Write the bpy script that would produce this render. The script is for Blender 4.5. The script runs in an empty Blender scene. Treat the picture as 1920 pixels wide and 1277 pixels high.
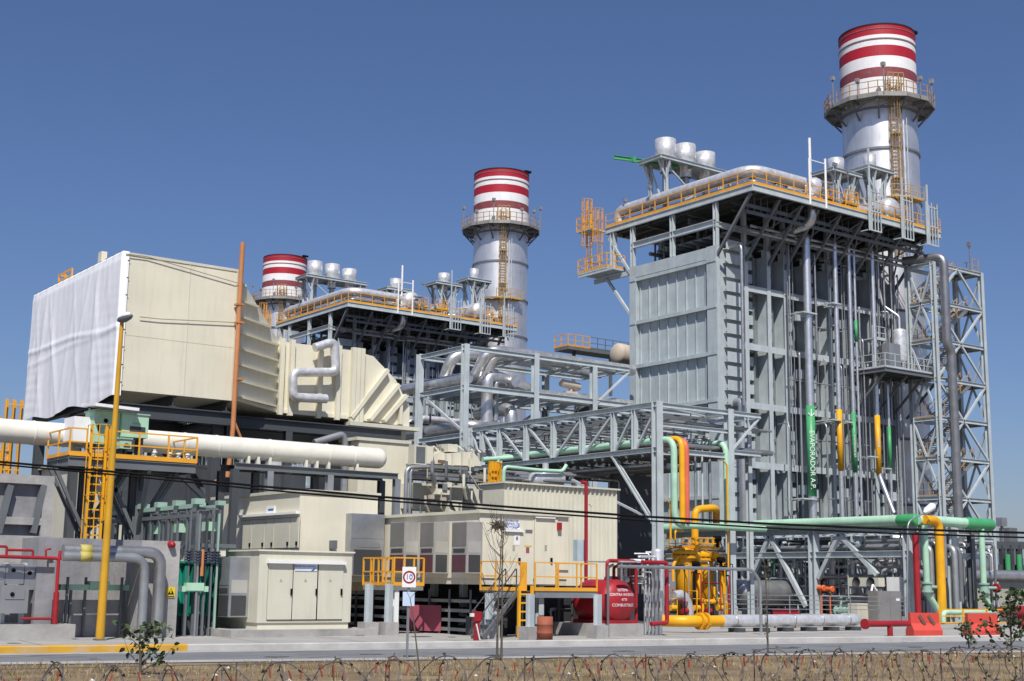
import bpy, math, random
from mathutils import Vector, Matrix
random.seed(7)
SC = bpy.context.scene
COL = SC.collection
V = Vector
# ------------------------------------------------------------ camera (solved from the photograph's vanishing points)
F, PIT, ROLL, YAW, CH = 2556.8, 0.175724, 0.0129075, -0.637156, 2.2
_cy, _sy, _cp, _sp = math.cos(YAW), math.sin(YAW), math.cos(PIT), math.sin(PIT)
FW = V((-_sy*_cp, _cy*_cp, _sp)); RT0 = V((_cy, _sy, 0)); UP0 = RT0.cross(FW)
R2 = math.cos(ROLL)*RT0 + math.sin(ROLL)*UP0; U2 = -math.sin(ROLL)*RT0 + math.cos(ROLL)*UP0
CAM = V((0, 0, CH)); FH = V((-_sy, _cy, 0))
def at(px, py, X=None, Y=None, Z=None, D=None):
    """survey helper: world point seen at a photo pixel, on a known plane"""
    d = FW*F + R2*(px-960) - U2*(py-638.5)
    if X is not None: t = X/d.x
    elif Y is not None: t = Y/d.y
    elif Z is not None: t = (Z-CH)/d.z
    else: t = D/d.dot(FH)
    return CAM + d*t
def onray(px, py, z, X): return at(px, py, X=X)
cam = bpy.data.cameras.new('camera'); camo = bpy.data.objects.new('camera', cam); COL.objects.link(camo)
camo.matrix_world = Matrix(((R2.x, U2.x, -FW.x, 0), (R2.y, U2.y, -FW.y, 0), (R2.z, U2.z, -FW.z, CH), (0, 0, 0, 1)))
cam.sensor_width = 36; cam.lens = 36*F/1920; cam.clip_end = 20000; cam.clip_start = 0.1
SC.camera = camo
# ------------------------------------------------------------ materials
MATS = {}
def srgb(r, g, b):
    f = lambda c: (c/255/12.92) if c/255 <= .04045 else ((c/255+.055)/1.055)**2.4
    return (f(r), f(g), f(b))
def mat(name, col, rough=.55, metal=0., var=.10, scale=1.2, dirt=0., dirtcol=(.10, .08, .06), bump=0., bscale=8., streak=False, spec=.4, alpha=None):
    if name in MATS: return MATS[name]
    m = bpy.data.materials.new(name); m.use_nodes = True
    nt = m.node_tree; N = nt.nodes; L = nt.links
    b = N['Principled BSDF']; b.inputs['Roughness'].default_value = rough; b.inputs['Metallic'].default_value = metal
    b.inputs['Specular IOR Level'].default_value = spec
    g = N.new('ShaderNodeNewGeometry')
    n1 = N.new('ShaderNodeTexNoise'); n1.inputs['Scale'].default_value = scale; n1.inputs['Detail'].default_value = 6
    L.new(g.outputs['Position'], n1.inputs['Vector'])
    r = N.new('ShaderNodeMapRange'); r.inputs[1].default_value = .3; r.inputs[2].default_value = .7
    r.inputs[3].default_value = 1-var; r.inputs[4].default_value = 1+var
    L.new(n1.outputs['Fac'], r.inputs[0])
    mx = N.new('ShaderNodeVectorMath'); mx.operation = 'SCALE'; mx.inputs[0].default_value = col
    L.new(r.outputs[0], mx.inputs['Scale'])
    out = mx.outputs[0]
    if dirt > 0:
        mp = N.new('ShaderNodeMapping'); mp.inputs['Scale'].default_value = (2.5, 2.5, .22) if streak else (.9, .9, .9)
        L.new(g.outputs['Position'], mp.inputs['Vector'])
        n2 = N.new('ShaderNodeTexNoise'); n2.inputs['Scale'].default_value = 1.6; n2.inputs['Detail'].default_value = 7; n2.inputs['Roughness'].default_value = .65
        L.new(mp.outputs[0], n2.inputs['Vector'])
        r2 = N.new('ShaderNodeMapRange'); r2.inputs[1].default_value = .5; r2.inputs[2].default_value = .75; r2.inputs[3].default_value = 0; r2.inputs[4].default_value = dirt
        L.new(n2.outputs['Fac'], r2.inputs[0])
        mm = N.new('ShaderNodeMix'); mm.data_type = 'RGBA'; mm.inputs['B'].default_value = (*dirtcol, 1)
        L.new(r2.outputs[0], mm.inputs['Factor']); L.new(out, mm.inputs['A']); out = mm.outputs['Result']
    L.new(out, b.inputs['Base Color'])
    if bump > 0:
        n3 = N.new('ShaderNodeTexNoise'); n3.inputs['Scale'].default_value = bscale; n3.inputs['Detail'].default_value = 5
        L.new(g.outputs['Position'], n3.inputs['Vector'])
        bp = N.new('ShaderNodeBump'); bp.inputs['Strength'].default_value = bump; bp.inputs['Distance'].default_value = .05
        L.new(n3.outputs['Fac'], bp.inputs['Height']); L.new(bp.outputs[0], b.inputs['Normal'])
    MATS[name] = m; return m
STEEL = mat('pale_grey_paint', (.46, .51, .53), .5, dirt=.25, streak=True, dirtcol=(.16, .15, .13))
PANEL = mat('grey_green_paint', (.42, .475, .49), .5, dirt=.3, streak=True, dirtcol=(.17, .17, .16), bump=.15, bscale=1.5)
DKST = mat('dark_grey_shade_paint', (.06, .067, .075), .55)  # kept extra dark so unlit secondary steel looks shaded
MIDST = mat('mid_grey_shade_paint', (.135, .148, .16), .55, dirt=.2)  # tone lowered as painted shade for braces, struts and riser bundles
CASE = mat('casing_shade_grey', (.205, .228, .237), .55, dirt=.35, streak=True, dirtcol=(.12, .12, .115), bump=.15, bscale=1.5)  # casing colour darkened to hold the shade of the recessed bays
GRATE = mat('shaded_grating', (.085, .09, .09), .6, .3)  # decking and joists darkened for the shadow under the decks
ORANGE = mat('orange_yellow_paint', (.76, .36, .03), .45, dirt=.15)
YELLOW = mat('yellow_paint', (.76, .37, .012), .42, var=.12, dirt=.2, dirtcol=(.3, .12, .02))
CREAM = mat('cream_paint', (.70, .665, .53), .5, var=.06, scale=.5, dirt=.24, streak=True, dirtcol=(.42, .36, .25), bump=.35, bscale=.7)
CREAM2 = mat('pale_cream_paint', (.60, .58, .475), .5, var=.06, scale=.5, dirt=.32, streak=True, dirtcol=(.36, .32, .24), bump=.25, bscale=.8)
CREAM3 = mat('bus_duct_cream', (.74, .72, .63), .42, var=.05, dirt=.15)
SILVER = mat('aluminium_cladding', (.72, .72, .73), .38, .5, var=.16, scale=3, dirt=.25, bump=.35, bscale=4)
SILVER2 = mat('dull_aluminium', (.42, .42, .42), .42, .8, var=.15, scale=2, dirt=.2, bump=.3, bscale=3)
CHIM = mat('chimney_aluminium_paint', (.80, .795, .79), .47, .85, var=.10, scale=.7, dirt=.35, streak=True, dirtcol=(.3, .3, .31))
RED = mat('fire_red_paint', (.33, .016, .024), .45, var=.14, dirt=.4, dirtcol=(.12, .02, .02))
CRIM = mat('chimney_red', (.40, .014, .03), .5, var=.08)
CRIMD = mat('chimney_dull_red', (.23, .05, .06), .6, dirt=.4, dirtcol=(.25, .2, .18))
WHITE = mat('white_paint', (.80, .80, .80), .5, var=.04, dirt=.12)
GREEN = mat('pipe_green', (.06, .33, .13), .42, dirt=.15)
MINT = mat('mint_green_paint', (.39, .62, .46), .5, var=.12, dirt=.35, dirtcol=(.25, .35, .27))
MINTD = mat('weathered_mint', (.30, .44, .37), .55, dirt=.3, dirtcol=(.2, .2, .17))
TEAL = mat('teal_transformer_paint', (.012, .25, .17), .45)
SALMON = mat('salmon_red_paint', (.62, .13, .08), .45)
COPPER = mat('rust_orange_pipe', (.50, .21, .085), .5, dirt=.4, dirtcol=(.2, .07, .03))
CONC = mat('concrete', (.36, .35, .335), .85, var=.18, dirt=.4, dirtcol=(.17, .165, .155), bump=.3, bscale=6)
CONCD = mat('firewall_concrete', (.25, .25, .265), .85, var=.15, dirt=.35, streak=True, dirtcol=(.13, .13, .14), bump=.3, bscale=5)
BLACK = mat('black_rubber', (.008, .008, .009), .85, spec=.1)
DARKGRILL = mat('dark_grille', (.05, .052, .055), .6)
GALV = mat('galvanised_steel', (.37, .385, .40), .42, .6, var=.15, dirt=.2)
STAIN = mat('stainless_steel', (.40, .385, .36), .35, .6, var=.1, dirt=.15)
MAROON = mat('maroon_panel', (.085, .035, .045), .6)
ROSE = mat('faded_rose_sheet', (.33, .075, .115), .6, var=.06)
CHROME = mat('bright_aluminium', (.76, .755, .75), .36, .85, var=.1, scale=3, dirt=.2, bump=.2, bscale=4)
PIPE = mat('weathered_cladding', (.66, .655, .65), .38, .8, var=.18, scale=2.5, dirt=.35, dirtcol=(.25, .23, .2), bump=.35, bscale=3)
DOWNC = mat('dull_downcomer', (.30, .30, .31), .4, .7, var=.15, dirt=.3)
RUST = mat('rusty_drum', (.30, .085, .045), .7, dirt=.6, dirtcol=(.12, .05, .03))
BARRIER = mat('orange_plastic', (.56, .062, .045), .55, dirt=.4, dirtcol=(.35, .1, .07))
BARK = mat('bark', (.10, .085, .07), .9)
LEAF = mat('dark_leaf', (.045, .075, .028), .6, var=.3, scale=9)
BLUE = mat('logo_blue', (.03, .10, .38), .5)
LBLUE = mat('sign_pale_blue', (.50, .62, .78), .5)
YSIGN = mat('sign_yellow', (.75, .55, .02), .5)
TXTDK = mat('dark_print', (.05, .06, .12), .6)
VALVEO = mat('orange_valve', (.75, .14, .03), .45)
TAN = mat('tan_lagging', (.48, .41, .33), .7)
# ------------------------------------------------------------ mesh builder
def wloc(o):
    l = o.location.copy()
    while o.parent is not None: o = o.parent; l += o.location
    return l
class MB:
    def __init__(s): s.v = []; s.f = []; s.s = []
    def add(s, vs, fs, smooth=False):
        o = len(s.v); s.v += [tuple(p) for p in vs]; s.f += [tuple(i+o for i in f) for f in fs]; s.s += [smooth]*len(fs); return s
    def box(s, x0, x1, y0, y1, z0, z1):
        vs = [(x, y, z) for z in (z0, z1) for y in (y0, y1) for x in (x0, x1)]
        return s.add(vs, [(0, 2, 3, 1), (4, 5, 7, 6), (0, 1, 5, 4), (2, 6, 7, 3), (0, 4, 6, 2), (1, 3, 7, 5)])
    def bar(s, p, q, w, h=None, up=None):
        p = V(p); q = V(q); h = h or w; d = (q-p).normalized()
        u = V(up) if up else (V((0, 0, 1)) if abs(d.z) < .95 else V((0, 1, 0)))
        a = d.cross(u).normalized()*w/2; b = a.cross(d).normalized()*h/2
        vs = [p-a-b, p+a-b, p+a+b, p-a+b, q-a-b, q+a-b, q+a+b, q-a+b]
        return s.add(vs, [(0, 3, 2, 1), (4, 5, 6, 7), (0, 1, 5, 4), (1, 2, 6, 5), (2, 3, 7, 6), (3, 0, 4, 7)])
    def ibeam(s, p, q, w, h=None, up=None):
        p = V(p); q = V(q); h = h or w; d = (q-p).normalized()
        u = V(up) if up else (V((0, 0, 1)) if abs(d.z) < .95 else V((0, 1, 0)))
        a = d.cross(u).normalized(); b = a.cross(d).normalized(); t = max(.02, h*.09)
        s.bar(p+b*(h-t)/2, q+b*(h-t)/2, w, t, b); s.bar(p-b*(h-t)/2, q-b*(h-t)/2, w, t, b)
        s.bar(p, q, t, h-2*t, b); return s
    def tube(s, pts, r, n=10, bend=None, cap=True, seg=5):
        pts = [V(p) for p in pts]; path = [pts[0]]
        bend = bend if bend is not None else r*2.2
        for i in range(1, len(pts)-1):
            a = pts[i-1]-pts[i]; c = pts[i+1]-pts[i]; k = min(bend, a.length*.48, c.length*.48)
            if bend <= 0 or a.normalized().dot(c.normalized()) < -.999: path.append(pts[i]); continue
            A = pts[i]+a.normalized()*k; C = pts[i]+c.normalized()*k
            for j in range(seg+1):
                t = j/seg; path.append(A*(1-t)**2+pts[i]*2*t*(1-t)+C*t*t)
        path.append(pts[-1])
        d0 = (path[1]-path[0]).normalized(); u = d0.orthogonal().normalized(); rings = []
        for i, p in enumerate(path):
            if i == 0: d = d0
            elif i == len(path)-1: d = (path[i]-path[i-1]).normalized()
            else: d = ((path[i+1]-path[i]).normalized()+(path[i]-path[i-1]).normalized()).normalized()
            u = (u-d*u.dot(d)).normalized(); w = d.cross(u)
            rr = r[i] if isinstance(r, list) else r
            rings.append([p+(u*math.cos(2*math.pi*k/n)+w*math.sin(2*math.pi*k/n))*rr for k in range(n)])
        vs = [x for R in rings for x in R]; fs = []
        for i in range(len(rings)-1):
            for k in range(n):
                a = i*n+k; b = i*n+(k+1) % n; fs.append((a, b, b+n, a+n))
        s.add(vs, fs, True)
        if cap: s.add(rings[0], [tuple(reversed(range(n)))]); s.add(rings[-1], [tuple(range(n))])
        return s
    def cyl(s, p, q, r, n=16): return s.tube([p, q], r, n)
    def lathe(s, c, prof, n=28, axis=None, sharp=False):
        c = V(c); ax = V(axis).normalized() if axis else V((0, 0, 1)); u = ax.orthogonal().normalized(); w = ax.cross(u)
        vs = []; fs = []
        for r, z in prof:
            for k in range(n):
                a = 2*math.pi*k/n; vs.append(c+ax*z+(u*math.cos(a)+w*math.sin(a))*max(r, 1e-4))
        for i in range(len(prof)-1):
            for k in range(n):
                a = i*n+k; b = i*n+(k+1) % n; fs.append((a, b, b+n, a+n))
        return s.add(vs, fs, not sharp)
    def vessel(s, p, q, r, n=22, dome=.5):
        p = V(p); q = V(q); L = (q-p).length; d = r*dome; pr = []
        for i in range(7): a = math.pi/2*i/6; pr.append((r*math.sin(a), d-d*math.cos(a)))
        for i in range(7): a = math.pi/2*(6-i)/6; pr.append((r*math.sin(a), L-d+d*math.cos(a)))
        return s.lathe(p, pr, n, q-p)
    def prism(s, pts, vec):
        n = len(pts); pts = [V(p) for p in pts]; vec = V(vec)
        vs = pts+[p+vec for p in pts]
        fs = [tuple(range(n)), tuple(reversed(range(n, 2*n)))]+[(i, i+n, (i+1) % n+n, (i+1) % n) for i in range(n)]
        return s.add(vs, fs)
    def quad(s, a, b, c, d): return s.add([a, b, c, d], [(0, 1, 2, 3)])
    def rail(s, pts, h=1.1, sp=1.5, r=.03, mids=1, toe=True):
        pts = [V(p) for p in pts]
        for a, b in zip(pts, pts[1:]):
            L = (b-a).length; k = max(1, round(L/sp))
            for i in range(0 if a is pts[0] else 1, k+1):
                p = a.lerp(b, i/k); s.bar(p, p+V((0, 0, h)), r*2)
            for m in range(mids+1):
                z = V((0, 0, h*(1-m/(mids+1)))); s.bar(a+z, b+z, r*1.8)
            if toe: s.bar(a+V((0, 0, .07)), b+V((0, 0, .07)), .015, .14)
        return s
    def ladder(s, p, q, side, w=.45, r=.03, cage=None, out=(0, -1, 0)):
        p = V(p); q = V(q); sd = V(side).normalized()*w/2
        s.bar(p-sd, q-sd, r*2); s.bar(p+sd, q+sd, r*2); L = (q-p).length; k = int(L/.32)
        for i in range(1, k): m = p.lerp(q, i/k); s.bar(m-sd, m+sd, r*1.2)
        if cage:
            o = V(out).normalized(); t0 = cage; kk = max(2, int((L-t0)/.9)); rows = []
            for i in range(kk+1):
                m = p.lerp(q, (t0+(L-t0)*i/kk)/L)
                rows.append([m+sd*1.5*math.cos(a)+o*(.75*math.sin(a)) for a in [math.pi*j/6 for j in range(7)]])
            for R in rows:
                for a, b in zip(R, R[1:]): s.bar(a, b, .05, .02)
            for j in (0, 1, 2, 3, 4, 5, 6): s.bar(rows[0][j], rows[-1][j], .03)
        return s
    def build(s, name, m, parent=None, **kw):
        me = bpy.data.meshes.new(name); me.from_pydata(s.v, [], s.f)
        me.polygons.foreach_set('use_smooth', s.s); me.materials.append(m); me.update()
        o = bpy.data.objects.new(name, me); COL.objects.link(o)
        if parent is not None: o.parent = parent; o.location = -wloc(parent)
        for k, v in kw.items(): o[k] = v
        return o
def tag(o, label, cat, group=None):
    o['label'] = label; o['category'] = cat
    if group: o['group'] = group
    return o
def thing(name, label, cat, loc=(0, 0, 0), group=None):
    o = bpy.data.objects.new(name, None); COL.objects.link(o); o.location = loc; o.empty_display_size = .3
    return tag(o, label, cat, group)
def one(name, mb, m, label, cat, group=None): return tag(mb.build(name, m), label, cat, group)
def struct(name, mb, m, kind='structure'):
    o = mb.build(name, m); o['kind'] = kind; return o
def copytree(o, d=(0, 0, 0), label=None, group=None, parent=None):
    c = o.copy(); COL.objects.link(c)
    if parent is not None: c.parent = parent
    else: c.location = o.location+V(d)
    if label: c['label'] = label
    if group: c['group'] = group
    for ch in list(o.children): copytree(ch, parent=c)
    return c
def text(s, size, mt, M, parent, name='lettering', ext=.004, align='CENTER'):
    cu = bpy.data.curves.new(name, 'FONT'); cu.body = s; cu.size = size; cu.extrude = ext; cu.align_x = align; cu.align_y = 'CENTER'
    t = bpy.data.objects.new('tmp_text', cu); COL.objects.link(t); bpy.context.view_layer.update()
    me = bpy.data.meshes.new_from_object(t.evaluated_get(bpy.context.evaluated_depsgraph_get()))
    bpy.data.objects.remove(t); me.materials.clear(); me.materials.append(mt)
    me.transform(M); o = bpy.data.objects.new(name, me); COL.objects.link(o)
    if parent is not None: o.parent = parent; o.location = -wloc(parent)
    return o
def basis(o, x, y):
    x = V(x).normalized(); y = V(y); y = (y-x*x.dot(y)).normalized(); z = x.cross(y)
    return Matrix(((x.x, y.x, z.x, o[0]), (x.y, y.y, z.y, o[1]), (x.z, y.z, z.z, o[2]), (0, 0, 0, 1)))
# ------------------------------------------------------------ world and sun
SUNDIR = V((-.44, -.64, 1.0)).normalized()      # towards the sun
w = bpy.data.worlds.new('World'); SC.world = w; w.use_nodes = True
nt = w.node_tree; sky = nt.nodes.new('ShaderNodeTexSky'); sky.sky_type = 'NISHITA'; sky.sun_disc = False
sky.sun_elevation = math.asin(SUNDIR.z); sky.sun_rotation = math.atan2(SUNDIR.x, SUNDIR.y)
sky.altitude = 2300; sky.air_density = 1.5; sky.dust_density = 5.0; sky.ozone_density = 10.0
tint = nt.nodes.new('ShaderNodeVectorMath'); tint.operation = 'MULTIPLY'; tint.inputs[1].default_value = (1.10, .965, 1.03)
nt.links.new(sky.outputs[0], tint.inputs[0]); nt.links.new(tint.outputs[0], nt.nodes['Background'].inputs[0]); nt.nodes['Background'].inputs[1].default_value = .082
sl = bpy.data.lights.new('sun', 'SUN'); sl.energy = 5.0; sl.angle = math.radians(.5); sl.color = (1, .96, .89)
so = bpy.data.objects.new('sun', sl); COL.objects.link(so)
so.rotation_euler = (-SUNDIR).to_track_quat('-Z', 'Y').to_euler(); so.location = (0, 0, 80)
SC.view_settings.view_transform = 'Standard'; SC.view_settings.look = 'None'; SC.view_settings.exposure = 0; SC.view_settings.gamma = 1
# ------------------------------------------------------------ setting: ground, road, kerb
def sheet(name, pts, z, m, kind='structure'):
    return struct(name, MB().add([(p[0], p[1], z) for p in pts], [tuple(range(len(pts)))]), m, kind)
GROUND = mat('dry_earth', (.20, .15, .10), .95, var=.3, scale=.25, dirt=.5, dirtcol=(.11, .085, .06), bump=.5, bscale=4)
YARD = mat('yard_concrete', (.345, .335, .315), .9, var=.12, scale=.35, dirt=.35, dirtcol=(.26, .25, .235), bump=.2, bscale=5)
ASPH = mat('worn_asphalt', (.17, .175, .185), .9, var=.15, scale=.6, dirt=.3, dirtcol=(.11, .11, .12), bump=.3, bscale=12)
KERB = mat('kerb_concrete', (.43, .42, .40), .9, var=.12, dirt=.35, dirtcol=(.24, .23, .22), bump=.3)
KYEL = mat('kerb_yellow', (.54, .30, .03), .85, var=.15, dirt=.9, dirtcol=(.4, .37, .32))
sheet('ground', [(-3000, -3000), (5000, -3000), (5000, 5000), (-3000, 5000)], 0, GROUND)
# road edge lines (far kerb, near edge) as seen along the plant's front
def kl(px0, y0, px1, y1): a = at(px0, y0, Z=0); b = at(px1, y1, Z=0); d = (b-a).normalized(); return a-d*60, b+d*90
KF = kl(0, 1226, 1900, 1200); KN = kl(0, 1247, 1900, 1224)
sheet('road', [KN[0], KN[1], KF[1], KF[0]], .006, ASPH)
back = [KF[0]+V((60, 140, 0)), KF[1]+V((60, 140, 0))]
kd = (KF[1]-KF[0]).normalized(); kn = V((-kd.y, kd.x, 0))
mb = MB(); a, b = KF
mb.prism([a+V((0, 0, -.05)), a+kn*.32+V((0, 0, -.05)), a+kn*.32+V((0, 0, .21)), a+kn*.03+V((0, 0, .21)), a+V((0, 0, .18))], b-a)
struct('kerb', mb, KERB)
struct('concrete_yard', MB().add([p+V((0, 0, .12)) for p in (a+kn*.31, b+kn*.31, b+kn*.31+kn*17, a+kn*.31+kn*17)], [(0, 1, 2, 3)]), YARD)
struct('plant_gravel', MB().add([p+V((0, 0, .10)) for p in (a+kn*17, b+kn*17, b+kn*190, a+kn*190)], [(0, 1, 2, 3)]), mat('dark_gravel', (.085, .08, .075), .95, var=.3, scale=1.5, bump=.4, bscale=10))  # unseen ground behind the apron, made dark to cut bounce light
# yellow painted length of kerb at the left
ya = at(0, 1226, Z=0); yb = ya+kd*(at(350, 1221, Z=0)-ya).dot(kd); ya = ya-kd*8
mb = MB(); mb.prism([ya+p for p in (kn*-.006+V((0, 0, .005)), kn*-.006+V((0, 0, .183)), kn*.026+V((0, 0, .216)), kn*.322+V((0, 0, .216)), kn*.322+V((0, 0, .212)), kn*.031+V((0, 0, .212)), kn*-.002+V((0, 0, .18)), kn*-.002+V((0, 0, .005)))], yb-ya)
struct('kerb_paint', mb, KYEL)
# pale gutter strips along both sides of the road
GUT = mat('gutter_concrete', (.36, .355, .34), .9, var=.12, dirt=.3, bump=.2)
struct('gutter', MB().add([p+V((0, 0, .010)) for p in (KF[0]-kn*.02, KF[0]-kn*.9, KF[1]-kn*.9, KF[1]-kn*.02)], [(0, 1, 2, 3)]), GUT)
struct('road_edging', MB().add([p+V((0, 0, .012)) for p in (KN[0], KN[0]+kn*1.1, KN[1]+kn*1.1, KN[1])], [(0, 1, 2, 3)]), GUT)
# dry grass verge in front (blades and litter: uncountable)
VERGE = mat('dry_verge', (.205, .15, .085), .95, var=.4, scale=.5, dirt=.85, dirtcol=(.115, .075, .06), bump=.6, bscale=9)
struct('verge', MB().add([p+V((0, 0, .004)) for p in (KN[0], KN[0]-kn*28, KN[1]-kn*28, KN[1])], [(0, 3, 2, 1)][:1]), VERGE)
mb = MB(); rnd = random.Random(3)
for i in range(34000):
    u = rnd.random(); p = KN[0].lerp(KN[1], .22+.5*u)-kn*(rnd.random()**1.3*14+.1)
    n = math.sin(p.x*.7)+math.sin(p.y*1.1+p.x*.3)
    if rnd.random() > .55+.25*n: continue
    h = rnd.uniform(.05, .2); a_ = rnd.random()*6.28; wv = V((math.cos(a_), math.sin(a_), 0))*.012
    ln = V((rnd.uniform(-.1, .1), rnd.uniform(-.1, .1), h))
    mb.add([p-wv, p+wv, p+ln], [(0, 1, 2)])
struct('dry_grass', mb, mat('straw', (.30, .235, .125), .9, var=.4, scale=3), 'stuff')
# distant hills on the right
mb = MB(); pts = []
for i in range(60):
    a_ = math.radians(-30+i*2.2); d_ = 5200
    pts.append((math.cos(a_)*d_, math.sin(a_)*d_, 60+70*math.sin(i*.5)+45*math.sin(i*1.27+1)+30*math.sin(i*.21)))
vs = [(x, y, -20) for x, y, z in pts]+[(x, y, max(z, 15)) for x, y, z in pts]+[(x*1.3, y*1.3, -20) for x, y, z in pts]
n_ = len(pts)
mb.add(vs, [(i, i+1, i+1+n_, i+n_) for i in range(n_-1)]+[(i+n_, i+1+n_, i+1+2*n_, i+2*n_) for i in range(n_-1)])
struct('hills', mb, mat('hazy_hill', (.16, .20, .27), 1, var=.1, scale=.002))

# joints and oil marks in the yard, cracks and patches in the road: flat marks lying on their sheets
JOINT = mat('joint_dark', (.12, .115, .11), .95); mb = MB(); r_ = random.Random(44)
for i in range(40):
    p = a+kd*(40+i*3.6)+kn*.35; mb.add([(*q.xy, .124) for q in (p, p+kd*.03, p+kd*.03+kn*(8+9*(i % 3)), p+kn*(8+9*(i % 3)))], [(0, 1, 2, 3)])
for n_ in (2.2, 5.6, 9.4): p = a+kd*30+kn*n_; q = b-kd*20+kn*n_; mb.add([(p.x, p.y, .128), (q.x, q.y, .128), (q.x+kn.x*.035, q.y+kn.y*.035, .128), (p.x+kn.x*.035, p.y+kn.y*.035, .128)], [(0, 1, 2, 3)])
struct('yard_joint', mb, JOINT)
mb = MB()
for i in range(70):
    p = KN[0].lerp(KN[1], r_.uniform(.25, .75))+kn*r_.uniform(1.4, 5.5); d = kd*r_.uniform(.2, .6)+kn*r_.uniform(-.3, .3)
    for s_ in range(r_.randint(2, 5)):
        d2 = d+V((r_.uniform(-.25, .25), r_.uniform(-.25, .25), 0)); w_ = V((-d2.y, d2.x, 0)).normalized()*.02; q = p+d2; mb.add([(*(x_.xy), .0105) for x_ in (p-w_, q-w_, q+w_, p+w_)], [(0, 1, 2, 3)]); p = q
struct('road_crack', mb, mat('crack_dark', (.05, .05, .052), .95))
STAIN_ = mat('oil_mark', (.10, .10, .10), .7, var=.4, scale=2); mb = MB()
def blotch(mb, c, r0, z, k=11):
    mb.add([(c.x+r0*(.6+.5*r_.random())*math.cos(6.283*j/k), c.y+r0*(.5+.5*r_.random())*math.sin(6.283*j/k), z) for j in range(k)], [tuple(range(k))])
for i in range(46): blotch(mb, KN[0].lerp(KN[1], r_.uniform(.28, .72))+kn*(r_.uniform(7, 15) if i % 3 else r_.uniform(2, 5)), r_.uniform(.12, .5), .132 if i % 3 else .0145)
struct('ground_stain', mb, STAIN_)
# stones, lumps and pale litter on the verge
mb = MB(); mw = MB()
for i in range(900):
    p = KN[0].lerp(KN[1], .2+.55*r_.random())-kn*(r_.random()**1.2*13+.1); s_ = r_.uniform(.015, .06); m_ = mw if i % 9 == 0 else mb
    m_.add([(p.x-s_, p.y-s_*.6, 0), (p.x+s_, p.y-s_, 0), (p.x+s_*.7, p.y+s_, 0), (p.x-s_*.8, p.y+s_*.8, 0), (p.x, p.y, s_*.9)], [(0, 1, 4), (1, 2, 4), (2, 3, 4), (3, 0, 4)])
struct('verge_stones', mb, mat('stone_brown', (.20, .17, .14), .95, var=.3), 'stuff'); struct('verge_litter', mw, mat('pale_litter', (.6, .6, .58), .8), 'stuff')
mb = MB()
for i in range(260):
    p = KN[0].lerp(KN[1], .2+.55*r_.random())-kn*(r_.random()**1.2*12+.2)
    for k_ in range(22):
        a_ = r_.random()*6.28; h = r_.uniform(.06, .26); o_ = V((math.cos(a_), math.sin(a_), 0)); q = p+o_*r_.uniform(0, .12); w_ = V((-o_.y, o_.x, 0))*.008
        mb.add([q-w_, q+w_, q+o_*h*.6+V((0, 0, h))], [(0, 1, 2)])
struct('grass_tufts', mb, mat('tuft_straw', (.24, .20, .09), .9, var=.4, scale=2), 'stuff')
# ------------------------------------------------------------ heat recovery boilers
BX, BY, PY, XR, YL = 70.37, 69.85, 66.1, 92.3, 82.4
boiler = thing('boiler', 'tall grey panelled boiler nearest the camera, its near corner behind the pipe truss', 'boiler', (BX, BY, 0), 'heat recovery boilers')
Z1, Z2 = 3.2, 27.0
mb = MB(); mb.box(73.3, 91.3, BY+1.22, 79.1, Z1, Z2)
mb.build('casing', CASE, boiler); MB().box(BX+.34, 73.298, BY+.4, 79.1, Z1, Z2).build('corner_casing', PANEL, boiler)
LEDG = [25.9, 22.42, 18.93, 15.44, 11.95, 8.46, 4.97]
mb = MB()
for z in LEDG: mb.box(BX, BX+.338, 70.9, 78.75, z-.14, z+.14)
for z0, z1 in zip(LEDG[1:], LEDG):
    for k in range(8):
        y = 71.3+1.03*k; mb.box(BX+.24, BX+.338, y-.035, y+.035, z0+.15, z1-.15)
mb.box(BX-.02, BX+.337, 70.9, 78.75, 26.05, 26.95)
mb.build('end_panel', PANEL, boiler)
mb = MB()
mb.box(BX, BX+.336, BY, BY+1.04, Z1-3.2, Z2); mb.box(BX, BX+.336, 78.76, 79.5, Z1-3.2, Z2)
for z in LEDG:
    mb.box(BX-.05, BX, BY+.05, BY+1.0, z-.12, z+.12); mb.box(BX-.05, BX, 78.8, 79.45, z-.12, z+.12)
mb.build('corner_column', PANEL, boiler)
COLX = [73.5, 75.95, 77.8, 80.3, 82.9, 85.4, 88.0, 90.9]
for x in COLX:
    m = MB(); m.box(x-.19, x+.19, BY-.0, BY+.06, 0, Z2+.2); m.box(x-.03, x+.03, BY+.06, BY+1.21, 0, Z2)
    m.build('side_column', STEEL, boiler)
cr_ = MB(); bp_ = MB()
mb = MB()           # horizontal ribs in the bays of the long side
for i in range(22):
    z = 4.6+1.06*i
    cr_.box(BX+1.05, 73.2, BY+.05, BY+.40, z, z+.07)
    cr_.box(BX+1.05, 73.2, BY+.03, BY+.05, z-.0, z+.76)
    for a, b in zip(COLX, COLX[1:]):
        m_ = a+.2+(b-a-.4)*.62; mb.box(a+.08, m_, BY+.96, BY+1.22, z, z+.06); bp_.box(a+.08, m_, BY+.80, BY+.82, z+.06, z+.78); bp_.box(a+.08, m_, BY+.82, BY+1.21, z+.72, z+.78)
        pass
for a, b in zip(COLX, COLX[1:]):
    m_ = a+.2+(b-a-.4)*.62; mb.box(m_+.003, m_+.06, BY+.7, BY+1.22, Z1+.2, Z2)
mb.build('bay_rib', CASE, boiler); bp_.v, bp_.f, bp_.s = bp_.v, bp_.f, bp_.s; cr_.build('corner_rib', PANEL, boiler); bp_.build('bay_panel', PANEL, boiler)
BEZ = [24.2, 19.75, 15.35, 10.95, 6.6]
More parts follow.
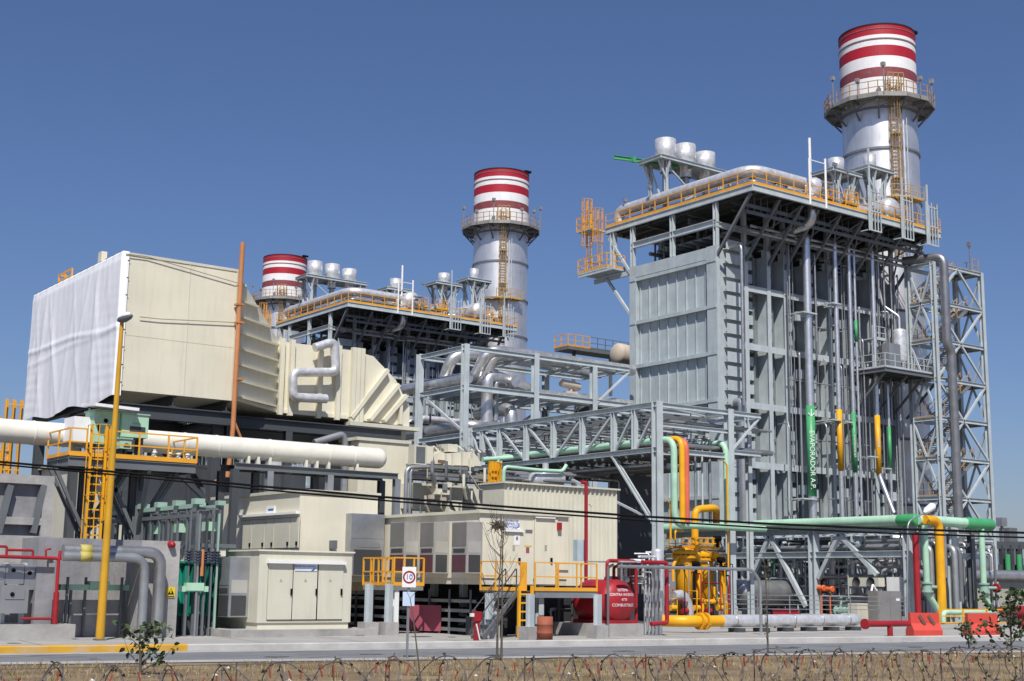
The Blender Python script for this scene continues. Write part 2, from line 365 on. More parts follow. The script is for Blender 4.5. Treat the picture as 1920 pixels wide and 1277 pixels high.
for z in BEZ:
    m = MB()
    for a, b in zip([BX+1.2]+COLX, COLX):
        m.box(a+.2, b-.2, BY+.05, BY+.09, z-.24, z+.24); m.box(a+.2, b-.2, BY+.09, BY+1.21, z-.03, z+.03)
        if b-a > 2: m.box((a+b)/2-.04, (a+b)/2+.04, BY+.1, BY+.5, z-.24, z+.24)
    m.build('buckstay_beam', STEEL, boiler)
# top frame and overhanging deck
mb = MB()
for y in (BY+.15, 74.67, 79.25): mb.ibeam((BX+.15, y, Z2), (BX+.15, y, 30.3), .32, .32)
mb.ibeam((BX+.15, 81.6, 27.4), (BX+.15, 81.6, 30.3), .45, .4)
for y in (BY+.2, 79.2):
    for x in COLX: mb.ibeam((x, y, Z2), (x, y, 30.3), .3, .3)
for x in [BX+.15]+COLX: MB().bar((x, PY+.3, 30.25), (x, BY+.1, 26.2), .2, .2).build('deck_strut', MIDST, boiler)  # struts take a darker grey that stands in for the deck's shadow
mb.bar((BX+.1, 82.1, 29.9), (BX+.1, 79.2, 26.2), .16, .2)
mb.ibeam((BX+.15, BY, 28.75), (BX+.15, 79.3, 28.75), .3, .5); mb.ibeam((BX, BY+.1, 28.6), (91, BY+.1, 28.6), .3, .4)
mb.build('top_frame', STEEL, boiler)
mb = MB(); mb.box(BX+.06, XR-.06, PY+.06, YL-.06, 30.55, 30.64)
for i in range(17):
    x = BX+.5+i*1.32; mb.ibeam((x, PY+.1, 30.4), (x, YL-.1, 30.4), .16, .28)
for y in (68.5, 73, 77.5): mb.ibeam((BX+.2, y, 30.1), (XR-.2, y, 30.1), .2, .3)
mb.build('deck', GRATE, boiler)
mb = MB()
for p, q in (((BX, PY, 30.55), (XR, PY, 30.55)), ((BX, PY, 30.55), (BX, YL, 30.55)), ((XR, PY, 30.55), (XR, YL, 30.55)), ((BX, YL, 30.55), (XR, YL, 30.55))): mb.ibeam(p, q, .2, .5)
mb.build('deck_edge_beam', STEEL, boiler)
mb = MB(); mb.rail([(BX, YL, 30.8), (BX, PY, 30.8), (XR, PY, 30.8), (XR, 71, 30.8)], 1.1, 1.45, .028)
mb.bar((BX-.03, YL, 30.92), (BX-.03, PY, 30.92), .03, .2); mb.bar((BX, PY-.03, 30.92), (XR, PY-.03, 30.92), .03, .2)
mb.build('handrail', ORANGE, boiler)
mb = MB(); mb.rail([(BX+1, YL, 30.8), (XR, YL, 30.8)], 1.1, 1.45, .028); mb.build('handrail', ORANGE, boiler)
# steam pipework along the roof edges
mb = MB(); mb.tube([(BX+.8, 81.6, 30.8), (BX+.8, 81.6, 32.2), (BX+.8, PY+.8, 32.2), (77.6, PY+.8, 32.2), (77.6, PY+.8, 30.7)], .47, 14, 1.3)
mb.build('main_steam_pipe', SILVER, boiler); MB().tube([(77.6, PY+.8, 30.6), (77.6, PY+.8, 29.2), (76.6, 70.5, 28.6)], .34, 14, .8).build('main_steam_pipe', PIPE, boiler)
r_ = random.Random(19)
for i in range(40):
    x = r_.uniform(BX+1.6, 91); y = r_.choice([PY+.5, PY+1.6, 68.5, 70, 72.5, 75]); h = r_.uniform(.5, 2.2); MB().tube([(x, y, 30.66), (x, y, 30.7+h), (x+r_.choice([-1, .6, 1.3]), y+r_.uniform(0, .8), 30.7+h)], r_.choice([.05, .08, .14, .2]), 7, .15).build('deck_pipe', SILVER2, boiler)
for i in range(12):
    x = r_.uniform(BX+2, 91); y = PY+r_.uniform(.5, 4); MB().box(x, x+r_.uniform(.3, .9), y, y+.5, 30.65, 30.7+r_.uniform(.4, 1.3)).build('deck_box', SILVER2, boiler)
for x in (79.6, 82.2, 88.4):
    mb = MB(); mb.rail([(x, PY+1.4, 31.9), (x+1.6, PY+1.4, 31.9), (x+1.6, PY+3, 31.9)], 1.0, .8, .03); mb.box(x, x+1.6, PY+1.4, PY+3, 31.82, 31.9); mb.bar((x+.1, PY+1.5, 30.66), (x+.1, PY+1.5, 31.85), .08); mb.bar((x+1.5, PY+1.5, 30.66), (x+1.5, PY+1.5, 31.85), .08); mb.build('valve_step_platform', ORANGE, boiler)
mb = MB()
for dz in (0, -.42):
    mb.tube([(BX+2.2, 68.4, 28.5+dz), (77.5, 68.4, 28.5+dz), (77.5, 68.9, 28.5+dz), (79.2, 68.9, 28.5+dz), (79.2, 68.4, 28.5+dz), (91.6, 68.4, 28.5+dz)], .13, 8)
mb.tube([(BX+.8, 81, 31.3), (BX+.8, PY+.7, 31.3), (79, PY+.7, 31.3)], .16, 8); mb.tube([(BX+2.2, 68.8, 28.5), (BX+2.2, 78, 28.5)], .13, 8)
mb.build('header_pipe', SILVER2, boiler)
# forest of risers between casing roof and deck
mb = MB(); r_ = random.Random(5)
for i in range(46):
    x = r_.uniform(BX+1, 91); y = r_.choice([70.6, 71.5, 74, 77, 78.6]); h = r_.uniform(1.5, 3.3); rr = r_.choice([.07, .09, .14])
    mb.tube([(x, y, Z2), (x, y, Z2+h), (x+r_.choice([-1, 1, 2]), y, Z2+h)], rr, 7)
for i in range(9): y = 70.8+i*.95; mb.tube([(BX+1.2, y, 28.1), (90.5, y, 28.1)], .16, 8)
mb.build('riser_pipe_bundle', MIDST, boiler)  # bundle darkened to paint in the shade below the deck
mb = MB(); r_ = random.Random(61)
for i in range(34):
    x = r_.uniform(77, 91); y = BY-r_.uniform(.15, .9); z0 = r_.choice([6.7, 10.9, 3.5, 15.3, 19.7]); z1 = r_.choice([19.7, 24.2, 27.5, 28]); mb.tube([(x, y, z0), (x, y, z1), (x+r_.choice([-.5, .6]), y+.6, z1)], r_.choice([.03, .045, .06, .09]), 6, .2)
for z in (13.2, 17.6, 22.0, 8.8): x0_ = r_.uniform(77, 82); mb.tube([(x0_, BY-.35, z), (x0_+r_.uniform(3, 8), BY-.35, z)], .05, 6)
mb.build('conduit_bundle', GALV, boiler)
mb = MB()
for x in (79.0, 84.2, 89.6):
    for z in (9, 17.8, 22.3): mb.box(x-.3, x+.3, BY-.3, BY-.02, z, z+.7)
    mb.ladder((x+.8, BY-.25, 4), (x+.8, BY-.25, 26.5), (1, 0, 0), .4, .025)
mb.build('side_ladder_and_boxes', STEEL, boiler)
mb = MB()
for x0_, x1_ in zip(COLX, COLX[1:]):
    mb.bar((x0_, PY+.4, 30.2), (x1_, BY, 27.4), .12); mb.bar((x1_, PY+.4, 30.2), (x0_, BY, 27.4), .1); mb.bar((x0_, PY+.6, 30.1), (x1_, BY-.2, 30.1), .12)
for z in (29.6, 29.1): mb.bar((BX+.5, 67.3, z), (91.5, 67.3, z), .1, .25)
for i in range(30): x = BX+.7+i*.7; mb.bar((x, 67.3, 29.1), (x, 67.3, 30.4), .05)
mb.build('under_deck_bracing', MIDST, boiler)
for x, r0, y0 in ((77.7, 1.05, 67.3), (86.6, 1.0, 67.2)):
    m = MB(); m.vessel((x+1.6, y0, 32.35), (x+1.6, 79.5, 32.35), r0, 22, .6); d = m.build('steam_drum', SILVER, boiler)
    for y in (69, 74, 78): MB().box(x+.9, x+2.3, y-.2, y+.2, 30.65, 31.3).build('drum_saddle', STEEL, d)
# cantilever landing with caged ladder at the far front corner
mb = MB(); mb.box(BX-1.6, BX+.4, 80.4, 84.0, 26.9, 27.05); MB().box(BX-1.6, BX+.05, 82.45, 84.2, 30.5, 30.62).build('upper_landing', STEEL, boiler)
mb.bar((BX+.2, 79.5, 26.6), (BX+.2, 84, 26.6), .2, .35); mb.bar((BX-1.5, 79.6, 26.8), (BX-1.5, 84, 26.8), .15, .25); mb.bar((BX+.1, 82.4, 26.6), (BX+.1, 79.5, 23.2), .2)
mb.build('landing', STEEL, boiler)
mb = MB(); mb.rail([(BX+.3, 84, 27.05), (BX-1.6, 84, 27.05), (BX-1.6, 80.4, 27.05), (BX+.3, 80.4, 27.05)], 1.1, 1, .03)
mb.rail([(BX+.2, 84.2, 30.6), (BX-1.6, 84.2, 30.6), (BX-1.6, 82.45, 30.6)], 1.1, .8, .03)
mb.ladder((BX-1.0, 83.3, 27.05), (BX-1.0, 83.3, 33.2), (0, 1, 0), .5, .035, 2.2, (-1, 0, 0)); mb.ladder((BX-1.3, 81.6, 27.05), (BX-1.3, 81.6, 32), (0, 1, 0), .5, .03, 2.2, (-1, 0, 0))
mb.build('caged_ladder', ORANGE, boiler)
mb = MB()
for x, h in ((76.4, 3.6), (78.2, 3.9)): mb.cyl((x, PY-.12, 30.3), (x, PY-.12, 30.3+h), .09, 8)
mb.bar((76.4, PY-.12, 33.8), (78.2, PY-.12, 33.8), .06); mb.cyl((77.2, PY+.5, 30.8), (77.2, PY+.5, 35.8), .11, 8)
mb.build('vent_pipe', WHITE, boiler)
# grey ladder frames hung on the deck's long edge
for x in (83.0, 87.0, 90.2):
    m = MB()
    for k in range(5): m.bar((x+k*.36, PY-.25, 29.4), (x+k*.36, PY-.25, 33.0-.25*(k % 2)), .07)
    m.bar((x+.1, PY-.3, 29.4), (x+.1, PY-.3, 36 if x < 84 else 34.4), .12); m.bar((x, PY-.25, 31), (x+1.44, PY-.25, 31), .08); m.bar((x, PY-.25, 29.45), (x+1.44, PY-.25, 29.45), .1); m.bar((x, PY-.25, 32.6), (x+1.44, PY-.25, 32.6), .08)
    m.bar((x-.2, PY+.4, 29.4), (x-.2, PY-.25, 29.4), .08)
    m.build('pipe_hanger_frame', STEEL, boiler)
# deck floodlights
for p, h in (((BX+.1, 77.2, 30.8), 2.2), ((BX+.4, 80.5, 30.8), 1.9), ((79.7, PY+.2, 30.8), 3.2), ((81.2, PY+.2, 30.8), 3.0), ((92, PY+.1, 30.8), 2)):
    mb = MB(); mb.bar(p, V(p)+V((0, 0, h)), .05); mb.box(p[0]-.17, p[0]+.17, p[1]-.12, p[1]+.12, p[2]+h, p[2]+h+.28); mb.build('deck_floodlight', GALV, boiler)
for x in (75.95, 80.3, 85.4, 90.9):
    for y in (BY+1.2, 78.6): MB().ibeam((x, y, 0), (x, y, Z1+.2), .5, .5).build('leg', STEEL, boiler)
BOFF = [(0, 0, 0), (-1.3, 56, 0), (-1.4, 113, 0)]
b2_ = copytree(boiler, BOFF[1], 'grey boiler with orange-railed top deck behind the cream ducting', 'heat recovery boilers')
copytree(boiler, BOFF[2], 'farthest boiler, almost hidden, beneath the leftmost striped chimney', 'heat recovery boilers')

# silencer stands (things standing on the boiler decks)
def silencers(name, label, x, y, n, r, h, zt, group, wid, crane=False, pit=2.2):
    t = thing(name, label, 'silencer stand', (x, y, 30.66), group)
    f = MB(); L = n*pit if n > 1 else 2*r+1.0
    x0, x1, y0, y1 = x, x+L, y, y+wid
    for p, q in (((x0-.6, y0, zt), (x1+.6, y0, zt)), ((x0-.6, y1, zt), (x1+.6, y1, zt)), ((x0-.6, y0, zt), (x0-.6, y1, zt)), ((x1+.6, y0, zt), (x1+.6, y1, zt)), (((x0+x1)/2, y0, zt), ((x0+x1)/2, y1, zt))): f.ibeam(p, q, .2, .3)
    f.box(x0-.55, x1+.55, y0+.05, y1-.05, zt+.17, zt+.21)
    for xx in (x0+.3, x1-.3):
        for yy in (y0+.4, y1-.4):
            f.ibeam((xx, yy, 30.66), (xx, yy, zt-.1), .26, .26)
            s = -1 if xx == x0+.3 else 1
            f.bar((xx, yy, zt-1.6), (xx+s*.85, yy, zt-.15), .13); f.bar((xx, yy, zt-1.8), (xx, yy+(-.4 if yy < y0+1 else .4), zt-.15), .12)
    f.bar((x0+.3, y0+.4, 31), (x1-.3, y0+.4, zt-.4), .12); f.bar((x1-.3, y0+.4, 31), (x0+.3, y0+.4, zt-.4), .12); f.bar((x0+.3, y0+.4, 31), (x0+.3, y1-.4, zt-.4), .12)
    f.build('stand_frame', STEEL, t)
    for k in range(n):
        cx = x0+L*(k+.5)/n; hh = h*(1 if k < 2 else .86)
        m = MB(); m.lathe((cx, (y0+y1)/2, zt+.22), [(r*.55, -1.0), (r*.55, 0), (r, .12), (r, hh), (r*.9, hh), (r*.9, hh-.4), (0, hh-.4)], 24); sil = m.build('silencer', SILVER, t)
        m = MB(); m.tube([(cx, (y0+y1)/2, zt-.5), (cx, (y0+y1)/2, 31.2), (cx+.8, (y0+y1)/2, 30.9)], r*.33, 10); m.build('vent_riser', SILVER2, sil)
    if crane:
        m = MB(); m.ibeam((x0-2.2, y1+1.2, zt+.5), (x0+2.0, y0+.8, zt-.15), .2, .3); m.box(x0-1.3, x0-1.0, y1-.1, y1+.2, zt+.0, zt+.45); m.build('crane_beam', GREEN, t)
    return t
sil = []
_p = at(1250, 290, Y=76.0)
sil.append(silencers('silencer_stand', 'stand carrying three big silver silencers on the nearest boiler deck, green crane beam jutting left', _p.x, 76.0, 3, .84, 1.75, _p.z-.2, 'silencer stands', 2.6, True))
_p = at(1572, 314, Y=69.8)
sil.append(silencers('silencer_stand', 'stand with one silver silencer, just left of the nearest chimney', _p.x, 69.8, 1, .66, 1.2, _p.z-.2, 'silencer stands', 2.4)); S1 = _p
_p = at(1638, 309, Y=69.6)
sil.append(silencers('silencer_stand', 'stand with one slim silver silencer right in front of the nearest chimney', _p.x, 69.6, 1, .52, 1.3, _p.z-.2, 'silencer stands', 2.4))
labs = [['stand carrying three big silver silencers on the middle boiler deck, right of the leftmost chimney', 'stand with one silver silencer, just left of the middle chimney', 'stand with one slim silver silencer in front of the middle chimney foot'],
        ['three silencers stand on the farthest boiler, hidden behind the intake house', 'single silencer stand on the farthest boiler, hidden behind the leftmost chimney', 'slim silencer stand on the farthest boiler by the leftmost chimney']]
for k in (0,):
    for s_, l_ in zip(sil, labs[k]):
        c_ = copytree(s_, BOFF[k+1], l_, 'silencer stands')
        for o_ in list(c_.children):
            if o_.name.startswith('crane'): bpy.data.objects.remove(o_)
q_ = at(735, 560, X=77.5)
copytree(sil[1], (q_.x-S1.x, q_.y-69.8, -1.2), 'low stand with a small silver silencer half-way along the middle boiler deck', 'silencer stands')

# ------------------------------------------------------------ chimneys
CX, CY, CR, CT = 96.2, 74.8, 3.3, 53.0
def striped():
    m = bpy.data.materials.new('chimney_bands'); m.use_nodes = True; return m
ch = thing('chimney', 'tallest nearest silver chimney with red and white bands on top, right of the boiler', 'chimney', (CX, CY, 0), 'striped chimneys')
mb = MB(); mb.lathe((CX, CY, 0), [(CR, 0), (CR, 45.3)], 56); mb.build('shell', CHIM, ch)
for z in (3.5, 9, 14.5, 20, 25.5, 31, 35.5, 40, 43.7): MB().lathe((CX, CY, z), [(CR, -.11), (CR+.12, -.1), (CR+.12, .1), (CR, .11)], 56, sharp=True).build('stiffening_ring', mat('ring_grey', (.2, .21, .23), .5, .3), ch)
for nm, mt, z0, z1 in (('base_band', WHITE, 45.0, 46.5), ('dull_red_band', CRIMD, 46.5, 47.4), ('white_band', WHITE, 47.4, 48.45), ('red_band', CRIM, 48.45, 49.44), ('white_band', WHITE, 49.44, 50.44), ('red_band', CRIM, 50.44, 51.45)):
    r0 = CR+.06
    m = MB(); m.lathe((CX, CY, 0), [(r0-.02, z0), (r0, z0), (r0, z1), (r0-.02, z1)], 72, sharp=True); m.build(nm, mt, ch)
m = MB(); m.lathe((CX, CY, 0), [(CR+.062, 51.35), (CR+.10, 51.36), (CR+.10, 51.48), (CR-.1, 51.5), (CR-.1, 47)], 56, sharp=True); m.build('rim', mat('soot_rim', (.03, .012, .015), .8), ch)
m = MB(); m.lathe((CX, CY, 50.04), [(CR+.05, -.07), (CR+.11, -.06), (CR+.11, .06), (CR+.05, .07)], 56, sharp=True); m.lathe((CX, CY, 51.0), [(CR+.05, -.04), (CR+.10, -.03), (CR+.10, .03), (CR+.05, .04)], 56, sharp=True); m.build('bead_ring', mat('bead_grey', (.22, .13, .14), .6), ch)
GZ = 44.4; NG = 12
ring = lambda r, z, k, n=NG, o=.13: V((CX+r*math.cos(2*math.pi*k/n+o), CY+r*math.sin(2*math.pi*k/n+o), z))
m = MB()
for k in range(NG): m.prism([ring(CR+.1, GZ, k), ring(CR+1.5, GZ, k), ring(CR+1.5, GZ, k+1), ring(CR+.1, GZ, k+1)], (0, 0, .12)); m.bar(ring(CR+1.5, GZ, k), ring(CR+1.5, GZ, k+1), .12, .35)
m.build('gallery_deck', mat('weathered_galv', (.30, .30, .29), .6, .3, dirt=.3), ch)
for k in range(NG):
    m = MB(); m.bar(ring(CR+1.45, GZ-.1, k), ring(CR+.0, GZ-1.7, k), .14); m.bar(ring(CR+1.3, GZ-.1, k), ring(CR, GZ-.1, k), .16, .3); m.bar(ring(CR+.75, GZ-.9, k), ring(CR+.75, GZ-.9, k+1), .08); m.bar(ring(CR+.75, GZ-.9, k), ring(CR+1.4, GZ-.1, k+1), .07); m.build('gallery_bracket', MIDST, ch)
m = MB(); m.rail([ring(CR+1.5, GZ+.1, k) for k in range(NG+1)], 1.15, .85, .03); m.build('gallery_railing', mat('faded_orange', (.42, .25, .12), .6, dirt=.3), ch)
for k, h in ((1, 2.6), (3.4, 1.6), (5.2, 2.3), (6.3, 1.3), (7.2, 2.5), (8.6, 1.5), (9.4, 1.7), (10.5, 2.8)):
    m = MB(); p = ring(CR+1.5, GZ, k); m.bar(p, p+V((0, 0, h)), .07); m.box(p.x-.16, p.x+.16, p.y-.16, p.y+.16, p.z+h, p.z+h+.34); m.build('gallery_lamp', mat('lamp_grey', (.25, .25, .25), .5), ch)
ld = V((-math.sin(.55), -math.cos(.55), 0)); lp = V((CX, CY, 0))+ld*(CR+.35); lt = V((ld.y, -ld.x, 0))
m = MB(); m.ladder(lp+V((0, 0, 30)), lp+V((0, 0, 46.1)), lt, .6, .04, 2, ld)
for z in (33, 37, 41): m.box(lp.x-.45, lp.x+.45, lp.y-.45, lp.y+.25, z, z+.08)
m.rail([lp+lt*.7+V((0, 0, 44.6)), lp+lt*.7+ld*.6+V((0, 0, 44.6)), lp-lt*.7+ld*.6+V((0, 0, 44.6)), lp-lt*.7+V((0, 0, 44.6))], 1.9, .5, .035)
m.build('caged_ladder', mat('ochre_ladder', (.42, .28, .11), .55, dirt=.3), ch)
m = MB(); q = lp+lt*-.75; m.cyl(q+V((0, 0, 31)), q+V((0, 0, 42.4)), .12, 8); m.cyl(q-lt*.3+V((0, 0, 28)), q-lt*.3+V((0, 0, 42.6)), .05, 6); m.build('cable_riser', SILVER, ch)
m = MB()
for z in (35.2,):
    for s_ in (0, 1, 2, 3): a0 = math.radians(-150+18*s_); p0 = V((CX+math.cos(a0)*CR, CY+math.sin(a0)*CR, z)); m.box(p0.x-.7, p0.x+.7, p0.y-.9, p0.y+.4, z, z+.1)
    m.rail([(CX-2.9, CY-3.3, z+.1), (CX-1.4, CY-4.1, z+.1), (CX+.3, CY-4.2, z+.1)], 1.1, .7, .03)
m.build('sampling_platform', mat('ochre_platform', (.5, .33, .12), .6), ch)
m = MB(); m.bar((CX+2.2, CY-2.3, 51.4), (CX+2.2, CY-2.3, 51.9), .08); m.box(CX+1.8, CX+2.7, CY-2.5, CY-2.1, 51.7, 51.95); m.build('lightning_lamp', BLACK, ch)
copytree(ch, BOFF[1], 'middle silver chimney with red and white bands, standing alone against the sky', 'striped chimneys')
copytree(ch, BOFF[2], 'leftmost farthest chimney, mostly hidden behind the intake duct, red and white top', 'striped chimneys')
# ------------------------------------------------------------ risers clamped in front of the nearest boiler's long side
RY = 68.45
def clampring(p, r, parent): m = MB(); m.box(p.x-r*2.6, p.x+r*2.6, RY-r*1.5, RY+r*1.5, p.z-.05, p.z+.05); m.bar((p.x-r*2.4, RY, p.z), (p.x-r*2.4, BY, p.z), .08); m.bar((p.x+r*2.4, RY, p.z), (p.x+r*2.4, BY, p.z), .08); m.build('pipe_clamp', STEEL, parent)
def riser(px_, y0, y1, r, label, bands=(), clamps=(), m0=None, Y=None, foot=None):
    Yp = Y or RY
    top = at(px_, y0, Y=Yp); x = top.x; zb = at(px_, y1, Y=Yp).z
    t = thing('riser_pipe', label, 'pipe', (x, Yp, zb), 'riser pipes up the boiler side')
    pts = [(x+.2, BY-.1, top.z+.3), (x, Yp, top.z+.3), (x, Yp, zb)]+([foot] if foot else [])
    MB().tube(pts, r, 14, .5).build('pipe', m0 or CHROME, t)
    for b0, b1, mt in bands:
        z0 = at(px_, b0, Y=Yp).z; z1 = at(px_, b1, Y=Yp).z
        MB().lathe((x, Yp, 0), [(r+.003, z1), (r+.025, z1), (r+.025, z0), (r+.003, z0)], 18).build('colour_band', mt, t)
    for c in clamps: clampring(at(px_, c, Y=Yp), r, t)
    return t, x
TN = V((-.62, -.78, 0)).normalized(); TR = V((.78, -.62, 0)).normalized()
def vtext(s, px_, py, size, x, r, parent, Yp=RY):
    z = at(px_, py, Y=Yp).z; o = V((x, Yp, z))+TN*(r+.035)
    return text(s, size, WHITE, basis(o, (0, 0, -1), TR), parent)
t, x = riser(1511, 445, 985, .30, 'thick silver riser with long green band lettered in white', ((760, 930, GREEN),), (588, 936))
vtext('EVAPORADOR A.P.', 1514, 862, .52, x, .30, t); vtext('\u2192', 1514, 774, .8, x, .30, t)
t, x = riser(1564, 455, 985, .19, 'silver riser with an orange band, second from the boiler corner', ((767, 882, YELLOW),), (570, 788))
t, x = riser(1590, 455, 985, .15, 'thin silver riser with lettered green band right beside an orange-banded one', ((772, 885, GREEN),), (792,))
vtext('EVAPORADOR B.P.', 1592, 836, .21, x, .15, t)
pf = at(1676, 962, Y=67.2)
t, x = riser(1634, 470, 890, .19, 'silver riser with a wide orange band whose foot slants off to the right', ((778, 890, YELLOW),), (857,), foot=(pf.x, 67.2, pf.z))
vtext('VAPOR', 1636, 830, .22, x, .19, t)
t, x = riser(1664, 720, 985, .12, 'thin riser with a green band under the side balcony', ((800, 880, GREEN),), (879,))
t, x = riser(1600, 460, 985, .10, 'thin riser with short high green band, left of the side balcony', ((600, 640, GREEN),), ())
for px_, y0, y1, r in ((1390, 465, 760, .13), (1527, 480, 640, .06), (1480, 800, 985, .05), (1550, 800, 985, .07), (1578, 690, 985, .05), (1645, 470, 560, .09), (1655, 470, 600, .07), (1668, 470, 620, .07), (1618, 640, 985, .06)):
    riser(px_, y0, y1, r, 'thin plain silver riser without bands on the long boiler side', m0=SILVER2)
t, x = riser(1391, 760, 985, .30, 'thick grey-white vertical pipe standing at the boiler corner', m0=GALV, Y=69.0)
m = MB(); p0 = at(1765, 478, Y=65.2)
pts = [(p0.x-.5, 68.5, p0.z), (p0.x+.25, 65.2, p0.z-.1), (p0.x+.25, 65.2, at(1775, 645, Y=65.2).z), (p0.x+.75, 65.2, at(1780, 660, Y=65.2).z), (p0.x+.75, 65.2, .3)]
m.tube(pts, .36, 16, .7); one('downcomer_pipe', m, DOWNC, 'thick dull silver pipe running down between the boiler and the stair tower', 'pipe')
# side balcony with small vessel
xa = at(1593, 697, Y=BY).x; zb = at(1593, 697, Y=BY).z; yb = at(1660, 686, X=xa).y; xb = at(1768, 702, Y=yb).x
bal = thing('side_balcony', 'grey grated balcony with railings bracketed to the long boiler side', 'balcony', (xa, yb, zb))
m = MB(); m.box(xa, xb, yb, BY-.02, zb-.06, zb); m.build('deck', GRATE, bal)
m = MB()
for p, q in (((xa, yb, zb-.2), (xb, yb, zb-.2)), ((xa, BY-.15, zb-.2), (xa, yb, zb-.2)), ((xb, BY-.15, zb-.2), (xb, yb, zb-.2))): m.ibeam(p, q, .16, .32)
for i in range(8): x = xa+(xb-xa)*(i+.5)/8; m.ibeam((x, yb+.1, zb-.22), (x, BY-.1, zb-.22), .12, .24)
m.build('deck_beam', MIDST, bal)
for x in (xa+.3, xa+3, xb-2.2, xb-.3): MB().bar((x, yb+.3, zb-.35), (x, BY-.05, zb-3.2), .16).build('brace', MIDST, bal)
MB().rail([(xa, BY-.2, zb), (xa, yb, zb), (xb, yb, zb), (xb, BY-.2, zb)], 1.1, 1.2, .028).build('railing', STEEL, bal)
m = MB(); m.box(xa+1.2, xa+2.8, BY-1.4, BY-.1, zb+2.6, zb+2.68); m.rail([(xa+1.2, BY-1.4, zb+2.68), (xa+2.8, BY-1.4, zb+2.68)], 1, .8, .025)
for x in (xa+1.3, xa+2.7): m.bar((x, BY-1.3, zb), (x, BY-1.3, zb+2.6), .1)
m.build('upper_landing', STEEL, bal)
v = thing('flash_vessel', 'small upright silver vessel standing on the side balcony', 'vessel', (xa+3.6, yb+1.3, zb))
m = MB(); m.vessel((xa+3.6, yb+1.3, zb+.7), (xa+3.6, yb+1.3, zb+3.6), .55); m.build('body', SILVER, v)
for a in range(3): q = V((xa+3.6+.45*math.cos(a*2.1), yb+1.3+.45*math.sin(a*2.1), zb)); MB().bar(q, q+V((0, 0, 1.1)), .1).build('leg', STEEL, v)
m = MB(); m.tube([(xa+3.6, yb+1.3, zb+3.5), (xa+3.6, yb+1.3, zb+4.6), (xa+3.0, yb+2.4, zb+5.6), (xa+2.4, yb+2.4, zb+7.5), (xa+2.4, yb+2.4, zb+11)], .1, 8); m.build('outlet_pipe', SILVER, v)
c = MB(); c.box(xa+1.3, xa+2.7, yb+.6, yb+1.3, zb+.05, zb+2.1); one('control_cabinet', c, GALV, 'grey control cabinet on the side balcony beside the small vessel', 'cabinet')

TRAIL = mat('faded_tower_rail', (.45, .29, .15), .6, dirt=.3)
# ------------------------------------------------------------ stair tower at the right
Ya = 65.9; Xa = at(1757, 700, Y=Ya).x; Yb = at(1716, 900, X=Xa).y; Xb = at(1838, 512, Y=Ya).x; TZ = at(1838, 512, Y=Ya).z
st = thing('stair_tower', 'open steel stair tower with zigzag bracing and orange handrails on the far right', 'stair tower', (Xb, Ya, 0))
for x, y in ((Xa, Ya), (Xb, Ya), (Xa, Yb), (Xb, Yb)): MB().ibeam((x, y, 0), (x, y, TZ), .36, .36).build('column', STEEL, st)
LV = [TZ-3.13*k for k in range(9)]
for k, z in enumerate(LV):
    m = MB()
    for p, q in (((Xa, Ya), (Xb, Ya)), ((Xa, Yb), (Xb, Yb)), ((Xa, Ya), (Xa, Yb)), ((Xb, Ya), (Xb, Yb))): m.ibeam((*p, z-.15), (*q, z-.15), .2, .3)
    m.build('floor_beam', STEEL, st)
    if k < 8:
        z2 = LV[k+1]; m = MB(); xm = (Xa+Xb)/2; ym = (Ya+Yb)/2
        for yy in (Ya, Yb):
            a, b = (z, z2) if k % 2 == 0 else (z2, z)
            m.bar((xm, yy, a-.15), (Xa, yy, b-.15), .16); m.bar((xm, yy, a-.15), (Xb, yy, b-.15), .16)
        for xx in (Xa, Xb):
            a, b = (z, z2) if k % 2 else (z2, z)
            m.bar((xx, ym, a-.15), (xx, Ya, b-.15), .14); m.bar((xx, ym, a-.15), (xx, Yb, b-.15), .14)
        m.build('brace', STEEL, st)
        y = Ya+.7 if k % 2 else Ya+1.9
        p, q = V((Xa+1.0, y, z2+.0)), V((Xb-1.0, y, z)); fl = MB(); n = 15
        for e in (0, .95): fl.bar(p+V((0, e, 0)), q+V((0, e, 0)), .05, .28)
        for i in range(n): s_ = p.lerp(q, (i+.5)/n); fl.box(s_.x-.13, s_.x+.13, s_.y, s_.y+.95, s_.z, s_.z+.035)
        o = fl.build('stair_flight', GALV, st)
        hr = MB()
        for e in (0, .95):
            pp, qq = p+V((0, e, .1)), q+V((0, e, .1)); hr.bar(pp+V((0, 0, 1)), qq+V((0, 0, 1)), .05); hr.bar(pp+V((0, 0, .55)), qq+V((0, 0, .55)), .04)
            for i in range(4): s_ = pp.lerp(qq, i/3); hr.bar(s_, s_+V((0, 0, 1)), .05)
        hr.build('handrail', TRAIL, o)
        for X0_, X1_, zz_, s_ in ((Xa, Xa+1.0, z2, 1), (Xb-1.0, Xb, z, 0)):
            lo = MB().box(X0_, X1_, Ya+.1, Yb-.1, zz_-.02, zz_+.03).build('landing', GRATE, st)
            e0_, e1_ = (X0_+.05, X1_-.1) if s_ else (X1_-.05, X0_+.1)
            MB().rail([(e1_, Yb-.1, zz_), (e0_, Yb-.1, zz_), (e0_, Ya+.1, zz_), (e1_, Ya+.1, zz_)], 1.1, 1, .022).build('railing', TRAIL, lo) if (s_ or k == 0) else None
m = MB(); p = V((Xb-.8, Ya+.4, TZ)); m.bar(p, p+V((0, 0, 2.2)), .06); m.box(p.x-.15, p.x+.15, p.y-.15, p.y+.15, p.z+2.2, p.z+2.6); m.build('floodlight', GALV, st)

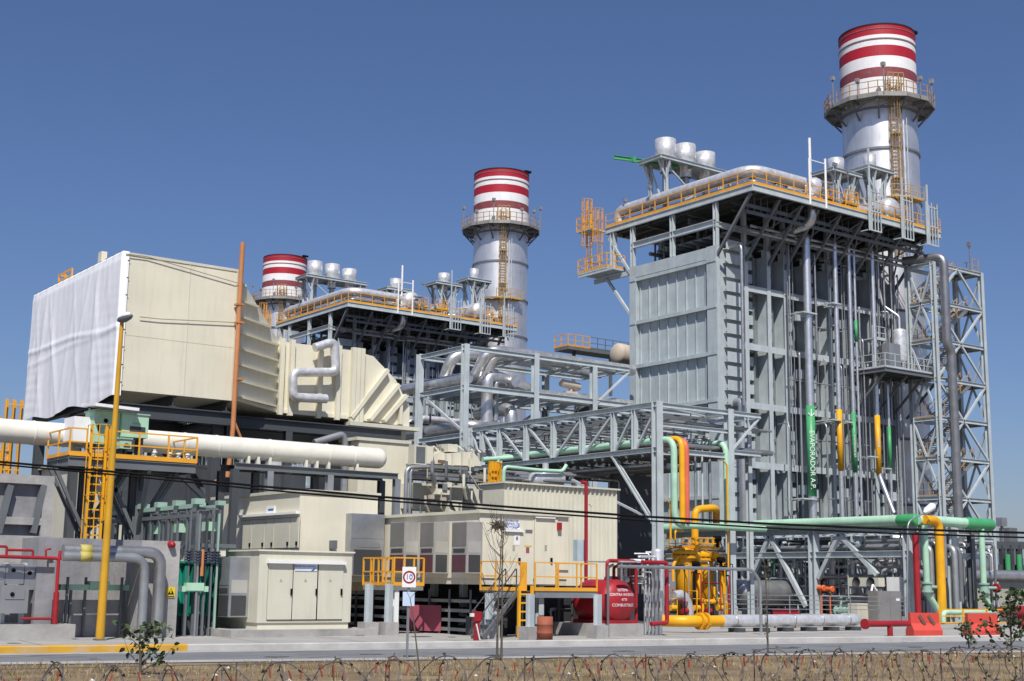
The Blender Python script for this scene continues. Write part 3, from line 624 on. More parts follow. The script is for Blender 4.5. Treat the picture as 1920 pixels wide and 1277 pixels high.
# ------------------------------------------------------------ pipe truss (long lattice bridge in front of the boiler)
c0 = at(1232, 753, D=76); XT, YT, ZT = c0; ZB = at(1232, 838, X=XT).z; XT2 = at(1366, 770, Y=YT).x; YE = at(885, 806, X=XT).y
tr = thing('pipe_truss', 'long pale grey lattice truss carrying pipes toward the boiler corner', 'pipe truss', (XT, YT, 0))
vp = [YT]+[at(p_, 800, X=XT).y for p_ in (1190, 1151, 1092, 1038, 987, 937, 905)]+[YE]
for X_ in (XT, XT2):
    m = MB(); m.ibeam((X_, YT, ZT-.15), (X_, YE, ZT-.15), .3, .3); m.build('top_chord', STEEL, tr)
    m = MB(); m.ibeam((X_, YT, ZB-.15), (X_, YE, ZB-.15), .3, .3); m.build('bottom_chord', STEEL, tr)
    for y in vp[1:-1]:
        MB().ibeam((X_, y, ZB), (X_, y, ZT-.3), .3, .26, (0, 1, 0)).build('vertical', STEEL, tr)
    m = MB()
    for i, (a, b) in enumerate(zip(vp, vp[1:])):
        if i < 4: m.bar((X_+.02, a, ZT-.3), (X_+.02, b, ZB-.1), .13)
        else: m.bar((X_+.02, b, ZT-.3), (X_+.02, a, ZB-.1), .13)
    m.build('diagonal', STEEL, tr)
for y in vp:
    m = MB(); m.ibeam((XT, y, ZT-.16), (XT2, y, ZT-.16), .2, .28); m.ibeam((XT, y, ZB-.16), (XT2, y, ZB-.16), .24, .3); m.ibeam((XT, y, (ZT+ZB)/2), (XT2, y, (ZT+ZB)/2), .18, .24)
    m.build('cross_beam', STEEL, tr)
for a, b in zip(vp, vp[1:]):
    m = MB(); m.bar((XT, a, ZT-.2), (XT2, b, ZT-.2), .1); m.bar((XT2, a, ZB-.2), (XT, b, ZB-.2), .1); m.build('plan_brace', STEEL, tr)
for X_, w_ in ((XT, .46), (XT2, .42)): MB().ibeam((X_, YT, 0), (X_, YT, ZT+.02), w_, w_, (0, 1, 0)).build('column', STEEL, tr)
for X_ in (XT, XT2): MB().ibeam((X_, YE, 0), (X_, YE, ZT+.02), .4, .4, (0, 1, 0)).build('column', STEEL, tr)
yk = at(1150, 848, X=XT).y; zk = at(1238, 985, X=XT).z
for dx in (-.12, .12): MB().bar((XT+dx, yk, ZB-.3), (XT+dx, YT+.2, zk), .1).build('knee_brace', STEEL, tr)
MB().bar((XT, yk-3.6, zk+.2), (XT, yk+4, zk+3), .12).build('knee_brace', STEEL, tr)
# cantilevered part of the truss to the boiler corner
XT3 = at(1425, 778, Y=YT).x
m = MB()
for z in (ZT-.16, ZB+.1): m.ibeam((XT2, YT, z), (XT3, YT, z), .2, .28); m.ibeam((XT3, YT, z), (XT3, YT+9, z), .2, .28)
m.bar((XT2, YT, ZB), (XT3, YT, ZT-.2), .12); m.ibeam((XT3, YT+1, 0), (XT3, YT+1, ZT), .3, .3)
m.build('end_bay', STEEL, tr)
r_ = random.Random(11)
for i in range(9):      # pipes lying in the truss
    x = XT+.45+i*(XT2-XT-.9)/8; lvl = (ZB+.15, (ZT+ZB)/2+.3, ZB+.15)[i % 3]; rr = (.16, .09, .2, .12, .07)[i % 5]
    m = MB(); m.tube([(XT3+1.5, YT+.5+.4*(i % 4), lvl+rr), (x, YT+.5+.4*(i % 4), lvl+rr), (x, YE+4, lvl+rr)], rr, 9)
    one('rack_pipe', m, (SILVER2, GALV, MIDST)[i % 3], 'plain grey pipe lying inside the lattice truss', 'pipe', 'grey pipes inside the truss')
for i in range(7):
    x = XT+.5+i*.65; m = MB(); m.tube([(x, YT+1, ZB-.9), (x, YE-1, ZB-.9), (x, YE-1, ZB-3)], .1+.04*(i % 3), 8)
    one('rack_pipe', m, (SILVER2, MIDST)[i % 2], 'grey pipe slung under the lattice truss', 'pipe', 'grey pipes under the truss')
m = MB(); r_ = random.Random(14)
for i in range(40):
    y = r_.uniform(YT+1, YE-1); x = r_.uniform(XT+.3, XT2-.3); m.bar((x, y, ZB), (x, y, ZB+r_.uniform(.5, ZT-ZB)), .05)
for i in range(24):
    y = YT+1+(YE-YT-2)*i/23; m.bar((XT, y, ZB-.35), (XT2, y, ZB-.35), .07, .12); m.bar((XT+.1, y, ZT-.5), (XT2-.1, y, ZT-.5), .06, .1)
m.build('pipe_hanger', MIDST, tr)
# coloured pipes coming out of the truss and dropping down
gz = at(1250, 824, X=XT+.35).z; gy = at(1264, 900, X=XT+.35).y
m = MB(); m.tube([(XT+.35, YE+1.5, gz), (XT+.35, gy, gz), (XT+.35, gy, at(1264, 984, X=XT+.35).z), (XT+7.5, gy, at(1264, 984, X=XT+.35).z)], .185, 16, .75); one('mint_pipe', m, MINT, 'pale green pipe running along the truss foot and dropping beside the orange pipe', 'pipe')
oy = at(1279, 900, X=XT+.8).y; m = MB(); m.tube([(XT+.8, YE-3, gz+.05), (XT+.8, oy, gz+.05), (XT+.8, oy, at(1279, 982, X=XT+.8).z)], .17, 14, .6); one('orange_pipe', m, YELLOW, 'orange-yellow drop pipe between a pale green and a salmon red one', 'pipe')
oy2 = at(1287, 900, X=XT+1.15).y; m = MB(); m.tube([(XT+1.15, YE-3, gz+.0), (XT+1.15, oy2, gz+.0), (XT+1.15, oy2, at(1287, 980, X=XT+1.15).z)], .17, 14, .6); one('red_drop_pipe', m, SALMON, 'salmon red drop pipe right beside the orange one at the truss end', 'pipe')
gy2 = at(1362, 900, X=XT2-.3).y; m = MB(); zz = at(1330, 833, X=XT2-.3).z; m.tube([(XT2-.3, gy2+2.6, zz), (XT2-.3, gy2, zz), (XT2-.3, gy2, at(1362, 985, X=XT2-.3).z)], .17, 16, .7); one('mint_pipe', m, MINT, 'short pale green bend dropping in front of the boiler corner column', 'pipe')
for px_, y0 in ((1330, 822), (1316, 825), (1303, 830)):
    p = at(px_, y0, Y=YT+.5); m = MB(); m.tube([p+V((0, 3, 0)), p, (p.x, p.y, at(px_, 992, Y=YT+.5).z)], .06 if px_ < 1320 else .09, 8); one('thin_drop_pipe', m, GALV if px_ != 1316 else STEEL, 'thin grey drop pipe between the salmon red pipe and the short pale green bend', 'pipe', 'thin drop pipes at the truss end')
m = MB(); p = at(1257, 945, Y=YT-.6); m.tube([p, (p.x, p.y, at(1257, 1010, Y=YT-.6).z)], .06, 8); m.tube([p, p+V((-.3, 0, .25))], .04, 6); one('vent_pipe', m, YELLOW, 'thin yellow vent pipe with crooked tip in front of the long green drop', 'pipe')
m = MB(); p = at(1363, 872, Y=YT-.6); m.tube([p, (p.x, p.y, at(1363, 1065, Y=YT-.6).z)], .055, 8); m.tube([p, p+V((-.3, 0, .25))], .04, 6); one('vent_pipe', m, YELLOW, 'tall thin yellow vent pipe in front of the short green bend', 'pipe')

# ------------------------------------------------------------ open two-storey pipe frame left of the boiler
f0 = at(873, 645, D=92.5); FX, FY, FZ = f0; FY2 = at(788, 664, X=FX).y; FX2 = at(1004, 662, Y=FY).x; FX3 = at(1113, 682, Y=FY).x; FX4 = at(1180, 690, Y=FY).x
z1 = at(873, 720, X=FX).z; z2 = at(873, 810, X=FX).z
fr = thing('steel_gantry', 'open two-storey steel frame with silver steam pipes, in front of the middle boiler', 'gantry', (FX, FY, 0))
for x, y in ((FX, FY), (FX, FY2), (FX2, FY), (FX2, FY2), (FX3, FY), (FX3, FY2)): MB().ibeam((x, y, 0), (x, y, FZ if x < FX3 else FZ-.4), .42, .42, (0, 1, 0)).build('column', STEEL, fr)
for z in (FZ-.25, z1-.2, z2-.2):
    m = MB()
    for y in (FY, FY2): m.ibeam((FX, y, z), (FX4, y, z), .22, .40 if z < FZ-1 else .32)
    for x in (FX, FX2, FX3, FX4): m.ibeam((x, FY, z), (x, FY2, z), .22, .34)
    for k in range(1, 4):
        for a, b in ((FX, FX2), (FX2, FX3)):
            if z < FZ-1: m.ibeam((a+(b-a)*k/4, FY, z+.02), (a+(b-a)*k/4, FY2, z+.02), .2, .3)
    m.build('floor_beam', STEEL, fr)
m = MB(); m.bar((FX, FY2, z1), (FX, FY, z2), .15); m.bar((FX3, FY, z2), (FX4, FY, z1), .18); m.bar((FX3, FY, z1-.5), (FX4, FY, FZ-.4), .14); m.bar((FX2, FY2, z2), (FX3, FY2, z1), .16); m.bar((FX2, FY2, z1), (FX3, FY2, z2), .16); m.build('brace', STEEL, fr)
# big steam pipes on the frame
xm = FX+.9
def big(label, pts, r, mt=None, b=None): m = MB(); m.tube(pts, r, 16, b or r*2.2, seg=7); return one('steam_pipe', m, mt if mt not in (None, SILVER) else PIPE, label, 'pipe')
zz = z1+.65
yfar = at(740, 722, X=FX+.9).y
big('thick silver pipe resting on the frame floor, nearest of three, running off to the left', [(FX+.9, yfar+6, zz), (FX+.9, FY+.9, zz), ], .42)
big('thick silver pipe rising from the frame floor and crossing its roof, leftmost', [(FX+2.4, FY2-.5, zz+.1), (FX+2.4, FY+2.4, zz+.1), (FX+2.9, FY+1.4, FZ+.1), (FX+9.5, FY+1.4, FZ+.1), (FX4+2, FY+1.9, FZ+.1)], .42, SILVER, 1.0)
big('thick silver pipe with square end cap lying at the front of the frame floor', [(FX2-1.6, FY2+2, zz), (FX2-1.6, FY+.15, zz)], .42)
big('silver pipe sloping up inside the frame toward the middle boiler', [(FX+1.2, FY2-1.2, zz), (FX+1.3, FY2-2.2, FZ-.2), (FX+5, FY2-2.4, FZ+.3)], .42, SILVER, .9)
big('silver pipe arching over the frame roof behind the nearest bend', [(FX+4.2, FY+3.8, zz), (FX+4.6, FY+3.0, FZ+.2), (FX+12, FY+3.0, FZ+.2)], .42, SILVER, .9)
zl = at(1040, 745, Y=FY+1).z
big('silver pipe bending down under the frame floor and running right to the boiler', [(FX+2.6, FY+1.0, z2-1.5), (FX+2.6, FY+1.0, zl+.9), (FX+3.6, FY+1.0, zl+1), (FX2+.8, FY+.8, zl), (FX4+1, FY+.8, zl)], .42, SILVER, .9)
big('silver pipe with an upright bend below the middle of the frame floor', [(FX+4.6, FY+.8, z2-2), (FX+4.6, FY+.8, z1-1.2), (FX+4.6, FY+5, z1-1.2)], .45, SILVER, .8)
big('silver pipe crossing high over the frame roof to the right, second from the front', [(FX+3.5, FY2-1, FZ+.35), (FX+4.5, FY+4.6, FZ+.35), (FX4+1, FY+4.6, FZ+.1)], .4, SILVER, .9)
big('short silver pipe with square cap second from the front of the frame floor', [(FX2-3.1, FY2+1, zz), (FX2-3.1, FY+1.3, zz)], .45)
r_ = random.Random(77)
for i in range(16):
    x = FX+.6+r_.random()*(FX4-FX-1); y = FY+.5+r_.random()*5; z = r_.choice([z1, z2, z2-2.5]); m = MB()
    m.tube([(x, y, z-2.2), (x, y, z+.6), (x+r_.uniform(1, 4), y, z+.6), (x+4.2, y+1, z-1)], r_.choice([.07, .1, .16, .2]), 8, .3); one('frame_pipe', m, (SILVER2, GALV, SILVER, MIDST)[i % 4], 'thin grey pipe threading through the two-storey pipe frame', 'pipe', 'thin pipes in the pipe frame')
big('silver pipe lying along the lowest frame floor', [(FX+.7, FY2+4, z2+.55), (FX+.7, FY+.4, z2+.55), (FX2+2, FY+.4, z2+.6)], .42, SILVER2)
big('dark insulated steam pipe looping against the boiler corner', [(FX4-.2, FY+2.4, z2-2), (FX4-.2, FY+2.4, z2+2.6), (FX4-2.6, FY+2.4, z2+3.2), (FX4-3.2, FY+2.4, z2+.5)], .5, mat('dark_lagging', (.07, .07, .075), .6, .3), 1.5)
for k, (px_, py) in enumerate(((1070, 722),)):
    p = at(px_, py, Y=FY+1); m = MB(); m.vessel(p+V((-1, 0, .1)), p+V((.9, 0, -.1)), .3); m.cyl(p+V((0, 0, -.6)), p+V((0, 0, 0)), .15); m.box(p.x-.5, p.x+.5, p.y-.25, p.y+.25, p.z-.9, p.z-.5); one('valve_actuator', m, TAN, 'tan lagged valve actuator above the lower silver pipe', 'valve')
# small orange-railed walkway far right of the frame
p = at(1065, 648, Y=96); q = at(1178, 655, Y=96)
wk = thing('walkway', 'small orange-railed walkway against the sky left of the nearest boiler', 'walkway', (p.x, 96, p.z-.3))
m = MB(); m.box(p.x, q.x, 96, 98, p.z-.3, p.z); m.bar((p.x+1.5, 97, p.z-4), (p.x+1.5, 97, p.z-.3), .25); m.bar((p.x+6, 97, p.z-4), (p.x+6, 97, p.z-.3), .25); m.build('deck', MIDST, wk)
m = MB(); m.rail([(p.x+2.6, 96, p.z), (p.x, 96, p.z), (p.x, 98, p.z)], 1.1, .9, .035); m.build('orange_railing', ORANGE, wk)
m = MB(); m.rail([(p.x+2.6, 96, p.z), (q.x, 96, p.z)], 1.1, 1, .03); m.build('grey_railing', MIDST, wk)
p = at(1160, 655, Y=92); m = MB(); m.vessel(p+V((-.6, 0, -.4)), p+V((5, 0, -.8)), 1.0); one('drum_end', m, TAN, 'tan rounded drum end peeking out left of the nearest boiler', 'vessel')

# pipe bridge behind the frame, toward the middle boiler
bx0, by0 = FX+2, FY2+8
pb = thing('pipe_bridge', 'grey steel pipe bridge in the tangle behind the two-storey pipe frame', 'pipe bridge', (bx0, by0, 0))
for i in range(6):
    for y in (by0, by0+6): MB().ibeam((bx0+i*4.2, y, 0), (bx0+i*4.2, y, 14.5), .35, .35).build('column', MIDST, pb)
    MB().ibeam((bx0+i*4.2, by0, 14.4), (bx0+i*4.2, by0+6, 14.4), .25, .3).build('cross_beam', MIDST, pb)
for z in (5.5, 8.5, 11.5, 14.3):
    for y in (by0, by0+6): MB().ibeam((bx0, y, z), (bx0+21, y, z), .25, .35).build('long_beam', MIDST, pb)
for i in range(5):
    m = MB(); m.bar((bx0+i*4.2, by0, 5.5+3*(i % 3)), (bx0+(i+1)*4.2, by0, 8.5+3*(i % 3)), .14); m.build('brace', STEEL, pb)
r_ = random.Random(91)
for i in range(26):
    y = by0-.3+r_.random()*6.4; z = r_.choice([5.7, 8.7, 11.7, 14.5])+.15; x = bx0-3+r_.random()*8; L_ = r_.uniform(6, 16); m = MB(); rr = r_.choice([.08, .12, .18, .26])
    m.tube([(x, y, z-r_.uniform(1, 3)), (x, y, z+rr), (x+L_, y, z+rr), (x+L_, y-1, z-2)], rr, 8, .4); one('bridge_pipe', m, (SILVER2, MIDST, GALV, SILVER)[i % 4], 'grey pipe on the pipe bridge behind the two-storey frame', 'pipe', 'pipes on the pipe bridge')
# ------------------------------------------------------------ low pipe rack in front of the long boiler side
LX = 68.6
def lx(px_, py): return at(px_, py, X=LX)
lz = lx(1700, 985).z; ya_ = lx(1703, 1000).y; ym_ = lx(1525, 1000).y; yb_ = lx(1371, 1000).y; yc_ = lx(1250, 1000).y
LX2 = LX+4.2; zl2 = lz-1.7
rk = thing('low_pipe_rack', 'low steel pipe rack under the long pale green pipe, with leaning braces', 'pipe rack', (LX, ya_, 0))
for X_ in (LX, LX2):
    for y in (ya_, ym_, yb_):
        o = MB().ibeam((X_, y, .5 if X_ == LX else 0), (X_, y, lz), .55, .5, (0, 1, 0)).build('column', STEEL, rk)
        if X_ == LX: MB().box(X_-.7, X_+.7, y-.6, y+.6, 0, .5).build('footing', CONC, o)
    for z in (lz-.2, zl2): MB().ibeam((X_, ya_, z), (X_, yc_, z), .3, .4).build('long_beam', STEEL, rk)
for i in range(13):
    y = ya_+(yc_-ya_)*i/12
    for z in (lz-.25, zl2): MB().ibeam((LX, y, z), (LX2, y, z), .22, .3).build('cross_beam', STEEL, rk)
for ctr, l_, r__ in ((1443, 1395, 1512), (1574, 1535, 1645)):
    p = lx(ctr, 1000); z_ = lz-.4
    for e, yy in ((l_, 1118 if ctr < 1500 else 1085), (r__, 1138 if ctr < 1500 else 1078)):
        q = lx(e, yy); MB().bar((LX, p.y, z_), (LX, q.y, max(q.z, .3)), .26).build('leaning_brace', STEEL, rk)
m = MB(); m.bar((LX2, ya_, .5), (LX2, ym_, zl2), .18); m.bar((LX2, ym_, .5), (LX2, yb_, zl2), .18); m.build('cross_brace', STEEL, rk)
rg = lx(1720, 966); gl = lx(1258, 990)
m = MB(); m.tube([(LX-.25, yc_+6, lz+.3), (LX-.25, rg.y, lz+.3)], .33, 18); gp = one('long_green_pipe', m, MINT, 'long pale green pipe lying along the top of the low rack', 'pipe')
a = lx(1688, 970).y; m = MB(); m.vessel((LX-.25, rg.y-.25, lz+.3), (LX-.25, a, lz+.3), .36, 20, .3); b_ = m.build('dark_green_band', GREEN, gp)
r_ = random.Random(21)
for i in range(8):
    x = LX+.5+i*.48; rr = (.12, .2, .08, .15)[i % 4]; z = (lz+.0, zl2+.25)[i % 2]+rr
    m = MB(); m.tube([(x, ya_-.5-.3*(i % 3), z-2.2-(i % 3)), (x, ya_-.5-.3*(i % 3), z), (x, yc_+4, z)], rr, 9)
    one('rack_pipe', m, (SILVER2, GALV, STEEL, MIDST)[i % 4], 'plain grey pipe lying on the low rack behind the long green pipe', 'pipe', 'grey pipes on the low rack')
for i in range(16):     # drops, manifolds and pumps beneath the rack
    y = ya_+1.2+(yc_-ya_-3)*i/15; x = LX+.8+(i*1.37) % 3; m = MB(); z = zl2 if i % 3 else lz
    m.tube([(x, y, z), (x, y, 1.2+.5*(i % 4)), (x+(.9 if i % 2 else -.5), y+.7, 1.2+.5*(i % 4)), (x+(.9 if i % 2 else -.5), y+.7, .2)], (.07, .11, .16)[i % 3], 8)
    one('drop_pipe', m, (SILVER2, GALV, SILVER)[i % 3], 'thin grey pipe dropping beneath the low rack', 'pipe', 'drop pipes beneath the low rack')
for i, (px_, py, sc) in enumerate(((1452, 1075, .9), (1415, 1090, .7), (1480, 1090, .8), (1600, 1095, .8), (1640, 1070, .9), (1570, 1110, .6))):
    p = at(px_, py, X=LX+2.2); t = thing('pump_set', 'small silver horizontal pump set beneath the low rack', 'pump', (p.x, p.y, .15), 'pump sets beneath the low rack')
    m = MB(); m.vessel((p.x-.8*sc, p.y+1.3*sc, 1.3), (p.x-.8*sc, p.y-1.0*sc, 1.3), .55*sc); m.build('casing', SILVER2, t)
    m = MB(); m.box(p.x-1.5*sc, p.x, p.y-1.2, p.y+1.4, .15, .5); m.build('base_frame', DKST, t)
    m = MB(); m.tube([(p.x-.8*sc, p.y, 1.4), (p.x-.8*sc, p.y, 2.6), (p.x+.6, p.y, 2.6)], .14, 8); m.build('nozzle', SILVER, t)
p = at(1452, 1113, Y=62); q = at(1410, 1105, Y=62)
m = MB(); m.vessel((p.x-3.2, 62.5, p.z), (p.x+4.5, 62.5, p.z), .85); m.box(p.x-2, p.x-1.5, 62, 63, 0, p.z-.4); m.box(p.x+2.5, p.x+3, 62, 63, 0, p.z-.4); one('drain_tank', m, SILVER2, 'long dull horizontal drain tank behind the leaning braces of the low rack', 'tank')
m = MB(); m.box(LX+4.6, LX+5, yb_-6, yc_, .1, 5.4); one('shade_backdrop', m, DKST, 'dark sheet added as shade at the back of the space under the low rack', 'screen')  # dark sheet put in as painted gloom behind the rack
for k, (px_, py, c_) in enumerate(((1540, 1103, VALVEO), (1556, 1105, VALVEO))):
    p = lx(px_, py); m = MB(); m.cyl(p+V((0, -.25, 0)), p+V((0, .25, 0)), .16, 12); m.cyl(p+V((0, 0, -.2)), (p.x, p.y, .2), .05, 8); m.lathe(p+V((0, -.2, 0)), [(.05, -.03), (.22, -.03), (.22, .03), (.05, .03)], 12, (0, 1, 0)); one('orange_valve', m, c_, ('left' if k == 0 else 'right')+' one of two small orange valves beside the second rack column', 'valve')
for px_, w in ((1577, .7), (1596, .6), (1587, .5)):
    p = lx(px_, 1130); t = thing('green_valve', 'pale green flanged valve with handwheel standing low under the rack', 'valve', (p.x, p.y, .2), 'pale green valves under the rack')
    m = MB(); m.cyl((p.x, p.y-.6*w, .7), (p.x, p.y+.6*w, .7), .2, 10)
    for e in (-.5, 0, .5): m.cyl((p.x, p.y+e*w-.04, .7), (p.x, p.y+e*w+.04, .7), .32, 12)
    m.cyl((p.x, p.y, .1), (p.x, p.y, 1.6*w+.5), .1, 8); m.build('body', MINTD, t)
    MB().lathe((p.x, p.y, 1.6*w+.5), [(.2, -.03), (.26, -.03), (.26, .03), (.2, .03)], 12).build('handwheel', MINTD, t)
# pipe along the ground, supports, fence of thin rails
p = at(1352, 1167, Z=.56); GY = p.y; x0 = p.x; x1 = at(1612, 1168, Y=GY).x
m = MB(); m.tube([(x0, GY, .62), (x1, GY, .62), (x1+1.2, GY+2, .62)], .28, 16, .8); o = one('ground_pipe', m, SILVER, 'big shiny silver pipe lying along the ground in front of the low rack', 'pipe')
for i in range(6): x = x0+1+(x1-x0-1.5)*i/5; MB().box(x-.25, x+.25, GY-.3, GY+.3, .1, .3).build('support', DKST, o)
for i in range(5): x = x0+.8+(x1-x0-1)*i/4.4; MB().lathe((x, GY, .62), [(.27, -.03), (.292, -.025), (.292, .025), (.27, .03)], 18, (1, 0, 0)).build('joint_band', SILVER2, o)
xy = at(1287, 1165, Y=GY).x
m = MB(); m.tube([(xy-.6, GY+1.0, .62), (xy, GY, .62), (x0+.02, GY, .62)], .25, 16, .6); o2 = one('yellow_ground_pipe', m, YELLOW, 'yellow end length of the ground pipe at the foot of the gas filters', 'pipe')
for x in (xy+.8, x0-1.0): MB().lathe((x, GY, .62), [(.27, -.06), (.38, -.06), (.38, .06), (.27, .06)], 18, (1, 0, 0), True).build('flange', YELLOW, o2)
m = MB(); m.rail([at(1358, 1150, Y=GY+3), at(1700, 1152, Y=GY+3)], .9, 2.5, .02, 3, False); one('low_guard_rail', m, GALV, 'low thin grey guard rail behind the silver ground pipe', 'guard rail')
m = MB(); a, b = at(1450, 1143, Y=GY+3.5), at(1498, 1157, Y=GY+3.5); m.box(a.x, b.x, GY+3.5, GY+3.56, b.z, a.z)
for i in range(2): x = a.x+(b.x-a.x)*(.1+.8*i); m.box(x-.04, x+.04, GY+3.56, GY+3.62, .12, a.z)
one('red_barrier_panel', m, RED, 'low red slatted panel behind the silver ground pipe', 'panel')
# red horizontal pipe near the footing
a = at(1622, 1170, Z=.7); b = at(1690, 1166, Y=a.y)
m = MB(); m.tube([(a.x, a.y, .7), (b.x+.5, a.y, .7)], .13, 12); m.cyl((a.x+1.6, a.y, .12), (a.x+1.6, a.y, .7), .12, 10); m.cyl((a.x+1.6, a.y, .12), (a.x+1.6, a.y, .2), .25, 10); m.cyl((a.x-.05, a.y, .7), (a.x+.05, a.y, .7), .22, 12); one('red_ground_pipe', m, RED, 'short red fire pipe on a stub leg right of the silver ground pipe', 'pipe')
# AC condenser pair, small cream machine, stainless cabinet
p0 = at(1598, 1083, X=LX-.3); t = thing('condenser_unit', 'pale twin-fan air conditioner condenser hung under the rack', 'condenser', (LX-.3, p0.y, p0.z-1))
q0 = at(1655, 1100, X=LX-.3); MB().box(LX-.7, LX-.1, q0.y, p0.y, q0.z, p0.z).build('casing', CREAM2, t)
for f_ in (.28, .76): y = p0.y+(q0.y-p0.y)*f_; MB().lathe((LX-.72, y, (p0.z+q0.z)/2), [(0, -.0), (.3, -.0), (.3, .03)], 14, (-1, 0, 0)).build('fan', DARKGRILL, t)
CYY = ya_-1.2
a = at(1645, 1108, Y=CYY); b = at(1691, 1166, Y=CYY); t = thing('stainless_cabinet', 'wide brownish stainless cabinet standing left of the rack column', 'cabinet', (a.x, CYY, 0))
MB().box(a.x, b.x, CYY, CYY+.7, .15, a.z).build('body', STAIN, t)
for s_ in (0, 1): w = (b.x-a.x)/2; MB().box(a.x+.04+w*s_, a.x+w*(s_+1)-.04, CYY-.04, CYY-.003, .25, a.z-.06).build('door', STAIN, t)
MB().box(b.x-.5, b.x-.2, CYY-.06, CYY-.042, a.z-.55, a.z-.42).build('label_plate', WHITE, t)
a = at(1662, 1082, X=LX+.2); b = at(1690, 1104, X=LX+.2); m = MB(); m.box(LX+.2, LX+2, b.y, a.y, b.z-.8, a.z); one('white_box', m, WHITE, 'plain white equipment box behind the stainless cabinet', 'box')
a = at(1607, 1128, Y=53.4); b = at(1640, 1165, Y=53.4); t = thing('analyser_shed', 'small cream cabinet with open brown door and white hood, left of stainless cabinet', 'cabinet', (a.x, 53.4, 0))
MB().box(a.x, a.x+.75*(b.x-a.x), 53.4, 54.1, .2, a.z-.1).build('body', CREAM2, t); MB().box(a.x+.62*(b.x-a.x), b.x, 53.2, 53.25, .6, a.z+.5).build('door', TAN, t)
m = MB(); m.tube([(a.x+.55*(b.x-a.x), 53.15, a.z), (a.x+.75*(b.x-a.x), 53.15, a.z+1.0), (b.x+.05, 53.15, a.z+.5), (b.x+.05, 53.15, .2)], .07, 8, .1); m.build('hood_frame', WHITE, t)

# ------------------------------------------------------------ right-hand end: second short rack with green, yellow, red pipes
EY = rg.y; e1 = at(1850, 970, Y=EY); e0 = at(1802, 968, Y=EY)
m = MB(); m.tube([(LX-.25, EY-.15, lz+.3), (e1.x, EY-.15, lz+.25)], .31, 16); o = one('green_header_pipe', m, MINT, 'short pale green pipe with dark green rounded end, far right of the long one', 'pipe')
m = MB(); m.vessel((e0.x, EY-.15, lz+.265), (e1.x+.35, EY-.15, lz+.25), .36); m.build('dark_green_band', GREEN, o)
pz = lambda y, X_: at(1750, y, X=X_).z
def vp_(px_, y0, y1, r, Y, mt, name, label, extra=None, bend=.6):
    t_ = at(px_, y0, Y=Y); pts = [(t_.x, Y, t_.z), (t_.x, Y, max(.1, at(px_, y1, Y=Y).z))]
    m = MB(); m.tube((extra[0] if extra else [])+pts+(extra[1] if extra else []), r, 14, bend); return one(name, m, mt, label, 'pipe'), t_.x
yx = at(1752, 975, Y=EY-.6); yp = at(1767, 1150, Y=EY-.6)
m = MB(); m.tube([(yx.x-.9, EY-.6, lz+.3), (yp.x, EY-.6, lz+.3), (yp.x, EY-.6, .3)], .27, 16, .8); one('yellow_drop_pipe', m, YELLOW, 'fat yellow pipe bending down from the green header beside orange barriers', 'pipe')
gx = at(1734, 1000, Y=EY-.4).x; t = thing('green_drop_pipe', 'pale green drop pipe with valve and red wheel, just left of the fat yellow pipe', 'pipe', (gx, EY-.4, 0))
def gdrop(t, gx, gy, foot):
    m = MB(); m.tube([(gx, gy, lz), (gx, gy, 1.9), (gx+foot[0], gy+foot[1], 1.0), (gx+foot[0]*1.6, gy+foot[1], .2)], .19, 14, .4); m.build('pipe', MINT, t)
    m = MB(); m.cyl((gx, gy, 1.95), (gx, gy, 2.05), .36, 14); m.cyl((gx, gy, 2.45), (gx, gy, 2.55), .36, 14); m.cyl((gx, gy, 2.05), (gx, gy, 2.45), .28, 14); m.cyl((gx, gy, 2.25), (gx+1.3, gy, 2.25), .1, 8); v_ = m.build('valve', MINTD, t)
    MB().lathe((gx+1.3, gy, 2.25), [(.0, -.05), (.1, -.05), (.25, -.04), (.3, -.04), (.3, .04), (.25, .04), (.1, .05), (0, .05)], 16, (1, .0, 0)).build('handwheel', RED, v_)
gdrop(t, gx, EY-.4, (.9, 0))
gx2 = at(1840, 1000, Y=EY-.2).x; t = thing('green_drop_pipe', 'pale green drop pipe with red wheel at the far right end of the header', 'pipe', (gx2, EY-.2, 0)); gdrop(t, gx2, EY-.2, (.5, 0))
rx_ = at(1722, 1000, Y=EY-.3).x; m = MB(); m.tube([(rx_-.3, EY-.3, lz-.6), (rx_-.3, EY-.3, .3)], .19, 12); one('red_drop_pipe', m, RED, 'upright red pipe right beside the low rack end column', 'pipe')
m = MB(); a = at(1768, 1148, Y=EY-1.2); b = at(1868, 1146, Y=EY-1.2); m.tube([(a.x, EY-1.2, .2), (a.x, EY-1.2, a.z), (b.x, EY-1.2, a.z), (b.x, EY-1.2, .3)], .15, 12, .4); one('green_low_pipe', m, MINT, 'low pale green pipe running behind the second orange barrier', 'pipe')
t = thing('end_frame', 'short grey support frame under the green header at the right', 'support frame', (e0.x, EY, 0))
for px_ in (1792, 1822):
    x = at(px_, 1050, Y=EY+1).x
    MB().ibeam((x, EY+1, 0), (x, EY+1, lz), .35, .35).build('column', MIDST if px_ > 1800 else STEEL, t)
for z in (lz-.3, zl2): MB().ibeam((LX, EY+1, z), (e1.x+1, EY+1, z), .25, .35).build('beam', STEEL, t)
m = MB(); m.bar((e1.x+.6, EY+1, lz-1.2), (e1.x-.9, EY+1, 4), .14); m.build('brace', STEEL, t)
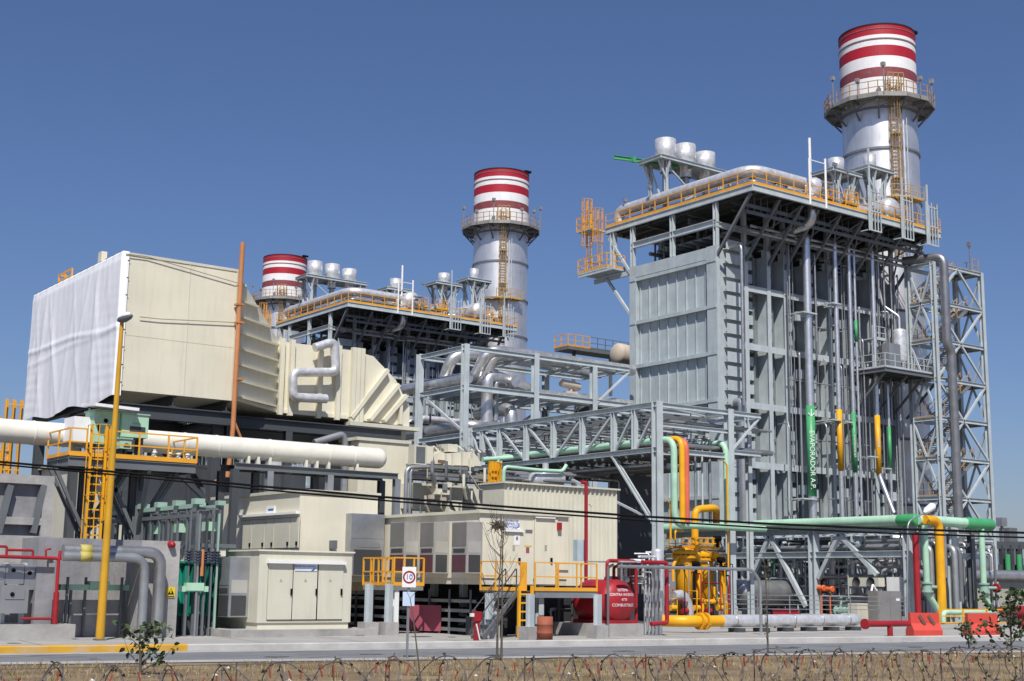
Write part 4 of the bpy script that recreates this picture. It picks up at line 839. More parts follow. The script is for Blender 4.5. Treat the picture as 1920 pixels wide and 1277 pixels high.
for k in range(14):
    x = LX+1+k*.9; y = EY+1.6+(k*.77) % 2.6; m = MB(); rr = (.07, .12, .18, .09)[k % 4]
    m.tube([(x, y+3, zl2+.3+.3*(k % 3)), (x, y, zl2+.3+.3*(k % 3)), (x, y, .9), (x+.8, y, .9)], rr, 8, .3); one('tangled_pipe', m, (SILVER, SILVER2, GALV, MIDST)[k % 4], 'plain grey pipe in the tangle behind the yellow pipe', 'pipe', 'pipe tangle behind the yellow pipe')
for k, (px_, py, r) in enumerate(((1690, 1045, 1.3), (1712, 1090, .9), (1795, 1075, 1.0))):
    p = at(px_, py, Y=60); m = MB(); m.vessel((p.x, 60, .3), (p.x, 60, p.z+1.2), r, 20, .4); one('process_vessel', m, (STAIN, SILVER2, SILVER2)[k], ('wide brownish', 'narrow grey', 'grey upright')[k]+' vessel behind '+('the low rack end column', 'the red pipe', 'the fat yellow pipe')[k], 'vessel')
p = at(1742, 1032, Y=58); m = MB(); m.tube([p+V((-2, 1.5, .8)), p+V((-.3, 0, .5)), p+V((.6, 0, -.4)), p+V((.6, 0, -3))], .38, 14, .7); one('elbow_pipe', m, SILVER, 'shiny silver elbow pipe left of the fat yellow pipe', 'pipe')
# leaning lamp arm above the header
a = at(1708, 978, Y=EY-1.5); b = at(1748, 950, Y=EY-1.5); lp_ = thing('street_lamp', 'white lamp head on a thin slanting arm over the green header', 'lamp', (a.x, EY-1.5, a.z))
MB().tube([(at(1700, 1150, Y=EY-1.5).x, EY-1.5, .2), (at(1702, 985, Y=EY-1.5).x, EY-1.5, a.z), b+V((-.6, 0, -.35))], .05, 8, .5).build('pole', GALV, lp_)
d_ = (b-a).normalized(); m = MB(); m.tube([b-d_*.9, b-d_*.6, b, b+d_*.25], [.06, .2, .24, .08], 12, 0); m.build('lamp_head', WHITE, lp_)
# orange plastic barriers
def barrier(pxl, pxr, yb2, label, slots=True):
    a = at(pxl, yb2, Z=.12); b = at(pxr, yb2, Z=.12); d = (b-a); L = d.length; d.normalize(); n = V((-d.y, d.x, 0)); t = thing('road_barrier', label, 'barrier', a, 'orange plastic barriers')
    H_ = 1.0; m = MB(); m.prism([a+n*.0, a+n*.62, a+n*.62+V((0, 0, .25)), a+n*.42+V((0, 0, .55)), a+n*.40+V((0, 0, H_)), a+n*.22+V((0, 0, H_)), a+n*.2+V((0, 0, .55)), a+V((0, 0, .25))], d*L); m.build('body', BARRIER, t)
    for f_ in ((.3, .62) if slots else ()):
        p_ = a+d*L*f_; q_ = p_+d*L*.16; m = MB(); m.quad(p_+n*.155+V((0, 0, .5)), q_+n*.03+V((0, 0, .3)), q_+n*.03+d*.1+V((0, 0, .3)), p_+n*.155+d*.1+V((0, 0, .5))); 
        m = MB(); e = p_+V((0, 0, .2)); m.bar(p_+n*.20+V((0, 0, .88)), q_+n*.13+V((0, 0, .5)), .14, .02, n*-1); m.build('slot_mark', mat('barrier_mark', (.12, .07, .05), .7), t)
    return t
barrier(1714, 1768, 1193, 'orange plastic road barrier with two dark slots, left of the yellow guard rail')
barrier(1822, 1878, 1193, 'orange plastic road barrier without slots showing, right of the yellow guard rail', False)
a = at(1762, 1180, Z=.12); b = at(1895, 1179, Z=.12); m = MB(); m.rail([a, b], 1.0, 1.6, .035, 2, False); one('yellow_guard_rail', m, YELLOW, 'yellow tubular guard rail between and behind the orange barriers', 'guard rail')
a = at(1880, 1145, Y=46); m = MB(); m.tube([a, a+V((9, 0, 0))], .28, 12); m.box(a.x+2, a.x+2.6, 45.8, 46.4, .1, a.z); one('red_main', m, RED, 'thick red pipe running out of the picture at the right edge', 'pipe')
# far right background: plant structures and low white building
p = at(1862, 1060, D=120); q = at(1990, 1060, D=120)
m = MB(); zt_ = at(1900, 1098, D=120).z
t = thing('low_building', 'low pale building at the right edge beyond the pipes', 'building', (p.x+3, p.y, 0))
a = at(1885, 1085, D=125); m.box(a.x, a.x+24, a.y-4, a.y+8, 0, a.z); m.build('wall', CREAM2, t); m = MB(); m.box(a.x-.4, a.x+24.4, a.y-4.4, a.y+8.4, a.z, a.z+.5); m.build('roof', GALV, t)
a = at(1862, 1022, D=150); t = thing('green_pipe_rack', 'distant dark rack with green pipes at the right edge', 'pipe rack', (a.x, a.y, 0))
b = at(1990, 1022, D=150); d_ = (b-a); m = MB()
for i in range(9): p_ = a+d_*(i/8); m.bar((p_.x, p_.y, 0), p_, .5); 
for z in (a.z, a.z-2.5): m.bar((a.x, a.y, z), (b.x, b.y, z), .5, .8)
m.build('frame', DKST, t); m = MB()
for i in range(6): p_ = a+d_*((i+.5)/6); m.tube([(p_.x, p_.y-1, a.z-1), (p_.x, p_.y-1, a.z-6)], .3, 8)
m.build('pipe', GREEN, t)
a = at(1840, 1055, D=95); m = MB(); m.vessel(a+V((-3, 2, -.2)), a+V((1.6, .8, -.2)), .8); one('horizontal_tank', m, SILVER2, 'silver horizontal tank beyond the far right green drop pipe', 'tank')
a = at(1868, 1080, D=92); m = MB(); m.tube([a+V((-8, 3, 0)), a+V((8, -3, 0))], .4, 12); one('far_pipe', m, SILVER2, 'dull horizontal pipe beneath the far silver tank', 'pipe')
a = at(1879, 1000, D=160); m = MB(); m.bar((a.x, a.y, 0), a+V((0, 0, 1)), .25); m.box(a.x-.5, a.x+.5, a.y-.4, a.y+.4, a.z+.8, a.z+1.8); one('light_mast', m, GALV, 'thin light mast against the sky at the right edge', 'mast')
a = at(1890, 990, D=240); m = MB(); m.box(a.x-1.2, a.x+1.2, a.y-1, a.y+1, 0, a.z); one('distant_tower', m, MIDST, 'small dark distant block on the horizon at the right', 'tower')

# ------------------------------------------------------------ yellow gas filter skid
SKY = 56.5
sk0 = at(1268, 1168, Z=.12)
SKY = sk0.y
def sx(px_, y=None, Y=None): p = at(px_, y or 1100, Y=Y or SKY); return p
sk = thing('gas_filter_skid', 'bright yellow gas filter skid with two upright vessels, pipes and rails', 'gas filter', (sk0.x, SKY, .1))
for k, (px_, yt, r, Y_) in enumerate(((1283, 1030, .50, SKY+.3), (1321, 1035, .50, SKY+1.2))):
    p = at(px_, yt, Y=Y_); m = MB(); m.lathe((p.x, Y_, 0), [(0, .5), (r, .6), (r, p.z-.5)], 22); m.build('filter_vessel', YELLOW, sk)
    m = MB(); m.lathe((p.x, Y_, p.z-.5), [(r, 0), (r+.18, 0), (r+.18, .14), (r, .15), (r, .22), (r+.18, .23), (r+.18, .37), (r*.8, .5), (0, .62)], 22, sharp=True)
    for a_ in range(14): q = V((p.x+(r+.12)*math.cos(a_*.449), Y_+(r+.12)*math.sin(a_*.449), p.z-.55)); m.bar(q, q+V((0, 0, .5)), .05)
    m.build('bolted_head', YELLOW, sk)
    MB().box(p.x-.3, p.x+.3, Y_-.3, Y_+.3, .1, .62).build('skirt', DKST, sk)
def yp(pts, r, Y_=SKY, b=.45, nm='yellow_pipe'):
    P_ = [at(x, y, Y=Y_+(e[0] if e else 0)) for x, y, *e in pts]; m = MB(); m.tube(P_, r, 14, b); return m.build(nm, YELLOW, sk)
yp([(1303, 1035), (1303, 955), (1343, 952), (1343, 990, 2.0)], .21)
yp([(1283, 1038), (1305, 1038), (1310, 1060), (1312, 1090)], .17)
yp([(1335, 1040), (1354, 1045), (1356, 1090), (1356, 1130)], .2)
yp([(1310, 1075), (1310, 1125), (1325, 1130), (1345, 1128)], .16)
yp([(1345, 1128), (1360, 1132), (1366, 1158)], .24)
yp([(1320, 1128), (1318, 1160)], .22); yp([(1265, 1012), (1265, 995), (1280, 995)], .07, SKY-.3)
yp([(1340, 1100), (1340, 1135)], .1); yp([(1270, 1045), (1262, 1060), (1262, 1090)], .1)
pv = at(1290, 1120, Y=SKY-.2); m = MB(); m.tube([(pv.x+.0, SKY-.2, pv.z+.2), (pv.x-.2, SKY-.2, pv.z), (at(1290, 1165, Y=SKY-.2).x, SKY-.2, .7)], .32, 14, .5)
for px_, py in ((1352, 1050), (1305, 1058), (1360, 1066), (1345, 1010)):
    p = at(px_, py, Y=SKY-.35); m2 = MB(); m2.cyl(p+V((0, -.2, 0)), p+V((0, .2, 0)), .17, 10); m2.cyl(p+V((0, 0, -.1)), p+V((0, 0, -.5)), .08, 8); m2.build('black_gauge', BLACK, sk)
a = at(1283, 1120, Y=SKY-.5); m = MB(); m.tube([at(1262, 1118, Y=SKY-.5), at(1280, 1115, Y=SKY-.5), at(1290, 1135, Y=SKY-.5), at(1292, 1160, Y=SKY-.5)], .3, 14, .5); m.build('silver_elbow', SILVER, sk)
m = MB()
for z_px in (1011, 1027, 1043):
    m.bar(at(1229, z_px, Y=SKY+.8), at(1262, z_px-1, Y=SKY+.8), .05)
p = at(1300, 1008, Y=SKY-.1); q = at(1344, 1008, Y=SKY-.1); b1 = at(1300, 1028, Y=SKY-.1)
m.rail([(p.x, SKY+1.9, b1.z), (p.x, SKY-.3, b1.z), (q.x, SKY-.3, b1.z), (q.x, SKY+1.9, b1.z)], p.z-b1.z, .5, .025)
m.build('access_rail', YELLOW, sk)
r_ = random.Random(9)
for i in range(16):
    p = at(1255+i*7.5, 1110, Y=SKY-.4); m = MB(); h = r_.uniform(1, 3.6); m.tube([(p.x, SKY-.4-.3*(i % 3), .2), (p.x, SKY-.4-.3*(i % 3), h), (p.x+.3, SKY+.6, h)], r_.choice([.03, .05]), 6); m.build('instrument_line', (GALV, YELLOW, BLACK, RED)[i % 4], sk)
for i in range(5):
    p = at(1262+i*22, 1140+6*(i % 2), Y=SKY-.7); m = MB(); m.cyl(p+V((-.2, 0, 0)), p+V((.2, 0, 0)), .16, 10); m.cyl(p, p+V((0, 0, .5)), .04, 6); m.lathe(p+V((0, 0, .5)), [(.1, -.02), (.2, -.02), (.2, .02), (.1, .02)], 12); m.build('small_valve', RED if i % 2 else YELLOW, sk)

# more pipework under the low rack: headers, manifolds and supports
r_ = random.Random(33)
for i in range(10):
    X_ = LX+.6+.38*i; z = 1.6+.62*(i % 6); rr = (.06, .1, .15, .08)[i % 4]; y0 = ya_+1+.6*(i % 3); y1 = yb_+2-(i % 4)
    m = MB(); m.tube([(X_, y0, .3), (X_, y0, z), (X_, y1, z), (X_, y1, zl2+.5)], rr, 8, .3); one('header_pipe_run', m, (SILVER, GALV, SILVER2, STEEL)[i % 4], 'grey pipe running level beneath the low rack', 'pipe', 'level pipes beneath the low rack')
for i in range(12):
    y = ya_+1.5+(yb_-ya_-2)*i/11; m = MB(); X_ = LX+.35+.5*(i % 3); h = r_.uniform(2.5, 5.2)
    m.tube([(X_, y, .15), (X_, y, h), (X_+1.4, y+.2, h)], r_.choice([.04, .06, .05]), 6, .15); m.box(X_-.12, X_+.12, y-.1, y+.1, 1.2, 1.5)
    one('instrument_stand', m, (GALV, STEEL)[i % 2], 'thin grey instrument stand pipe at the front of the low rack', 'pipe', 'instrument stands at the low rack')
p = lx(1437, 1060); m = MB(); m.tube([lx(1408, 1036)+V((.8, 0, 0)), lx(1436, 1036)+V((.8, 0, 0)), lx(1437, 1105)+V((.8, 0, 0))], .11, 10, .2); one('green_bent_pipe', m, GREEN, 'small bright green bent pipe hanging under the left part of the low rack', 'pipe')

r_ = random.Random(71)
for i in range(46):
    p = at(r_.uniform(1375, 1690), r_.uniform(1010, 1130), X=LX+r_.uniform(.4, 4.4)); m = MB(); rr = r_.choice([.035, .05, .07, .1, .14]); d = r_.choice([V((0, 1.6, 0)), V((0, -1.2, 0)), V((1.2, 0, 0))])
    m.tube([(p.x, p.y, max(.2, p.z-r_.uniform(.6, 2.2))), p, p+d, p+d+V((0, 0, -r_.uniform(.3, 1.4)))], rr, 8, .2)
    if i % 4 == 0: m.lathe(p, [(rr, -.1), (rr*2.2, -.09), (rr*2.2, .09), (rr, .1)], 12)
    one('small_pipe', m, (SILVER, STEEL, GALV, PIPE, MIDST, SILVER)[i % 6], 'small pale pipe in the tangle beneath the low rack', 'pipe', 'small pipes tangled beneath the low rack')
for i, px_ in enumerate((1400, 1428, 1468, 1497, 1550, 1585, 1622, 1660)):
    p = at(px_, 1050, X=LX+2.4+.5*(i % 3)); m = MB(); m.ibeam((p.x, p.y, .1), (p.x, p.y, zl2), .18, .18); one('thin_stanchion', m, STEEL, 'thin pale stanchion standing inside the low rack', 'post', 'stanchions inside the low rack')
GAP = mat('door_gap_shade', (.22, .20, .15), .8)
# ------------------------------------------------------------ long right electrical house with its units
ec = at(900, 957, D=54); EX, EYY, EZ = ec; EX2 = at(1066, 964, Y=EYY).x; EY2 = at(709, 969, X=EX).y; EB = at(900, 1096, X=EX).z
eh = thing('electrical_house', 'long cream electrical house on stilts with three tall air conditioners and a double door', 'electrical house', (EX, EYY, 0))
MB().box(EX, EX2, EYY, EY2, EB+.25, EZ-.1).build('wall', CREAM, eh)
MB().box(EX-.12, EX2+.12, EYY-.12, EY2+.12, EZ-.1, EZ+.02).build('roof', CREAM2, eh)
MB().box(EX+.05, EX2-.05, EYY+.05, EY2-.05, EB, EB+.248).build('base_frame', CREAM2, eh)
dp = lambda px_, py, off=0: at(px_, py, Y=EYY-off)
def onwall(x0, y0, x1, y1, d, nm, mt, parent, d0=.003):   # slab on the right face between two pixels
    a, b = dp(x0, y0), dp(x1, y1); return MB().box(min(a.x, b.x), max(a.x, b.x), EYY-d, EYY-d0, min(a.z, b.z), max(a.z, b.z)).build(nm, mt, parent)
for x0, x1, hx, cx0, cx1 in ((941, 998, 972, 943, 978), (1002, 1044, 1032, 1002, 1038)):
    onwall(x0-.5, 973 if x0 < 950 else 971, x1+.5, 1096.5, .0028, 'door_gap', GAP, eh, .001)
    d = onwall(x0, 974 if x0 < 950 else 972, x1, 1096, .04, 'door', CREAM, eh)
    onwall(hx-1.5, 1046, hx+1.5, 1056, .10, 'handle', BLACK, d, .041)
    onwall(cx0, 993 if x0 < 950 else 969, cx1, 998 if x0 < 950 else 973, .14, 'canopy', WHITE, eh, .042)
    onwall(hx-12, 1022, hx-8, 1033, .05, 'warning_mark', mat('faint_mark', (.35, .34, .28), .6), d, .041)
s_ = onwall(945, 977, 973, 993, .055, 'sign', WHITE, eh, .042)
o = dp(957, 983); text('CENTRO DE\nCONTROL DE\nMOTORES', .13, BLUE, basis((o.x, EYY-.06, o.z), (1, 0, 0), (0, 0, 1)), s_)
m = MB(); a, b = dp(965, 992), dp(972.5, 984); m.add([(a.x, EYY-.058, a.z), (b.x, EYY-.058, a.z+.08), (b.x, EYY-.058, b.z)], [(0, 1, 2)]); m.build('swoosh', BLUE, s_)
onwall(984, 993, 997, 1000, .05, 'name_plate', mat('plate_grey', (.16, .15, .17), .6), eh, .042)
onwall(963, 1004, 973, 1022, .05, 'notice', WHITE, eh, .042); onwall(966, 1006, 970, 1013, .055, 'red_ring', mat('notice_purple', (.25, .18, .35), .6), eh, .0505)
onwall(982, 1021, 996, 1025, .05, 'notice', mat('yellow_notice', (.6, .58, .22), .6), eh, .042); onwall(985, 1026, 991, 1037, .05, 'extinguisher_sign', mat('dull_red_sign', (.3, .08, .1), .6), eh, .042)
a = dp(1046, 986); m = MB(); m.box(a.x-.09, a.x+.09, EYY-.16, EYY-.003, a.z-.17, a.z+.13); m.build('alarm_box', RED, eh)
# tall wall-hung air conditioners on the left (long) face
def ac_unit(face, x0, y0, y1, z0, z1, dep, label, group, low=True):
    """unit hung on a wall facing -X at x = x0, from y0 (near) to y1, with its narrow side towards the camera"""
    t = thing('air_conditioner', label, 'air conditioner', (x0, y0, z0), group)
    h = z1-z0
    MB().box(x0-dep, x0-.004, y0, y1, z0, z1).build('casing', GALV if low == 'grey' else mat('ac_grey', (.33, .32, .30), .5, dirt=.25, streak=True), t)
    m = MB(); m.box(x0-dep-.012, x0-dep-.001, y0+.05, y1-.05, z0+.05, z0+h*.36); m.build('coil_grille', MAROON if low is True else DARKGRILL, t)
    m = MB(); m.box(x0-dep-.014, x0-dep-.001, y0+.12, y1-.12, z0+h*.40, z0+h*.48)
    m.build('louvre', DARKGRILL, t)
    m = MB(); m.box(x0-dep-.012, x0-dep-.001, y0+.03, y1-.03, z0+h*.53, z1-.04); m.build('upper_panel', mat('ac_dark_panel', (.17, .165, .155), .5, dirt=.2) if low is True else GALV, t)
    m = MB(); m.box(x0-dep+.1, x0-.1, y0-.012, y0-.001, z0+.06, z0+h*.36); m.build('side_grille', DARKGRILL, t)
    m = MB(); m.box(x0-dep+.08, x0-.08, y0-.008, y0-.001, z0+h*.40, z0+h*.62); m.build('side_panel', mat('ac_side', (.38, .37, .34), .5), t)
    return t
zt = at(905, 975, X=EX).z
for k, (a_, b_, lab) in enumerate(((731, 779, 'tall grey air conditioner farthest left on the long cream house, behind orange railing'), (787, 834, 'middle one of three tall grey air conditioners on the long cream house'), (847, 897, 'tall grey air conditioner nearest the corner of the long cream house'))):
    # the right end of each unit is its side panel; split wall length in front and depth
    fr_ = .56
    xm_ = a_+(b_-a_)*fr_
    dep = .75
    y0 = at(xm_, 1020, X=EX-dep).y; y1 = at(a_, 1020, X=EX-dep).y
    ac_unit('L', EX, y0, y1, at(xm_, 1075, X=EX-dep).z, at(xm_, 978, X=EX-dep).z, dep, lab, 'tall air conditioners on the long house')
# stilts and pedestals
lz0_ = at(1000, 1108, Y=EYY-1.2).z
for px_, py in ((697, 1190), (735, 1190), (1130, 1196), (925, 1196), (1003, 1200)):
    p = at(px_, py, Z=.15); t = thing('stilt', {697: 'pale steel stilt on concrete block, left one under the back house', 735: 'pale steel stilt on concrete block under the small orange landing', 1130: 'pale steel stilt on concrete block at the right end of the door landing', 925: 'pale steel stilt under the left end of the door landing', 1003: 'pale steel stilt on block just right of the yellow ladder'}[px_], 'stilt', (p.x, p.y, .1), 'stilts under the houses')
    MB().ibeam((p.x, p.y+.3, .6), (p.x, p.y+.3, EB-.02 if px_ in (697, 735) else lz0_-.1), .22, .24, (.3, -1, 0)).build('post', STEEL, t)
    MB().box(p.x-.3, p.x+.3, p.y+.0, p.y+.6, .1, .62).build('pedestal', CONC, t)
for i in range(4):
    y = EYY+.6+(EY2-EYY-1.2)*i/3
    for x in (EX+1.2, EX2-1.0): m = MB(); m.ibeam((x, y, .1), (x, y, EB), .25, .25); one('inner_stilt', m, STEEL, 'steel stilt standing in the dark under the long cream house', 'stilt', 'stilts in the dark under the long house')
t = thing('cable_tray_stack', 'stack of black and grey cable trays in the dark under the long house', 'cable tray', (EX+1, EYY+1, .1))
for z in (.25, .62, 1.0, 1.38):
    m = MB(); y0_ = EYY+2.2; m.box(EX+.5, EX+.6, EYY+1.0, EY2+6, z, z+.13); m.box(EX+.6, EX+1.5, EYY+1.0, EY2+6, z, z+.03); m.build('tray', GALV, t)
    m = MB(); m.box(EX+.62, EX+1.5, EYY+1.0, EY2+6, z+.06, z+.2); m.build('cables', BLACK, t)
for i in range(8): y = EYY+1.2+i*1.5; MB().bar((EX+.46, y, .1), (EX+.46, y, 1.9), .06).build('upright', MIDST, t)
m = MB(); m.box(EX+1.8, EX+2.0, EYY+.8, EY2+8, .12, EB); one('shade_backing_board', m, mat('black_shadow_board', (.03, .03, .032), .8), 'black board standing in for the shade behind the cable trays under the long house', 'wall')  # black board put in for the darkness beneath the house
m = MB(); m.box(EX+2.01, EX2+2.2, EYY+1.9, EYY+2.05, .12, EB-.01); one('shade_backing_board', m, mat('black_shadow_board', (.03, .03, .032), .8), 'black board standing in for the shade behind the clutter under the door end of the long house', 'wall')  # second black board, painting in the gloom at the door end
r_ = random.Random(52)
for i in range(16):
    x = EX+.4+r_.random()*(EX2-EX+.8); y = EYY+.3+r_.random()*1.3; h = r_.uniform(.5, EB-.2); m = MB()
    if i % 3: m.tube([(x, y, .12), (x, y, h), (x+r_.uniform(.3, 1), y, h)], r_.choice([.03, .05, .08]), 7, .1)
    else: m.box(x, x+r_.uniform(.2, .5), y, y+.3, .12, h*.7)
    one('underfloor_gear', m, (MIDST, DKST, GALV, BLACK)[i % 4], 'small dark pipe or box in the shade under the door landing', 'equipment', 'gear in the shade under the door landing')
# door landing with orange railing and yellow ladder
lz_ = at(1000, 1108, Y=EYY-1.2).z; lx0 = at(929, 1108, Y=EYY-1.2).x; lx1 = at(1119, 1108, Y=EYY-1.2).x; lxa = at(976, 1108, Y=EYY-1.2).x; lxb = at(1003, 1108, Y=EYY-1.2).x
ln = thing('door_landing', 'steel landing with orange railings in front of the double door', 'landing', (lx0, EYY-1.2, lz_))
m = MB(); m.box(lx0, lx1, EYY-1.2, EYY-.15, lz_-.06, lz_); m.build('deck', GRATE, ln)
m = MB(); m.bar((lx0, EYY-1.2, lz_-.16), (lxa, EYY-1.2, lz_-.16), .1, .2); m.bar((lxb, EYY-1.2, lz_-.16), (lx1, EYY-1.2, lz_-.16), .1, .2)
for i in range(6): x = lxb+(lx1-lxb)*i/5; m.bar((x, EYY-1.1, lz_-.16), (x, EYY-.2, lz_-.16), .08, .16)
m.build('edge_beam', GALV, ln)
MB().rail([(lx0, EYY-.2, lz_), (lx0, EYY-1.2, lz_), (lxa, EYY-1.2, lz_)], 1.1, .95, .025).build('railing', ORANGE, ln)
MB().rail([(lxb, EYY-1.2, lz_), (lx1, EYY-1.2, lz_), (lx1, EYY-.2, lz_), (lx1-1.2, EYY-.2, lz_)], 1.1, 1.0, .025).build('railing', ORANGE, ln)
MB().box(lxa+.02, lxa+.27, EYY-1.25, EYY-1.2, lz_, lz_+1.1).build('gate_plate', ORANGE, ln)
t = thing('yellow_ladder', 'upright yellow ladder from the ground up to the door landing', 'ladder', ((lxa+lxb)/2, EYY-1.4, .12))
m = MB(); lw = .62; xc_ = at(985, 1160, Y=EYY-1.4).x; m.ladder((xc_, EYY-1.4, .12), (xc_, EYY-1.4, lz_+.2), (1, 0, 0), lw, .05); m.build('rails', YELLOW, t)
st_ = thing('steel_steps', 'steep dark steel steps with sloping handrails beside the yellow ladder', 'steps', (xc_-1.2, EYY-1.6, .12))
m = MB(); p0_ = at(905, 1203, Y=EYY-2.2); p1_ = at(968, 1112, Y=EYY-1.3); p0_.z = .15
for e in (0, .7): m.bar(p0_+V((0, e, 0)), p1_+V((0, e, 0)), .05, .2)
for i in range(9): q = p0_.lerp(p1_, (i+.5)/9); m.box(q.x-.1, q.x+.1, q.y, q.y+.7, q.z, q.z+.03)
m.build('flight', MIDST, st_)
for e in (0, .7): MB().tube([p0_+V((0, e, .2)), p0_+V((0, e, .95)), p1_+V((0, e, .95)), p1_+V((0, e, 0))], .028, 8, .1).build('handrail', mat('dark_rail', (.06, .06, .07), .5), st_)
# small orange landing at the far left end of the long house
a = at(706, 1098, X=EX-.2); b = at(783, 1098, X=EX-1.6); sl_ = thing('small_landing', 'small orange-railed landing beside the left air conditioner', 'landing', a)
y0_, y1_ = at(770, 1098, X=EX-1.4).y, at(712, 1098, X=EX-1.4).y; zf = at(740, 1098, X=EX-1.4).z
MB().box(EX-2.2, EX-.8, y0_, y1_, zf-.18, zf).build('deck', GALV, sl_)
MB().rail([(EX-.8, y0_, zf), (EX-2.2, y0_, zf), (EX-2.2, y1_, zf), (EX-.8, y1_, zf)], 1.1, .55, .03).build('railing', ORANGE, sl_)
for y in (y0_+.15, y1_-.15): MB().ibeam((EX-2.0, y, .15), (EX-2.0, y, zf-.18), .2, .2).build('post', WHITE, sl_)

# ------------------------------------------------------------ tall back house (two-storey look) and the front cabinet
bc = at(563, 918, D=57.5); KX, KY, KZ = bc; KX2 = at(709, 926, Y=KY).x; KY2 = at(400, 940, X=KX).y; KB = at(700, 1092, Y=KY).z
bh = thing('cream_house', 'tall cream electrical house behind the front cabinet, row of narrow doors under a canopy', 'electrical house', (KX, KY, 0))
MB().box(KX, KX2, KY, KY2, KB, KZ-.1).build('wall', CREAM, bh); MB().box(KX-.1, KX2+.1, KY-.1, KY2+.1, KZ-.1, KZ+.03).build('roof', CREAM2, bh)
MB().box(KX+.05, KX2-.05, KY+.05, KY2-.05, KB-.35, KB-.002).build('base_frame', mat('tan_base', (.38, .30, .16), .6), bh)
wy = lambda px_, py, d=0: at(px_, py, X=KX-d)
cz = [451, 474, 498, 515, 545, 562]
a, b = wy(450, 969), wy(563, 962); MB().box(KX-.2, KX-.003, b.y+.02, a.y, (a.z+b.z)/2-.04, (a.z+b.z)/2+.06).build('canopy', WHITE, bh)
zt_, zb_ = wy(510, 972).z, wy(510, 1028).z
for x0_, x1_ in zip(cz, cz[1:]):
    y1_, y0_ = wy(x0_, 1000).y, wy(x1_, 1000).y; MB().box(KX-.0028, KX-.001, y0_, y1_, zb_-.03, zt_).build('door_gap', GAP, bh); d = MB().box(KX-.05, KX-.003, y0_+.03, y1_-.03, zb_, zt_-.03).build('narrow_door', CREAM2, bh)
    MB().box(KX-.11, KX-.051, y0_+.08, y0_+.16, wy(510, 1024).z, wy(510, 1017).z).build('handle', BLACK, d)
a, b = wy(500, 950), wy(516, 962); s_ = MB().box(KX-.04, KX-.003, b.y, a.y, b.z, a.z).build('sign', WHITE, bh); MB().box(KX-.045, KX-.041, b.y+.1, a.y-.25, (a.z+b.z)/2-.04, (a.z+b.z)/2+.04).build('logo', BLUE, s_)
fx = lambda px_, py: at(px_, py, Y=KY)
p = fx(621, 1018); MB().box(p.x-.1, p.x+.1, KY-.35, KY-.003, p.z-.25, p.z+.1).build('vent_hood', MIDST, bh)
a, b = fx(649, 963), fx(707, 1080); t = thing('air_conditioner', 'big light grey air conditioner on the tall cream house, right of the front cabinet', 'air conditioner', (a.x, KY, b.z), 'light grey air conditioners')
MB().box(a.x, b.x, KY-.5, KY-.004, b.z, a.z).build('casing', GALV, t); h = a.z-b.z
MB().box(a.x+.15, b.x-.12, KY-.515, KY-.501, b.z+.05, b.z+h*.42).build('coil_grille', DARKGRILL, t); MB().box(a.x+.3, b.x-.2, KY-.512, KY-.501, b.z+h*.46, b.z+h*.53).build('louvre', mat('louvre_grey', (.2, .2, .21), .5), t); MB().box(a.x+.06, b.x-.06, KY-.51, KY-.501, b.z+h*.6, a.z-.05).build('upper_panel', GALV, t)
# front cabinet
cc = at(480, 1190, D=51.3); QX = cc.x; QY = cc.y; QX2 = at(656, 1185, Y=QY).x; QZ = at(487, 1029, X=QX, ).z; QZ0 = .62
QY2 = at(405, 1040, X=QX).y
fc = thing('front_cabinet', 'smaller cream cabinet house in front with three doors and a blue-marked sign', 'cabinet house', (QX, QY, .1))
MB().box(QX, QX2, QY, QY2, QZ0, QZ-.08).build('wall', CREAM2, fc)
m = MB(); m.box(QX-.08, QX2+.08, QY-.08, QY2+.08, QZ-.08, QZ-.02); m.build('roof', CREAM, fc)
MB().box(QX+.06, QX2-.06, QY+.06, QY2-.06, .38, QZ0-.002).build('base_frame', CREAM, fc)
qx = lambda px_, py, d=0: at(px_, py, Y=QY-d)
a, b = qx(500, 1050), qx(645, 1058); MB().box(a.x, b.x, QY-.2, QY-.003, (a.z+b.z)/2-.07, (a.z+b.z)/2+.05).build('canopy', WHITE, fc); ct = (a.z+b.z)/2-.08
for i, (x0_, x1_) in enumerate(((503, 546), (548, 593), (594, 640))):
    a, b = qx(x0_, 1060), qx(x1_, 1174); MB().box(a.x-.004, b.x+.004, QY-.0028, QY-.001, QZ0+.08, ct).build('door_gap', GAP, fc); d = MB().box(a.x+.014, b.x-.014, QY-.05, QY-.003, QZ0+.12, ct).build('door', CREAM2, fc)
    MB().box(b.x-.12, b.x-.06, QY-.11, QY-.051, qx(x1_, 1116).z, qx(x1_, 1104).z).build('handle', BLACK, d)
    c = (a.x+b.x)/2; z = qx(x0_, 1088).z; m = MB(); m.add([(c-.07, QY-.053, z-.06), (c+.07, QY-.053, z-.06), (c, QY-.053, z+.07)], [(0, 1, 2)]); m.build('warning_triangle', mat('faint_mark', (.35, .34, .28), .6), d)
a, b = qx(552, 1056), qx(593, 1071); s_ = MB().box(a.x, b.x, QY-.075, QY-.0515, b.z, a.z).build('sign', mat('sign_white_blue', (.66, .72, .82), .5), fc)
o = qx(570, 1062); text('CENTRO DE CONTROL', .085, BLUE, basis((o.x, QY-.078, o.z), (1, 0, 0), (0, 0, 1)), s_)
m = MB(); A, B = qx(581, 1071), qx(592, 1061); m.add([(A.x, QY-.078, A.z+.01), (A.x+.12, QY-.078, A.z+.01), (B.x, QY-.078, B.z), (B.x-.02, QY-.078, B.z-.05)], [(0, 1, 2, 3)]); m.build('swoosh', BLUE, s_)
